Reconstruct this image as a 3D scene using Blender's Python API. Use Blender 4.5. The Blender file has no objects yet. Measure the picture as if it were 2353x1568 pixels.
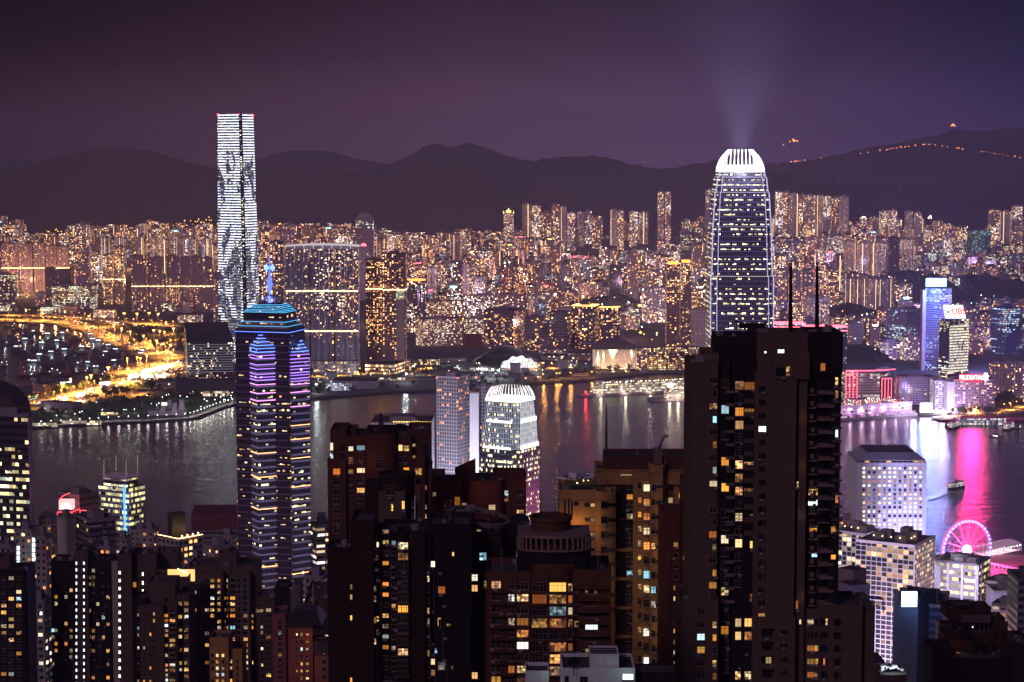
import bpy,math,random
from mathutils import Vector,Matrix
R=math.radians
S=bpy.context.scene
COL=S.collection
# camera, world, sun, exposure
F,CX,CY,H=4538.0,1176.5,784.0,405.0
PIT=math.atan((784-356)/F);CP,SP=math.cos(PIT),math.sin(PIT)
cd=bpy.data.cameras.new("camera");cam=bpy.data.objects.new("camera",cd);COL.objects.link(cam)
cam.location=(0,0,H);cam.rotation_euler=(R(90)-PIT,0,0)
cd.sensor_width=36;cd.lens=36*F/2353;cd.clip_start=1;cd.clip_end=60000
S.camera=cam
S.view_settings.view_transform='Standard';S.view_settings.look='None'
S.view_settings.gamma=1;S.view_settings.exposure=0
S.cycles.use_denoising=True
S.cycles.volume_step_rate=1
S.cycles.max_bounces=5;S.cycles.diffuse_bounces=2;S.cycles.glossy_bounces=3
S.cycles.transmission_bounces=2;S.cycles.volume_bounces=0
S.cycles.sample_clamp_indirect=6;S.cycles.caustics_reflective=False;S.cycles.caustics_refractive=False
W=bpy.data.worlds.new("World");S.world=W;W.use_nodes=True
class NT:
 """small helper that writes node trees"""
 def __init__(s,tree):s.t=tree;s.n=tree.nodes;s.l=tree.links
 def new(s,kind,**kw):
  x=s.n.new(kind)
  for k,v in kw.items():setattr(x,k,v)
  return x
 def put(s,sock,v):
  if v is None:return
  if hasattr(v,'is_linked')or isinstance(v,bpy.types.NodeSocket):s.l.new(v,sock)
  elif isinstance(v,tuple)and sock.type=='RGBA' and len(v)==3:sock.default_value=(*v,1)
  else:sock.default_value=v
 def m(s,op,a,b=None,c=None,clamp=False):
  x=s.new('ShaderNodeMath',operation=op,use_clamp=clamp)
  s.put(x.inputs[0],a);s.put(x.inputs[1],b);s.put(x.inputs[2],c)
  return x.outputs[0]
 def mix(s,f,a,b,kind='MIX'):
  x=s.new('ShaderNodeMix',data_type='RGBA',blend_type=kind)
  s.put(x.inputs[0],f);s.put(x.inputs[6],a);s.put(x.inputs[7],b)
  return x.outputs[2]
 def comb(s,x=0.0,y=0.0,z=0.0):
  c=s.new('ShaderNodeCombineXYZ');s.put(c.inputs[0],x);s.put(c.inputs[1],y);s.put(c.inputs[2],z)
  return c.outputs[0]
 def sep(s,v):
  c=s.new('ShaderNodeSeparateXYZ');s.put(c.inputs[0],v);return c.outputs
 def seprgb(s,v):
  c=s.new('ShaderNodeSeparateColor');s.put(c.inputs[0],v);return c.outputs
 def wn(s,v):
  c=s.new('ShaderNodeTexWhiteNoise',noise_dimensions='3D');s.put(c.inputs['Vector'],v);return c.outputs
 def noise(s,v,scale,detail=2.0,rough=.5):
  c=s.new('ShaderNodeTexNoise');s.put(c.inputs['Vector'],v)
  c.inputs['Scale'].default_value=scale;c.inputs['Detail'].default_value=detail;c.inputs['Roughness'].default_value=rough
  return c.outputs[0]
 def ramp(s,f,stops,interp='LINEAR'):
  c=s.new('ShaderNodeValToRGB');s.put(c.inputs[0],f);r=c.color_ramp;r.interpolation=interp
  while len(r.elements)>1:r.elements.remove(r.elements[-1])
  r.elements[0].position=stops[0][0];r.elements[0].color=(*stops[0][1],1)
  for p_,c_ in stops[1:]:
   e=r.elements.new(p_);e.color=(*c_,1)
  return c.outputs[0]
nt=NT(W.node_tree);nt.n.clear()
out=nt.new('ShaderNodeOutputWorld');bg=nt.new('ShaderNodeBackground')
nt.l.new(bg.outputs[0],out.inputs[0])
tc=nt.new('ShaderNodeTexCoord');x,y,z=nt.sep(tc.outputs['Generated'])[:3]
az=nt.m('ARCTAN2',x,y)
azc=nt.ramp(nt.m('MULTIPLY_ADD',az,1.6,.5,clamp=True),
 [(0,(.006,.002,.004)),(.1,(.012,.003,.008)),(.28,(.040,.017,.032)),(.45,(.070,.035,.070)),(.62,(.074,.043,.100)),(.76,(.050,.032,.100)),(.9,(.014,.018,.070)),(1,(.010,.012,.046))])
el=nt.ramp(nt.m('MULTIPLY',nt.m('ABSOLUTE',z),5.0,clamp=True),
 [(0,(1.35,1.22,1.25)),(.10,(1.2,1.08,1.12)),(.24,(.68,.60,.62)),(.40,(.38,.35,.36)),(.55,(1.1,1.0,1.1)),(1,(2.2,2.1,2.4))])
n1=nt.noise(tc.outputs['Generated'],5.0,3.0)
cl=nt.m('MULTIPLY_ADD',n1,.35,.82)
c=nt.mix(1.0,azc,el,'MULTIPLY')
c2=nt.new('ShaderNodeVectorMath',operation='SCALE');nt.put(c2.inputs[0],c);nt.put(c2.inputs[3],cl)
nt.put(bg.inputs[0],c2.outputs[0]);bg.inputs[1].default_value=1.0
sd=bpy.data.lights.new("moon",'SUN');moon=bpy.data.objects.new("moon",sd);COL.objects.link(moon)
sd.energy=.78;sd.angle=R(14);sd.color=(.96,.62,.92)  # added weak sun standing in for the city's glow on walls
moon.rotation_euler=(R(58),0,R(-28))
# survey helpers: grid (u, v) + distance -> world
def P(u,v,Y):
 x=(u-CX)/F;yy=-(v-CY)/F
 k=Y/(CP+yy*SP)
 return Vector((x*k,Y,H+k*(-SP+yy*CP)))
def G(u,v,z=3.0):
 x=(u-CX)/F;yy=-(v-CY)/F
 k=(z-H)/(-SP+yy*CP)
 return Vector((x*k,k*(CP+yy*SP),z))
def proj(p):
 y=p[1];z=p[2]-H
 d=y*CP-z*SP;up=y*SP+z*CP
 return CX+F*p[0]/d,CY-F*up/d
def PX(u,Y,z):
 return(u-CX)/F*(Y*CP-(z-H)*SP)
def ray_t(C,d,u,z):
 k=(u-CX)/F
 D=C[1]*CP-(z-H)*SP
 return(k*D-C[0])/(d[0]-k*d[1]*CP)
def foot(uL,uM,uR,v,Y,ang,zref=None,dep=None):
 """footprint [M, R, B, L] of a block whose near corner stands on column uM, left face seen uL..uM, right face uM..uR"""
 z=P(uM,v,Y).z if zref is None else zref
 M_=Vector((PX(uM,Y,z),Y));a=R(ang)
 dl=Vector((-math.cos(a),math.sin(a)));dr=Vector((math.sin(a),math.cos(a)))
 if uM>uL:tl=ray_t(M_,dl,uL,z)
 else:tl=dep
 if uR>uM:tr=ray_t(M_,dr,uR,z)
 else:tr=dep
 if dep and tr>dep*3:tr=dep
 L_=M_+dl*tl;R_=M_+dr*tr
 return[M_,R_,L_+dr*tr,L_]
def front(u0,u1,v,Y,dep):
 z=P(u0,v,Y).z
 a,b=PX(u0,Y,z),PX(u1,Y,z)
 return[Vector((a,Y)),Vector((b,Y)),Vector((b,Y+dep)),Vector((a,Y+dep))]
RND=random.Random(11)
# mesh builder
class MB:
 def __init__(s):
  s.v=[];s.f=[];s.m=[];s.uv=[];s.c=[];s.sm=[]
 def face(s,pts,mat=0,uv=None,col=(.4,.4,.4),smooth=False):
  b=len(s.v);s.v+=[tuple(p)for p in pts]
  s.f.append(tuple(range(b,b+len(pts))));s.m.append(mat)
  s.uv+=uv if uv else[(0,0)]*len(pts)
  s.c+=[col]*len(pts);s.sm.append(smooth)
 def loft(s,A,z0,B,z1,mat=0,cell=(3.2,3.0),col=(.4,.4,.4),cap=1,capmat=None,bottom=False,off=None,capcol=None):
  n=len(A)
  ccw=sum(A[i][0]*A[(i+1)%n][1]-A[(i+1)%n][0]*A[i][1]for i in range(n))>0
  if not ccw:A=A[::-1];B=B[::-1]
  ox=RND.randrange(400)if off is None else off;oy=RND.randrange(400)
  nv=max(1,round((z1-z0)/cell[1]))
  for i in range(n):
   a,b=A[i],A[(i+1)%n];c_,d_=B[(i+1)%n],B[i]
   L=math.hypot(b[0]-a[0],b[1]-a[1])
   if L<.01:continue
   k=max(1,round(L/cell[0]))
   s.face([(a[0],a[1],z0),(b[0],b[1],z0),(c_[0],c_[1],z1),(d_[0],d_[1],z1)],mat,
                   [(ox,oy),(ox+k,oy),(ox+k,oy+nv),(ox,oy+nv)],col)
   ox+=k+3
  if cap:s.face([(p[0],p[1],z1)for p in B],mat if capmat is None else capmat,[(-.5,-.5)]*n,capcol or tuple(q*.6 for q in col))
  if bottom:s.face([(p[0],p[1],z0)for p in A][::-1],mat if capmat is None else capmat,[(-.5,-.5)]*n,col)
 def prism(s,A,z0,z1,mat=0,**k):s.loft(A,z0,A,z1,mat,**k)
 def box(s,x0,x1,y0,y1,z0,z1,mat=0,col=(.4,.4,.4),cell=(3.2,3.0)):
  s.prism([(x0,y0),(x1,y0),(x1,y1),(x0,y1)],z0,z1,mat,col=col,cell=cell,bottom=True)
 def tube(s,p,q,r,r2=None,n=6,mat=0,col=(.4,.4,.4),cap=True):
  p=Vector(p);q=Vector(q);r2=r if r2 is None else r2
  d=(q-p)
  if d.length<1e-6:return
  d.normalize();a=d.orthogonal().normalized();b=d.cross(a)
  r0=[p+(a*math.cos(t)+b*math.sin(t))*r for t in[2*math.pi*i/n for i in range(n)]]
  r1=[q+(a*math.cos(t)+b*math.sin(t))*r2 for t in[2*math.pi*i/n for i in range(n)]]
  for i in range(n):
   j=(i+1)%n
   s.face([r0[i],r0[j],r1[j],r1[i]],mat,col=col)
  if cap:s.face(r1,mat,col=col);s.face(r0[::-1],mat,col=col)
 def ball(s,c,r,mat=0,col=(.4,.4,.4),n=6,sq=1.0):
  c=Vector(c);rows=max(2,n//2)
  for i in range(rows):
   t0=math.pi*i/rows;t1=math.pi*(i+1)/rows
   for j in range(n):
    p0=2*math.pi*j/n;p1=2*math.pi*(j+1)/n
    q=[(t0,p0),(t1,p0),(t1,p1),(t0,p1)]
    pts=[c+Vector((math.sin(t)*math.cos(f_),math.sin(t)*math.sin(f_),math.cos(t)*sq))*r for t,f_ in q]
    if i==0:pts=pts[:3]
    elif i==rows-1:pts=[pts[0],pts[1],pts[3]]
    s.face(pts,mat,col=col)
 def lathe(s,c,prof,n=16,mat=0,col=(.4,.4,.4),a0=0,a1=2*math.pi):
  """prof: list of (radius, z)"""
  for i in range(n):
   t0=a0+(a1-a0)*i/n;t1=a0+(a1-a0)*(i+1)/n
   for(ra,za),(rb,zb)in zip(prof,prof[1:]):
    pts=[(c[0]+ra*math.cos(t0),c[1]+ra*math.sin(t0),c[2]+za),(c[0]+ra*math.cos(t1),c[1]+ra*math.sin(t1),c[2]+za),
                       (c[0]+rb*math.cos(t1),c[1]+rb*math.sin(t1),c[2]+zb),(c[0]+rb*math.cos(t0),c[1]+rb*math.sin(t0),c[2]+zb)]
    if ra<1e-4:pts=pts[1:]if False else[pts[0],pts[2],pts[3]]
    elif rb<1e-4:pts=pts[:3]
    s.face(pts,mat,col=col)
 def mesh(s,name,mats,origin=(0,0,0)):
  me=bpy.data.meshes.new(name)
  o=origin
  me.from_pydata([(p[0]-o[0],p[1]-o[1],p[2]-o[2])for p in s.v],[],s.f)
  for m_ in mats:me.materials.append(m_)
  me.polygons.foreach_set('material_index',s.m)
  me.polygons.foreach_set('use_smooth',s.sm)
  uvl=me.uv_layers.new(name='UVMap');flat=[q for p in s.uv for q in p];uvl.data.foreach_set('uv',flat)
  ca=me.color_attributes.new('tint','FLOAT_COLOR','CORNER')
  ca.data.foreach_set('color',[q for p in s.c for q in(*p,1.0)])
  me.update()
  return me
 def build(s,name,mats,parent=None,origin=None,label=None,cat=None,group=None,kind=None):
  if not isinstance(mats,(list,tuple)):mats=[mats]
  if origin is None:origin=WLOC.get(parent.name,(0,0,0))if parent else(0,0,0)
  o=bpy.data.objects.new(name,s.mesh(name,mats,origin));COL.objects.link(o)
  if parent:o.parent=parent;WLOC[o.name]=origin
  else:o.location=origin;WLOC[o.name]=tuple(origin)
  tag(o,label,cat,group,kind)
  return o
WLOC={}
def tag(o,label=None,cat=None,group=None,kind=None):
 if label:o['label']=label
 if cat:o['category']=cat
 if group:o['group']=group
 if kind:o['kind']=kind
 return o
def thing(name,label,cat,loc,group=None):
 o=bpy.data.objects.new(name,None);COL.objects.link(o);o.location=loc
 o.empty_display_size=5
 WLOC[o.name]=tuple(loc)
 return tag(o,label,cat,group)
def clone(root,loc,rz=0,sc=1,label=None):
 r=root.copy();COL.objects.link(r);r.location=loc;r.rotation_euler=(0,0,rz);r.scale=(sc,sc,sc)
 if label:r['label']=label
 for ch in list(root.children):
  c_=ch.copy();COL.objects.link(c_);c_.parent=r
  for g in ch.children:
   d_=g.copy();COL.objects.link(d_);d_.parent=c_
 return r
# materials
MATS={}
def newmat(name):
 m=bpy.data.materials.new(name);m.use_nodes=True
 n=NT(m.node_tree);n.n.clear()
 o=n.new('ShaderNodeOutputMaterial')
 return m,n,o
def principled(n,o,base,rough=.7,metal=0.0,em=None,es=None,spec=None,normal=None):
 b=n.new('ShaderNodeBsdfPrincipled')
 n.put(b.inputs['Base Color'],base);n.put(b.inputs['Roughness'],rough);n.put(b.inputs['Metallic'],metal)
 if em is not None:n.put(b.inputs['Emission Color'],em);n.put(b.inputs['Emission Strength'],es)
 if spec is not None:n.put(b.inputs['Specular IOR Level'],spec)
 if normal is not None:n.put(b.inputs['Normal'],normal)
 n.l.new(b.outputs[0],o.inputs[0]);return b
def emit(name,color,strength,sample=True,base=(.1,.1,.1),vary=0.0):
 if name in MATS:return MATS[name]
 m,n,o=newmat(name)
 st=strength
 if vary:
  t=n.new('ShaderNodeTexCoord');st=n.m('MULTIPLY',n.m('MULTIPLY_ADD',n.noise(t.outputs['Object'],.35,3),2*vary,1-vary),strength)
 principled(n,o,base,.5,em=color,es=st)
 m.cycles.emission_sampling='AUTO' if sample else 'NONE'
 MATS[name]=m;return m
def wall(name,color=None,rough=.8,joint=0.0,jz=3.0,mottle=.3,scale=.15,jx=0.0):
 """plain wall: tint from the building, weather stains, panel joints"""
 if name in MATS:return MATS[name]
 m,n,o=newmat(name)
 t=n.new('ShaderNodeTexCoord')
 if color is None:
  a=n.new('ShaderNodeVertexColor',layer_name='tint');base=a.outputs[0]
 else:base=color
 v=n.new('ShaderNodeMapping');n.put(v.inputs[0],t.outputs['Object']);v.inputs['Scale'].default_value=(1,1,.25)
 f=n.m('MULTIPLY_ADD',n.noise(v.outputs[0],scale,5,.65),mottle*2,1-mottle)
 f=n.m('MULTIPLY',f,n.m('MULTIPLY_ADD',n.noise(v.outputs[0],scale*9,3,.6),.5,.75))
 if joint:
  x,y,z=n.sep(t.outputs['Object'])[:3]
  g=n.m('LESS_THAN',n.m('FRACT',n.m('DIVIDE',z,jz)),.05)
  if jx:
   g2=n.m('LESS_THAN',n.m('FRACT',n.m('DIVIDE',n.m('ADD',x,y),jx)),.06);g=n.m('MAXIMUM',g,g2)
  f=n.m('MULTIPLY',f,n.m('MULTIPLY_ADD',g,-joint,1.0))
 s=n.new('ShaderNodeVectorMath',operation='SCALE');n.put(s.inputs[0],base if color is None else(*color,));n.put(s.inputs[3],f)
 principled(n,o,s.outputs[0],rough,spec=.12)
 MATS[name]=m;return m
WARM=[(0,(1,.30,.05)),(.3,(1,.48,.13)),(.55,(1,.68,.32)),(.75,(1,.84,.6)),(.88,(.8,.92,1)),(1,(.3,.8,1))]
OFF=[(0,(1,.75,.3)),(.35,(1,.92,.6)),(.75,(.9,1,.85)),(1,(.65,.95,1))]
MIXC=[(0,(1,.40,.12)),(.18,(1,.62,.32)),(.36,(1,.84,.68)),(.55,(1,.9,1)),(.74,(.55,.75,1)),(.9,(.6,1,.8)),(1,(.8,.6,1))]
WARM2=[(0,(1,.40,.12)),(.4,(1,.60,.28)),(.7,(1,.80,.55)),(.9,(.9,.92,1)),(1,(.5,.85,1))]
def facade(name,xs=(.2,.8),ys=(.25,.75),p=.3,grp=0.0,gx=5,ramp=MIXC,st=3.0,glass=(.02,.022,.03),stair=0,belt=0,
           wallcol=None,rough=.75,line=None,curtain=.7,seed=0.0,lo=.15,colk=0.0,grough=.12,ambient=None,stcol=(1,.62,.25)):
 """walls with window cells; each cell is dark or a lit room, drawn from its own random number"""
 if name in MATS:return MATS[name]
 m,n,o=newmat(name)
 uv=n.new('ShaderNodeUVMap',uv_map='UVMap');x,y,_=n.sep(uv.outputs[0])[:3]
 fx,fy,rx,ry=n.m('FLOOR',x),n.m('FLOOR',y),n.m('FRACT',x),n.m('FRACT',y)
 r=n.wn(n.comb(fx,fy,seed));r1=r[0];r2,r3,r4=n.seprgb(r[1])[:3]
 t=r1
 if grp:
  rg=n.wn(n.comb(n.m('FLOOR',n.m('DIVIDE',x,float(gx))),fy,seed+7.3))[0]
  rf=n.wn(n.comb(fy,seed+3.1,0.5))[0]
  t=n.m('ADD',n.m('MULTIPLY',r1,1-grp),n.m('MULTIPLY',n.m('MULTIPLY_ADD',rf,.5,n.m('MULTIPLY',rg,.5)),grp))
 if colk:
  rc=n.wn(n.comb(fx,seed+9.7,.5))[0]
  t=n.m('ADD',n.m('MULTIPLY',t,1-colk),n.m('MULTIPLY',rc,colk))
 gp=n.new('ShaderNodeNewGeometry');pn=n.noise(gp.outputs['Position'],.013,1);pn2=n.noise(gp.outputs['Position'],.009,1)
 lit=n.m('LESS_THAN',t,n.m('MULTIPLY',n.m('MULTIPLY_ADD',pn,3.4,-.7,clamp=False),p)if p<.6 else p)
 r2=n.m('ADD',r2,n.m('MULTIPLY_ADD',pn2,1.1,-.55),clamp=True)
 mk=n.m('MULTIPLY',n.m('MULTIPLY',n.m('GREATER_THAN',rx,xs[0]),n.m('LESS_THAN',rx,xs[1])),
             n.m('MULTIPLY',n.m('GREATER_THAN',ry,ys[0]),n.m('LESS_THAN',ry,ys[1])))
 pos=n.m('GREATER_THAN',x,0.0);mk=n.m('MULTIPLY',mk,pos)
 e=n.m('MULTIPLY',lit,mk)
 ins=n.m('MULTIPLY_ADD',n.noise(n.comb(n.m('MULTIPLY',x,5.0),n.m('MULTIPLY',y,3.0),0.0),1.0,2),curtain*2,1-curtain)
 inten=n.m('MULTIPLY',n.m('MULTIPLY_ADD',n.m('POWER',r3,2.5),st,st*lo),ins)
 es=n.m('MULTIPLY',e,inten)
 colr=n.ramp(r2,ramp)
 if stair:
  sc=n.m('MULTIPLY',n.m('LESS_THAN',n.m('MODULO',n.m('ADD',fx,1000.0),float(stair)),.5),n.m('LESS_THAN',n.m('ABSOLUTE',n.m('SUBTRACT',rx,.5)),.2))
  sc=n.m('MULTIPLY',sc,pos);es=n.m('ADD',es,n.m('MULTIPLY',sc,st*.7));colr=n.mix(sc,colr,stcol)
 if belt:
  bl=n.m('MULTIPLY',n.m('LESS_THAN',n.m('MODULO',fy,float(belt)),.5),pos);es=n.m('ADD',es,n.m('MULTIPLY',bl,st*.8));colr=n.mix(bl,colr,(1,.75,.4))
 if wallcol is None:
  a=n.new('ShaderNodeVertexColor',layer_name='tint');wc=a.outputs[0]
 else:
  wc=wallcol
 tc_=n.new('ShaderNodeTexCoord')
 wsc=n.new('ShaderNodeVectorMath',operation='SCALE');n.put(wsc.inputs[0],wc)
 n.put(wsc.inputs[3],n.m('MULTIPLY_ADD',n.noise(tc_.outputs['Object'],.08,4,.6),.8,.85))
 base=n.mix(mk,wsc.outputs[0],glass)
 if line:
  ln=n.m('MULTIPLY',n.m('LESS_THAN',rx,line[0]),pos);base=n.mix(ln,base,line[1])
  es=n.m('MULTIPLY',es,n.m('SUBTRACT',1.0,ln))
  if len(line)>2:
   es=n.m('ADD',es,n.m('MULTIPLY',ln,line[2]));colr=n.mix(ln,colr,line[1])
 rg_=n.m('MULTIPLY_ADD',mk,grough-rough,rough)
 principled(n,o,base,rg_,em=colr,es=es)
 m.cycles.emission_sampling='NONE'
 MATS[name]=m;return m
def notch(A,bay,dep):
 """footprint with alternating shallow recesses, the ribbed plan of the housing towers"""
 out_=[];n=len(A)
 ccw=sum(A[i][0]*A[(i+1)%n][1]-A[(i+1)%n][0]*A[i][1]for i in range(n))>0
 if not ccw:A=A[::-1]
 for i in range(n):
  a=Vector(A[i]);b=Vector(A[(i+1)%n]);d=b-a;L=d.length;d/=L
  nin=Vector((-d[1],d[0]))
  k=max(1,int(L/bay));k=k if k%2 else k+1
  if k<3:out_.append(a);continue
  for j in range(k):
   p0=a+d*L*j/k;p1=a+d*L*(j+1)/k
   o_=nin*dep if j%2 else nin*0
   if j:out_.append(p0+o_)
   else:out_.append(p0)
   if j<k-1:out_.append(p1+o_)
 return out_
def rect(cx,cy,w,d,a=0):
 c_,s_=math.cos(a),math.sin(a)
 return[Vector((cx+c_*x-s_*y,cy+s_*x+c_*y))for x,y in((-w/2,-d/2),(w/2,-d/2),(w/2,d/2),(-w/2,d/2))]
def cross(cx,cy,w,k,a=0):
 h=w/2;q=h*k
 pts=[(-q,-h),(q,-h),(q,-q),(h,-q),(h,q),(q,q),(q,h),(-q,h),(-q,q),(-h,q),(-h,-q),(-q,-q)]
 c_,s_=math.cos(a),math.sin(a)
 return[Vector((cx+c_*x-s_*y,cy+s_*x+c_*y))for x,y in pts]
def shrink(A,k):
 c_=sum((Vector(p)for p in A),Vector((0,0)))/len(A)
 return[c_+(Vector(p)-c_)*k for p in A]
def center(A):return sum((Vector(p)for p in A),Vector((0,0)))/len(A)
def glow(name,loc,color,power,parent=None,radius=1.0,kind='POINT',spot=None,rot=None,blend=.5,reach=None):
 ld=bpy.data.lights.new(name,kind);ld.energy=power;ld.color=color
 ld.shadow_soft_size=radius
 o=bpy.data.objects.new(name,ld);COL.objects.link(o)
 if spot:ld.spot_size=R(spot);ld.spot_blend=blend
 if rot:o.rotation_euler=rot
 if parent:
  o.parent=parent;w=WLOC.get(parent.name,(0,0,0));o.location=Vector(loc)-Vector(w)
 else:o.location=loc
 return o
OCC=[]
def occ(u0,u1,v0,v1,Y,name=''):OCC.append((u0,u1,v0,v1,Y,name))
def text(name,body,size,loc,mat,parent=None,rz=0,depth=.1,sx=1.0,align='CENTER',bold=0.0,shear=0):
 cu=bpy.data.curves.new(name,'FONT');cu.body=body;cu.size=size;cu.extrude=depth;cu.align_x=align;cu.align_y='CENTER'
 cu.offset=bold;cu.shear=shear;cu.resolution_u=3
 cu.materials.append(mat)
 t_=bpy.data.objects.new(name,cu);me=bpy.data.meshes.new_from_object(t_)
 bpy.data.objects.remove(t_);bpy.data.curves.remove(cu)
 o=bpy.data.objects.new(name,me);COL.objects.link(o)
 o.rotation_euler=(R(90),0,rz);o.scale=(sx,1,1)
 if parent:
  o.parent=parent;w=WLOC.get(parent.name,(0,0,0));o.location=Vector(loc)-Vector(w)
 else:o.location=loc
 return o
# water, land, mountains, air
def water_mat():
 m,n,o=newmat('harbour_water')
 t=n.new('ShaderNodeTexCoord')
 mp=n.new('ShaderNodeMapping');n.put(mp.inputs[0],t.outputs['Object']);mp.inputs['Scale'].default_value=(.6,1,1)
 big=n.noise(t.outputs['Object'],.0035,4,.6)
 w1=n.noise(mp.outputs[0],.055,5,.6);w2=n.noise(mp.outputs[0],.35,3,.6)
 h=n.m('ADD',n.m('MULTIPLY',w1,3.2),n.m('MULTIPLY',w2,.7))
 bp=n.new('ShaderNodeBump');bp.inputs['Strength'].default_value=.55;bp.inputs['Distance'].default_value=.8;n.put(bp.inputs['Height'],h)
 b=principled(n,o,(.022,.012,.036),n.m('MULTIPLY_ADD',big,.14,.14),spec=.28,normal=bp.outputs[0])
 b.inputs['IOR'].default_value=1.36
 return m
MATS['water']=water_mat()
mb=MB();mb.face([(-9000,700,0),(9000,700,0),(9000,9000,0),(-9000,9000,0)])
mb.build('water',MATS['water'],kind='structure')
def sheet(name,ring,z0,z1,mat,kind='structure',label=None,cat=None):
 from mathutils.geometry import tessellate_polygon
 n=len(ring);top=[Vector((p[0],p[1],z1))for p in ring];vs=[tuple(p)for p in top];fs=[]
 for t in tessellate_polygon([top]):
  a,b,c=[top[i]for i in t];fs.append(tuple(t)if(b-a).cross(c-a).z>0 else tuple(t)[::-1])
 if z0 is not None:
  vs+=[(p[0],p[1],z0)for p in ring];fs+=[(i,(i+1)%n,n+(i+1)%n,n+i)for i in range(n)]
 me=bpy.data.meshes.new(name);me.from_pydata(vs,[],fs);me.update();me.materials.append(mat)
 o=bpy.data.objects.new(name,me);COL.objects.link(o)
 return tag(o,label,cat,kind=kind)
def ground_mat(name,a,b,scale):
 m,n,o=newmat(name);t=n.new('ShaderNodeTexCoord')
 f=n.noise(t.outputs['Object'],scale,6,.65)
 principled(n,o,n.mix(f,a,b),.9);MATS[name]=m;return m
m_land=ground_mat('city_ground',(.035,.032,.03),(.10,.085,.075),.03)
m_grass=ground_mat('park_grass',(.02,.035,.012),(.05,.07,.02),.05)
m_rock=ground_mat('seawall_rock',(.02,.018,.017),(.09,.08,.07),.5)
m_hill=ground_mat('hill_scrub',(.010,.012,.010),(.030,.030,.024),.006)
m_road=ground_mat('asphalt',(.09,.085,.08),(.16,.15,.14),.05)
m_pave=ground_mat('paving',(.16,.15,.14),(.28,.26,.24),.08)
g3=lambda pts,z=3.0:[G(u,v,z)for u,v in pts]
basin=[(-100,740),(0,740),(60,741),(66,744),(84,744),(88,741),(130,745),(138,752),(160,753),(166,758),(184,757),(192,767),(210,769),(214,777),(236,778),(240,788),(262,790),(268,801),(288,804),(296,815),(286,820),(292,826),(270,834),(276,842),(255,846),(258,853),(236,858),(232,868),(196,870),(188,877),(130,880),(120,886),(60,885),(0,893),(-120,897)]
land=g3(basin+[
           (-120,985),(70,982),(200,974),(330,968),(440,961),(480,947),(535,927),(600,921),(710,916),(800,908),(927,898),(1000,895),
           (1149,888),(1247,878),(1352,873),(1393,869),(1500,858),(1587,855),(1700,866),(1880,920),(2108,950),(2184,958),(2353,966),(2560,975)])
land+=[Vector((6500,4200,3)),Vector((7500,9500,3)),Vector((-7500,9500,3)),Vector((-4500,5200,3))]
sheet('kowloon_ground',land,-3,3,m_land)
def lerp_pts(pts,u):
 if u<=pts[0][0]:return pts[0][1]
 for(a,b),(c,d)in zip(pts,pts[1:]):
  if u<=c:return b+(d-b)*(u-a)/(c-a)
 return pts[-1][1]
def tz(Y):
 t=min(1,max(0,(Y-6300)/2200));return 3+52*t*t*(3-2*t)
RIDGE=[(-200,420),(-60,415),(0,402),(60,376),(120,356),(180,343),(240,335),(290,334),(340,339),(390,352),(440,368),(490,381),(540,386),(600,384),(650,394),(700,388),(750,386),(800,392),
         (850,386),(900,372),(940,352),(960,341),(985,326),(1005,323),(1022,331),(1045,331),(1062,322),(1088,322),(1110,329),(1150,345),(1190,358),(1230,362),(1270,354),(1330,350),(1385,352),(1430,364),(1480,377),(1520,383),(1560,378),
         (1600,369),(1650,362),(1720,372),(1800,392),(1900,405),(2100,420),(2600,430)]
RIDGE2=[(-200,330),(0,341),(40,352),(90,372),(200,390),(400,372),(500,380),(560,372),(620,352),(680,340),(740,341),(790,352),(850,366),(920,380),(1200,385),(1600,385),(1700,376),(1780,370),(1850,366),(1900,356),(1960,341),(2040,326),
          (2100,314),(2150,304),(2185,292),(2230,297),(2290,291),(2353,289),(2500,296),(2650,310)]
def fbm(x,y,s):
 r=random.Random(s);t=0;a=1
 for i in range(4):
  f=.9*2**i
  t+=a*math.sin(x*f+r.random()*9+1.7*math.sin(y*f*.7+r.random()*9))*math.cos(y*f*1.1+r.random()*9);a*=.5
 return t
def mountains(name,pts,Yr,front_w,back_w,seed,crag,zbase,u0,u1,zf=0.0):
 NX,NY=700,26
 verts=[];faces=[]
 for j in range(NY+1):
  t=j/NY
  Y=Yr-front_w+(front_w+back_w)*t
  for i in range(NX+1):
   u=u0+(u1-u0)*i/NX
   x=(u-CX)/F*Yr*(1+(Y-Yr)/Yr*.8)
   jag=fbm(u/16,1.3,seed)*1.4+fbm(u/5,2.3,seed+5)*.7+fbm(u/2.2,1.1,seed+8)*.35
   zr=H-(lerp_pts(pts,u)-356)/F*Yr;zj=-jag*crag/F*Yr
   if Y<=Yr:k=1-(Yr-Y)/front_w
   else:k=1-(Y-Yr)/back_w
   k=max(0,k);sh=k**1.25
   spur=fbm(x/420,Y/520,seed+3)*42*k*(1-k)*3
   z=zbase+(zr-zbase)*sh+spur*(0 if k>.97 else 1)+zj*max(0,k)**8
   verts.append((x,Y,z))
 for j in range(NY):
  for i in range(NX):
   a=j*(NX+1)+i;faces.append((a,a+1,a+NX+2,a+NX+1))
 me=bpy.data.meshes.new(name);me.from_pydata(verts,[],faces);me.materials.append(m_hill)
 me.polygons.foreach_set('use_smooth',[True]*len(faces));me.update()
 o=bpy.data.objects.new(name,me);COL.objects.link(o)
 return tag(o,kind='structure')
mountains('mountain_ridge',RIDGE,9600,1650,1500,4,2.2,40,-350,2700)
mountains('far_mountain_ridge',RIDGE2,12200,2600,1200,9,1.4,40,-350,2700)
vs=[];fs=[]
for j in range(13):
 Y=6300+320*j
 for i in range(2):
  vs.append(((-1+2*i)*Y*.55,Y,tz(Y)+.3))
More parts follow.
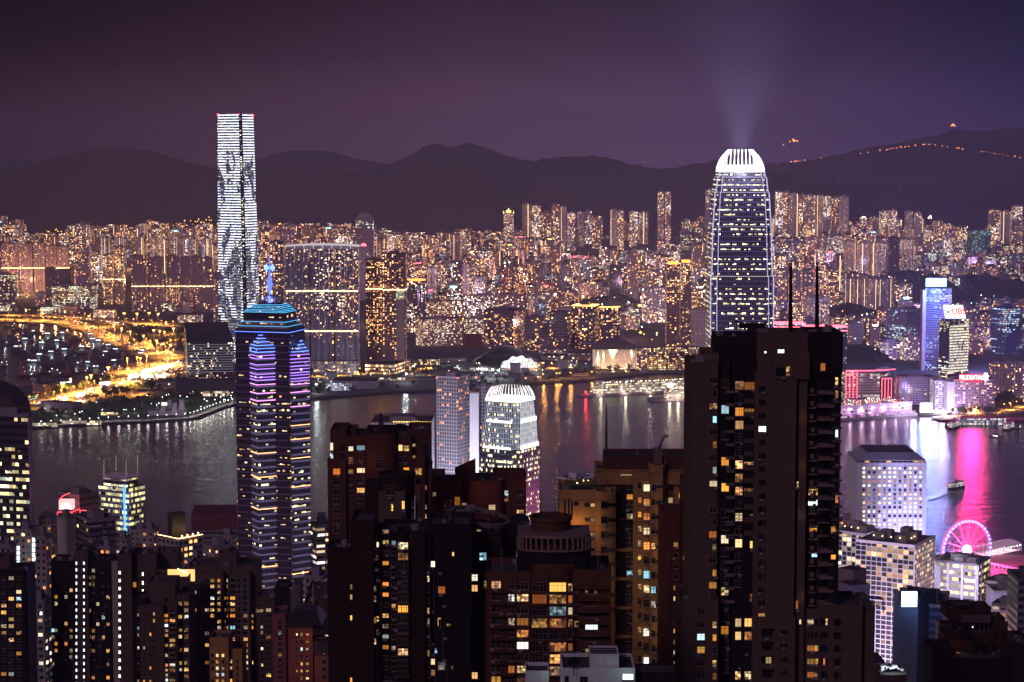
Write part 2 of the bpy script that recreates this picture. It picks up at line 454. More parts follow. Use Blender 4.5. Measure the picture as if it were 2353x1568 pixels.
for j in range(12):a=2*j;fs.append((a,a+1,a+3,a+2))
me=bpy.data.meshes.new('hill_foot_ground');me.from_pydata(vs,[],fs);me.materials.append(m_land);o=bpy.data.objects.new('hill_foot_ground',me);COL.objects.link(o);tag(o,kind='structure')
def islz(Y):
 pts=[(-400,440),(0,392),(60,372),(150,318),(300,225),(500,150),(750,85),(1100,30),(1500,8),(1960,3)]
 return lerp_pts(pts,Y)
vs=[];fs=[];YY=[-400,-100,0,60,150,300,400,500,620,750,900,1100,1300,1500,1700,1960]
for Y in YY:
 for i in range(21):
  x=-1800+180*i
  vs.append((x,Y,islz(Y)+(6*math.sin(i*1.7+Y*.01)if 60<Y<1300 else 0)))
for j in range(len(YY)-1):
 for i in range(20):a=j*21+i;fs.append((a,a+1,a+22,a+21))
b=len(vs);vs+=[(-1800,1960,-4),(1800,1960,-4)];fs.append((b-21,b-1,b+1,b))
me=bpy.data.meshes.new('island_slope');me.from_pydata(vs,[],fs);me.materials.append(m_hill);o=bpy.data.objects.new('island_slope',me);COL.objects.link(o);tag(o,kind='structure')
def haze():
 m=bpy.data.materials.new('haze');m.use_nodes=True;n=NT(m.node_tree);n.n.clear()
 o=n.new('ShaderNodeOutputMaterial');v=n.new('ShaderNodeVolumePrincipled')
 v.inputs['Color'].default_value=(.80,.70,.95,1);v.inputs['Density'].default_value=6.5e-5
 v.inputs['Anisotropy'].default_value=.2
 n.l.new(v.outputs[0],o.inputs[1])
 mb=MB();mb.box(-8000,8000,-600,14500,-6,660)
 ob=mb.build('haze',m,kind='stuff');
 m.cycles.homogeneous_volume=True
 return ob
haze()
# facade styles of the far shore
f_apt=facade('f_apt',(.22,.78),(.2,.75),p=.33,colk=.15,st=10,seed=1)
f_apt2=facade('f_apt2',(.25,.75),(.2,.7),p=.32,colk=.25,st=9,seed=2,ramp=WARM2)
f_dark=facade('f_dark',(.2,.8),(.2,.75),p=.17,colk=.3,st=7,seed=3)
f_est=facade('f_est',(.28,.72),(.25,.7),p=.30,colk=.3,st=5,stair=11,seed=4)
f_off=facade('f_off',(.05,.95),(.3,.8),p=.46,grp=.55,gx=6,ramp=OFF,st=3.2,seed=5,lo=.25)
f_offd=facade('f_offd',(.05,.95),(.3,.8),p=.30,grp=.6,gx=5,ramp=OFF,st=3,seed=6,lo=.2)
f_offb=facade('f_offb',(.05,.95),(.3,.8),p=.40,grp=.6,gx=7,ramp=[(0,(.4,.6,1)),(.4,(.6,.9,1)),(.8,(1,.9,.7)),(1,(1,.5,.3))],st=2.6,seed=7)
f_hot=facade('f_hot',(.15,.85),(.2,.7),p=.42,colk=.1,st=4.5,seed=8,ramp=[(0,(1,.55,.25)),(.5,(1,.8,.55)),(.8,(.9,.9,1)),(1,(.6,.8,1))])
f_belt=facade('f_belt',(.25,.75),(.2,.7),p=.22,colk=.3,st=9,seed=9,belt=0,ramp=WARM2)
f_full=facade('f_full',(.12,.88),(.15,.8),p=.93,st=1.6,seed=10,ramp=[(0,(1,.85,.5)),(1,(1,.95,.75))],curtain=.3,lo=.5)
m_wall=wall('w_wall');m_roof=wall('w_roof',(.045,.04,.042),.9)
STY=dict(apt=f_apt,apt2=f_apt2,dark=f_dark,est=f_est,off=f_off,offd=f_offd,offb=f_offb,hot=f_hot,belt=f_belt,full=f_full)
CELL=dict(apt=(4.2,3.1),apt2=(4.0,3.0),dark=(4.2,3.1),est=(3.6,2.9),off=(3,4),offd=(3,4),offb=(3,4.2),hot=(3.8,3.3),belt=(4,3.0),full=(4,3.4))
e_white=emit('e_white',(.95,.97,1),9);e_warm=emit('e_warm',(1,.62,.25),7);e_sodium=emit('e_sodium',(1,.42,.06),14,sample=False)
e_red=emit('e_red',(1,.03,.03),12,sample=False);e_neonr=emit('e_neonr',(1,.08,.12),7);e_cyan=emit('e_cyan',(.3,.9,1),6,sample=False)
e_lampw=emit('e_lampw',(.85,.95,1),22,sample=False);e_blue=emit('e_blue',(.08,.12,1),7);e_green=emit('e_green',(.1,1,.4),8,sample=False)
e_gold=emit('e_gold',(1,.6,.12),6);e_orange=emit('e_orange',(1,.2,.03),6)
m_white=wall('w_white',(.62,.62,.66),.6,mottle=.12);m_conc=wall('w_conc',(.32,.29,.27),.85)
m_metal=wall('w_metal',(.25,.25,.27),.4,mottle=.15);m_black=wall('w_black',(.02,.02,.022),.5)
def yof(vb,z=3):return G(CX,vb,z).y
def T(name,label,us,vt,vb,style='apt',col=(.35,.3,.3),cat='tower',bay=0,dep=22,group=None,z0=3,ang=None,roofs=1,belt=None,Y=None,cell=None,crown=None,slab=False,mat=None,taper=1.0):
 Y=Y or yof(vb,z0)
 if len(us)==2:A=front(us[0],us[1],vt,Y,dep)
 else:
  a=math.degrees(math.atan2(us[2]-us[1],us[1]-us[0])+math.atan((us[1]-CX)/F))if ang is None else ang
  A=foot(us[0],us[1],us[2],vt,Y,a)
 zt=P(us[0],vt,Y).z
 c_=center(A);root=thing(name,label,cat,(c_.x,c_.y,z0),group)
 mb=MB();Q=notch(A,bay,1.6)if bay else A
 mt=mat or STY[style]
 mb.loft(Q,z0-2,shrink(Q,taper)if taper!=1 else Q,zt,0,cell=cell or CELL[style],col=col,cap=1,capmat=1)
 mb.build('walls',[mt,m_roof],root)
 if roofs:
  r=MB();A2=shrink(A,taper)
  for k in range(roofs):
   q=shrink(A2,.42-.12*k);r.prism(q,zt,zt+4.5+3*k,0,col=tuple(x*.9 for x in col))
  for i in range(len(A2)):
   a_,b_=A2[i],A2[(i+1)%len(A2)];d=(b_-a_).normalized();n_=Vector((-d.y,d.x))*.5
   r.prism([a_-n_,b_-n_,b_+n_,a_+n_],zt-.2,zt+1.4,0,col=tuple(x*.9 for x in col))
  r.build('rooftop',[m_wall],root)
 if belt:
  for vbelt in belt:
   z=P(us[0],vbelt,Y).z;q=shrink(A,1.02);bm_=MB();bm_.prism(q,z,z+1.5,0,bottom=True);bm_.build('light_band',[e_warm],root)
 if crown:
  q=shrink(A,crown[2]);bm_=MB();bm_.prism(q,zt+1.5,zt+crown[1],0);bm_.build('lit_crown',[crown[0]],root)
 occ(us[0],us[-1],vt,vb,Y,label)
 return root,A,zt,Y
def bar(A,i,s0,s1,z0,z1,t,mb,mat=0,col=(.4,.4,.4),cell=(3,3),out=.3):
 """slab on edge i of footprint A, from fraction s0 to s1, thickness t, standing proud"""
 a,b=Vector(A[i]),Vector(A[(i+1)%len(A)]);d=(b-a);L=d.length;d/=L
 n_=Vector((d.y,-d.x));c_=center(A)
 if(a+n_-c_).length<(a-n_-c_).length:n_=-n_
 p0=a+d*L*s0-n_*(t-out);p1=a+d*L*s1-n_*(t-out)
 mb.prism([p0,p1,p1+n_*t,p0+n_*t],z0,z1,mat,col=col,cell=cell,bottom=True)
# the striped supertall
def icc_mat():
 m,n,o=newmat('led_stripes')
 uv=n.new('ShaderNodeUVMap',uv_map='UVMap');x,y,_=n.sep(uv.outputs[0])[:3]
 tc=n.new('ShaderNodeTexCoord');_,_,z=n.sep(tc.outputs['Object'])[:3]
 fy,ry=n.m('FLOOR',y),n.m('FRACT',y)
 nz=n.noise(n.comb(n.m('MULTIPLY',x,.085),n.m('MULTIPLY',fy,.12),2.0),1.0,3,.7)
 thr=n.ramp(n.m('DIVIDE',z,480.0),[(0,(.46,)*3),(.22,(.52,)*3),(.42,(.55,)*3),(.52,(.42,)*3),(.62,(.38,)*3),(.72,(.50,)*3),(.84,(.46,)*3),(.89,(.30,)*3),(1,(.15,)*3)])
 on=n.m('GREATER_THAN',nz,n.seprgb(thr)[0])
 st=n.m('MULTIPLY',n.m('GREATER_THAN',ry,.32),n.m('LESS_THAN',ry,.66))
 r=n.wn(n.comb(n.m('FLOOR',x),fy,3.0));rr=n.wn(n.comb(n.m('FLOOR',n.m('DIVIDE',x,5.0)),fy,8.0))[0]
 win=n.m('MULTIPLY',n.m('LESS_THAN',n.m('ADD',n.m('MULTIPLY',r[0],.5),n.m('MULTIPLY',rr,.5)),.42),n.m('GREATER_THAN',ry,.72))
 stripe=n.m('MULTIPLY',on,st)
 es=n.m('ADD',n.m('ADD',n.m('MULTIPLY',stripe,2.4),.07),n.m('ADD',n.m('MULTIPLY',win,.8),n.m('MULTIPLY',st,.22)))
 colr=n.mix(stripe,n.mix(win,(.35,.38,.8),n.ramp(r[0],OFF)),(.74,.80,1))
 principled(n,o,(.03,.035,.06),.15,em=colr,es=es);m.cycles.emission_sampling='AUTO'
 return m
m_icc=icc_mat()
root=thing('skyscraper','tallest tower wrapped in white light stripes with dark drifting shapes on them','skyscraper',tuple(P(545,838,3814)[:2])+(3,))
Yi=3814
levels=[(3,(499,566,598)),(110,(498,564,597)),(240,(497,561,593)),(360,(497,557,588)),(484,(497.5,553,583))]
prev=None
core=MB();pan=[MB(),MB()]
for(z0,u0),(z1,u1)in zip(levels,levels[1:]):
 A0=foot(*u0,0,Yi,27,zref=z0);A1=foot(*u1,0,Yi,27,zref=z1)
 zt=min(z1,474)
 core.loft(shrink(A0,.96),z0,shrink(A1,.96),zt,0,cell=(3,4.2),col=(.05,.06,.09),cap=z1>480,capmat=1)
 for e in(0,3):
  def sub(A,e=e):
   a,b=A[e],A[(e+1)%4];return a+(b-a)*.07,a+(b-a)*.93,(b-a)
  a0,b0,d0=sub(A0);a1,b1,d1=sub(A1)
  n0=Vector((d0.y,-d0.x)).normalized()*1.2
  L=(b0-a0).length;k=round(L/1.5);nv=(z1-z0)/5.2;oy=z0/5.2
  c_=center(A0)
  if((a0+n0)-c_).length<((a0-n0)-c_).length:n0=-n0
  q=pan[0 if e==3 else 1]
  off=0 if e==3 else 60
  q.face([(*(a0+n0),z0),(*(b0+n0),z0),(*(b1+n0),z1),(*(a1+n0),z1)],0,[(off,oy),(off+k,oy),(off+k,oy+nv),(off,oy+nv)],(.04,.05,.08))
  for(pa,pb)in((a0,a1),(b0,b1)):
   q.face([(*(pa+n0),z0),(*(pa-n0*3),z0),(*(pb-n0*3),z1),(*(pb+n0),z1)],1,None,(.04,.05,.08))
  q.face([(*(a1+n0),z1),(*(b1+n0),z1),(*(b1-n0*3),z1),(*(a1-n0*3),z1)],1,None,(.04,.05,.08))
core.build('core',[f_offd,m_roof],root)
for q in pan:q.build('light_panel',[m_icc,m_black],root)
for uu,vv in((500,263),(549,263),(560,263),(582,265)):
 q=MB();p=P(uu,vv,Yi+(3 if uu<560 else 12));q.ball(p,1.4,n=6);q.tube(p-Vector((0,0,4)),p,.3,n=4);q.build('beacon',[e_red],root)
c_=foot(497.5,553,583,0,Yi,27,zref=484)
q=MB();q.prism(shrink(c_,.97),474,480,0,col=(.2,.2,.24));q.build('crown',[m_metal],root)
occ(497,597,262,800,Yi,'the striped supertall')
ICC_C=center(c_)
for k in range(9):
 p=P(545,300+52*k,Yi+48);glow('stripe_glow',p,(.5,.5,1),2.4e6 if k<4 else 3e5,None,12)  # unseen lights added behind the tower to make a halo in the haze
# waterfront slab of three joined towers
root=thing('apartment_slab','widest waterfront housing slab, three joined towers under a white wing roof','apartment block',tuple(P(741,862,3640)[:2])+(3,))
Yh=3640;f_hs=facade('f_hs',(.12,.88),(.15,.8),p=.20,grp=.15,st=6,seed=21,ramp=MIXC,glass=(.03,.05,.08),line=(.10,(.5,.45,.6),.10))
zt=P(700,572,Yh).z;zb=P(700,829,Yh).z
for(ua,ub)in((657,708),(713,765),(771,823)):
 mb=MB();A=front(ua,ub,572,Yh,26)
 for k in range(5):
  a=A[0].x+(A[1].x-A[0].x)*k/5;b=A[0].x+(A[1].x-A[0].x)*(k+1)/5
  dy=(-2.2 if k%2 else 0)
  mb.prism([(a+.25,Yh+dy),(b-.25,Yh+dy),(b-.25,Yh+26),(a+.25,Yh+26)],zb,zt,0,cell=(2.9,3.1),col=(.30,.27,.36),capmat=1)
 mb.build('tower',[f_hs,m_roof],root)
mb=MB()
for(ua,ub)in((707.5,713.5),(764.5,771.5)):
 a=PX(ua,Yh,150);b=PX(ub,Yh,150);mb.box(a,b,Yh+6,Yh+22,zb,zt-20,0,col=(.4,.25,.15))
mb.build('link',[wall('w_link',(.30,.2,.12))],root)
for vb_ in(669,761):
 z=P(700,vb_,Yh).z;mb=MB();a=PX(656,Yh,z);b=PX(824,Yh,z);mb.box(a,b,Yh-2.9,Yh-2.3,z-1.0,z+1.0);mb.build('light_band',[emit('e_beltw',(1,.78,.4),4)],root)
mb=MB()
for k in range(14):
 u=657+k*12.8;x=PX(u,Yh,150);mb.box(x-.5,x+.5,Yh-3.1,Yh-.3,zb,zt,col=(.45,.42,.55))
mb.build('fins',[wall('w_fin',(.55,.5,.62),.5)],root)
mb=MB();n_=16
for k in range(n_):
 t0,t1=k/n_,(k+1)/n_
 a=PX(655+171*t0,Yh,zt);b=PX(655+171*t1,Yh,zt)
 h0=zt+4+3.0*math.sin(math.pi*t0);h1=zt+4+3.0*math.sin(math.pi*t1)
 mb.face([(a,Yh-6,h0),(b,Yh-6,h1),(b,Yh-6,h1+2.2),(a,Yh-6,h0+2.2)])
 mb.face([(a,Yh-6,h0+2.2),(b,Yh-6,h1+2.2),(b,Yh+30,h1+2.2),(a,Yh+30,h0+2.2)])
 mb.face([(a,Yh+30,h0),(b,Yh+30,h1),(b,Yh-6,h1),(a,Yh-6,h0)])
 if k%2==0:mb.box(a,a+1,Yh,Yh+1,zt,h0)
mb.build('wing_roof',[emit('e_wing',(1,.95,.9),.55,base=(.7,.7,.7))],root)
mb=MB();A=front(657,823,572,Yh+1,24);mb.prism(A,zt,zt+5.5,0,cell=(6,5.5),col=(.5,.45,.55));mb.build('penthouse',[wall('w_pent',(.55,.5,.6))],root)
mb=MB();A=front(650,824,829,Yh-14,60);mb.prism(A,3,zb,0,cell=(7,8),col=(.42,.38,.4),capmat=1)
f_pod=facade('f_pod',(.2,.8),(.45,.85),p=.5,grp=.3,gx=2,st=2.4,seed=22,ramp=[(0,(1,.6,.25)),(1,(1,.85,.5))])
mb.build('podium',[f_pod,m_roof],root)
for k in range(12):
 q=MB();x=PX(655+k*15,Yh,20);q.box(x-.9,x+.9,Yh-15.2,Yh-13.6,3,zb-1,col=(.4,.38,.38));q.build('column',[m_wall],root)
occ(655,826,560,862,Yh,'the wing-roofed waterfront slab')
# table of single towers on the far shore
B1=(.30,.22,.20);B2=(.36,.30,.34);B3=(.24,.19,.24);B4=(.42,.34,.30);B5=(.18,.15,.18);B6=(.5,.45,.5);B7=(.4,.22,.18)
T('office_block','narrow office block at the far west end blazing with warm light down to the highway',(-14,34),632,715,'off',B3,'office block',roofs=2)
for i,(a,b,t_,w_)in enumerate(((2,41,561,'beside the blazing west end office block'),(47,73,562,'second of the row above the boat shelter'),(77,102,560,'third of the row above the boat shelter'),(105,129,565,'fourth of the row above the boat shelter'),(131,155,568,'eastmost of the row above the boat shelter'))):
 T('apartment_tower','dim apartment tower with a bright band, '+w_,(a,b),t_,672,'belt',B3,'apartment tower',bay=7,belt=(617,),group='banded towers west of the expressway')
T('tower','tall slim tower with bright top floors rising above its western neighbours',(172,203),515,680,'apt2',B2,roofs=2)
T('apartment_block','unlit dark block under construction west of the lit twin offices',(103,124,128),617,705,'dark',B5,'apartment block')
T('apartment_block','wide unlit dark block right behind the lit twin offices',(128,163,168),622,700,'dark',B5,'apartment block')
T('building','plain beige block with small square windows beside the lit twin offices',(81,106,110),674,704,'dark',B6,'building')
for i,(us,w_)in enumerate((((119,172,175),'western'),((175,217,223),'eastern'))):
 r_,A,zt,Yb=T('office_block',w_+' of the twin glass offices with every floor lit, facing the typhoon shelter',us,658,709,'off',B2,'office block')
 if i:
  tx=text('lettering','HSBC',8,P(180,661.5,Yb-1.2),emit('e_signw',(1,.95,.95),5),r_)
  q=MB();p=P(190.5,661.5,Yb-1.2)
  for s in(-1,1):q.face([(p.x,p.y,p.z),(p.x+4*s,p.y,p.z+4),(p.x+4*s,p.y,p.z-4)]);q.face([(p.x,p.y-.1,p.z),(p.x+4*s,p.y-.1,p.z-4),(p.x+4*s,p.y-.1,p.z+4)])
  q.build('emblem',[e_red],r_)
T('apartment_tower','slim pale tower just east of the lit twin offices',(236,257),586,700,'apt2',B4,'apartment tower',bay=6,belt=(643,))
T('apartment_tower','slim pale tower, taller of the pair east of the lit twin offices',(263,283),567,700,'apt2',B4,'apartment tower',bay=6,belt=(643,))
for a,b,t_,vb_,w_ in((229,256,547,632,'behind the slim pale pair, west one'),(263,290,547,632,'behind the slim pale pair, east one'),(312,336,546,632,'first above the banded six'),(343,366,548,632,'second above the banded six'),(370,394,552,632,'third above the banded six'),(402,424,549,632,'fourth above the banded six'),(430,455,551,632,'fifth above the banded six'),(462,486,549,632,'sixth above the banded six')):
 T('housing_block','pale ribbed housing block with a lit stair line, '+w_,(a,(a+b)/2+3,b),t_,vb_,'est',B6,'housing block',bay=5,roofs=2)
for k,(a,b)in enumerate(((301,336),(343,373),(380,408),(414,434),(438,457),(460,486))):
 T('apartment_tower',('westmost','second','third','fourth','fifth','eastmost')[k]+' of six dark towers joined by a light band, west of the striped supertall',(a,b),590+k%2*3,716,'belt',B3,'apartment tower',bay=7,belt=(659,),group='six banded towers')
T('tower','slender tower with scattered yellow windows just east of the striped supertall',(599,618),530,790,'apt2',B3,roofs=2,Y=4100)
T('tower','dark residential tower standing behind the blue rooftop mast',(620,650),556,790,'apt2',B3,Y=4050,bay=6)
T('housing_block','flat unlit grey housing block behind the west end of the waterfront slab',(642,676),534,620,'dark',B6,'housing block',bay=5)
r_,A,zt,Yb=T('tower','dark glass tower with banded lit floors and domed top behind the waterfront slab',(817,858),500,640,'offd',B3,cell=(4,5),roofs=0)
q=MB();c_=center(A);w=(A[1]-A[0]).length;q.prism(shrink(A,.72),zt,zt+8,0,col=B3,cell=(4,4));q.lathe((c_.x,c_.y,zt+8),[(w*.3,0),(w*.3,2),(w*.24,6),(w*.12,9),(0,10)],14);q.tube((c_.x-6,c_.y,zt+8),(c_.x-6,c_.y,zt+22),.5);q.build('dome',[m_metal],r_)
r_,A,zt,Yb=T('tower','narrow grey tower with a glowing red cap beside the waterfront slab',(824,846),566,690,'dark',B6,roofs=0)
c_=center(A);q=MB();q.lathe((c_.x,c_.y,zt),[(8,0),(7,4),(4,7),(0,8)],12);q.build('lit_cap',[e_neonr],r_)
T('apartment_tower','brown glass tower, lower of the dark pair beside the waterfront slab',(840,881),598,828,'apt2',(.22,.13,.12),'apartment tower',bay=8,Y=3700,belt=(665,),dep=30)
r_,A,zt,Yb=T('apartment_tower','brown glass tower, higher of the dark pair, with a bare concrete spine',(878,932),584,828,'apt2',(.22,.13,.12),'apartment tower',bay=9,Y=3690,belt=(667,),dep=34)
q=MB();a,b=PX(911,Yb,60),PX(930,Yb,60);q.box(a,b,Yb-3,Yb,12,P(900,688,Yb).z,col=(.36,.27,.26));q.build('spine',[m_wall],r_)
q=MB();q.box(a,b,Yb-3.5,Yb,P(900,688,Yb).z,P(900,668,Yb).z);q.build('sky_lobby',[facade('f_lobby',(.05,.95),(.1,.85),p=.95,st=1.6,ramp=[(0,(.9,1,.6)),(1,(1,.9,.5))])],r_)
q=MB();q.prism(front(836,940,828,3675,50),3,22,0,cell=(6,6),col=(.3,.2,.2));q.build('podium',[f_pod],r_)
r_,A,zt,Yb=T('apartment_tower','tower with orange lit rooftop frame right of the dark pair',(935,958,980),648,765,'apt',B3,'apartment tower',bay=6,crown=(e_orange,5,.9))
T('housing_block','pinkish block with blue and yellow dots, west of two below the orange rooftop tower',(979,1013),694,745,'hot',B7,'housing block')
T('housing_block','pinkish block with blue and yellow dots, east of two below the orange rooftop tower',(1016,1042),693,745,'hot',B7,'housing block')
T('housing_block','wide pink walled block with crowded windows nearest the western rail cutting',(955,970,1063),735,797,'hot',(.55,.34,.33),'housing block',ang=68,cell=(3.2,3.0),bay=9)
T('housing_block','low pink block behind the red clad hall',(1066,1112),733,786,'hot',(.45,.3,.3),'housing block')
T('hall','windowless hall with red and dark cladding beside the curved station',(1067,1107),771,800,'dark',(.20,.04,.04),'hall',mat=wall('w_redclad',(.20,.035,.03)),roofs=0,dep=40)
T('apartment_tower','reddish tower with long window columns, west of the twin behind the banded estates',(1147,1176),613,700,'apt2',(.28,.14,.15),'apartment tower',bay=7)
T('apartment_tower','reddish tower with long window columns, east of the twin behind the banded estates',(1180,1211),612,700,'apt2',(.28,.14,.15),'apartment tower',bay=7)
T('apartment_block','long pale block with dense lit windows behind the balcony towers',(1065,1144),680,745,'apt',(.42,.3,.32),'apartment block',bay=8)
T('apartment_block','second long pale block east of the first, behind the balcony towers',(1147,1206),679,742,'apt',(.42,.3,.32),'apartment block',bay=8)
f_balc=facade('f_balc',(.15,.85),(.12,.82),p=.22,colk=.12,st=8,seed=31,ramp=WARM2)
def balc(label,us,vt,vb,**k):
 r_,A,zt,Yb=T('apartment_tower',label,us,vt,vb,col=(.20,.14,.16),cat='apartment tower',mat=f_balc,cell=(3.8,3.2),group='balcony towers north of the station',**k)
 q=MB();nf=int((zt-8)/6.4)
 for e in((0,)if len(us)==2 else(0,3)):
  for f_ in range(nf):bar(A,e,.04,.96,8+f_*6.4,8.8+f_*6.4,.8,q,out=.7)
 q.build('balconies',[wall('w_balc',(.42,.34,.36))],r_);return r_,A,zt,Yb
balc('westmost balcony tower with staggered lit floors beside the curved station',(1112,1180,1206),716,802)
balc('slender rounded balcony tower between its wide neighbours behind the curved station',(1208,1250),728,806)
balc('balcony tower with a dark side wall west of the golden roof pair',(1263,1303,1313),719,806)
balc('wide balcony tower with golden roof lights, left of the golden pair',(1313,1366,1377),706,802,crown=(e_gold,2.6,1.0))
balc('balcony tower with golden roof lights, right of the golden pair',(1377,1381,1425),709,800,crown=(e_gold,2.6,1.0),ang=70)
T('apartment_tower','needle slim tower with orange crown, left of the tall twin',(1533,1562),610,803,'apt2',(.28,.18,.15),'apartment tower',bay=6,crown=(e_orange,7,.75))
T('apartment_tower','needle slim tower with orange crown, right of the tall twin',(1565,1589),606,803,'apt2',(.28,.18,.15),'apartment tower',bay=6,crown=(e_orange,7,.75))
T('apartment_block','framed white block with dark glass west of the slim orange crowned twin',(1476,1531),663,742,'apt',B6,'apartment block',bay=7)
T('hotel','pale hotel with a grid of small square windows right of the orange crowned twin',(1589,1631),712,803,'dark',(.55,.45,.45),'hotel',mat=facade('f_sq',(.25,.75),(.3,.7),p=.05,st=2,seed=33),cell=(4,4))
T('tower','black unlit office tower amid pale tenements left of the knoll tower',(1401,1429),612,690,'dark',(.05,.05,.06),mat=facade('f_blk',p=.05,seed=34))
r_,A,zt,Yb=T('tower','tall warm tower with a stepped spire below the wooded knoll',(1443,1469),583,690,'apt2',B1,roofs=0)
c_=center(A);q=MB();q.prism(shrink(A,.6),zt,zt+7);q.prism(shrink(A,.3),zt+7,zt+13);q.tube((c_.x,c_.y,zt+13),(c_.x,c_.y,zt+26),1.2,.1);q.build('spire',[m_conc],r_)
T('housing_block','glowing yellow housing slab, larger of two below the northern estates',(1491,1528),517,572,'full',B6,'housing block',cell=(4,4))
T('housing_block','glowing yellow housing slab, smaller of two below the northern estates',(1532,1566),525,575,'full',B6,'housing block',cell=(4,4))
T('tower','office tower with bright upper floors right of the glowing yellow slabs',(1564,1589),530,640,'offd',B5)
T('tower','western half of the lone tall pair standing above the northern skyline',(1512,1526),441,565,'apt',B2,Y=8000,z0=40)
T('tower','eastern half of the lone tall pair standing above the northern skyline',(1529,1542),441,565,'apt',B2,Y=8000,z0=40)
r_,A,zt,Yb=T('tower','gold lit tower with four horned corners standing alone under the main peak',(1157,1180),489,600,'apt2',B2,roofs=0,cell=(3.6,4))
q=MB();q.prism(shrink(A,.5),zt,zt+8)
for p in A:q.tube((p.x,p.y,zt-3),(p.x,p.y,zt+7),1.6,.3,n=5)
c_=center(A);q.tube((c_.x,c_.y,zt+8),(c_.x,c_.y,zt+18),4,.4,n=4);q.build('gold_crown',[e_gold],r_)
sky=[(1200,1221,470),(1222,1243,474),(1268,1285,471),(1286,1302,476),(1244,1266,488),(1304,1322,490),(1325,1343,488),(1344,1360,486),(1361,1382,503),(1402,1418,483),(1419,1434,485),(1447,1466,487),(1469,1490,488),
       (1783,1800,442),(1801,1816,440),(1818,1834,446),(1836,1852,448),(1853,1873,449),(1875,1892,450),(1893,1911,452),(1912,1929,455),(1930,1951,452),(2022,2042,486),(2044,2062,484),(2080,2098,487),(2104,2118,489),(2273,2298,484),(2300,2325,486),(2327,2350,474),(1622,1645,437)]
for k,(a,b,t_)in enumerate(sky):
 side='under the main peak' if k<9 else 'north of the wooded knoll' if k<13 else 'right of the crowned harbour tower' if k<22 else 'below the eastern ridge road' if k<26 else 'at the east end of the skyline' if k<29 else 'just left of the crowned harbour tower'
 n_=k if k<9 else k-9 if k<13 else k-13 if k<22 else k-22 if k<26 else k-26 if k<29 else 0
 T('housing_tower',('first','second','third','fourth','fifth','sixth','seventh','eighth','ninth')[n_]+' hillside housing tower from the west, '+side,(a,b),t_,585,'apt' if k%3 else 'est',B6 if k%2 else B4,'housing tower',bay=5,Y=7600+(k*37%5)*90,z0=34,roofs=2,group='hillside housing towers')
for k,(a,m_,b,t_,vb_)in enumerate(((1938,1962,1968,556,636),(1970,1998,2004,560,636),(2006,2036,2042,559,636),(2069,2096,2101,552,637))):
 T('housing_slab',('first','second','third','fourth')[k]+' broad beige slab with golden stair lines on the eastern estate',(a,m_,b),t_,vb_,'est',(.62,.48,.42),'housing slab',bay=9,roofs=2,group='beige eastern slabs')
T('tower','unlit navy slab between the third and fourth beige eastern slabs',(2044,2067),546,640,'dark',(.06,.06,.10),mat=facade('f_navy',p=.06,seed=36))
T('housing_slab','pale grey ribbed slab uphill of the beige eastern slabs',(1886,1905,1943),543,600,'apt',B6,'housing slab',bay=5)
for k in range(5):
 T('apartment_tower',('first','second','third','fourth','fifth')[k]+' tower of the yellow windowed estate right of the crowned harbour tower',(1784+k*30,1809+k*30),620+k%2*4,702,'apt2',B2,'apartment tower',bay=6,group='yellow windowed estate')
T('housing_block','squat estate block with orange base lights, left of two above the mast tips',(1938,1962,1982),642,712,'est',B2,'housing block',bay=6)
T('housing_block','squat estate block with orange base lights, right of two above the mast tips',(1986,2022,2056),643,712,'est',B2,'housing block',bay=6)
T('office_block','white office with ribbon windows behind the roof masts',(1845,1868,1906),686,735,'dark',(.7,.68,.75),'office block',cell=(3,4))
T('building','narrow pink slab with dotted windows between the roof masts and the white office',(1886,1906),698,755,'hot',(.55,.4,.45),'building')
gs=T('construction_site','green netted tower blocks under construction flooded with white light',(2222,2246,2278),530,604,'dark',(.08,.2,.17),'construction site',mat=facade('f_net',(.1,.9),(.1,.8),p=.35,st=1.6,ramp=[(0,(.5,1,.85)),(1,(.9,1,1))],seed=37))
T('office_block','glass office in a pale frame left of the blue screen tower',(2036,2084,2119),713,800,'offb',(.32,.28,.42),'office block',bay=12,cell=(3,4))
T('building','arched stone facade block below the pale framed glass office',(2078,2119),776,828,'hot',(.5,.36,.34),'building',dep=30)
T('shopping_centre','low bright shopping centre beside the dark park knoll',(2010,2026,2077),787,826,'hot',(.6,.5,.6),'shopping centre',cell=(8,4),dep=40)
T('office_block','blue glass office with bright ribbons at the east edge',(2277,2312,2350),710,815,'offb',(.10,.14,.3),'office block',roofs=2)
for k,us in enumerate(((2281,2306),(2309,2331),(2334,2360))):
 T('apartment_block',('west','middle','east')[k]+' of three old balcony blocks behind the clock of palms at the east edge',us,838,915,'apt',B6,'apartment block',bay=6,cell=(3.4,3.2))
for k,us in enumerate(((1779,1851),(1853,1947))):
 r_,A,zt,Yb=T('tower',('left','right')[k]+' glass tower with a double red neon rim behind the roof masts',us,744+8*k,900+10*k,'offb',(.12,.14,.25),Y=3420-60*k,roofs=0,dep=40)
 for j in range(2):
  q=MB();q.prism(shrink(A,1.02),zt-1-j*6,zt+.4-j*6,0,bottom=True);q.build('neon_rim',[e_neonr],r_)
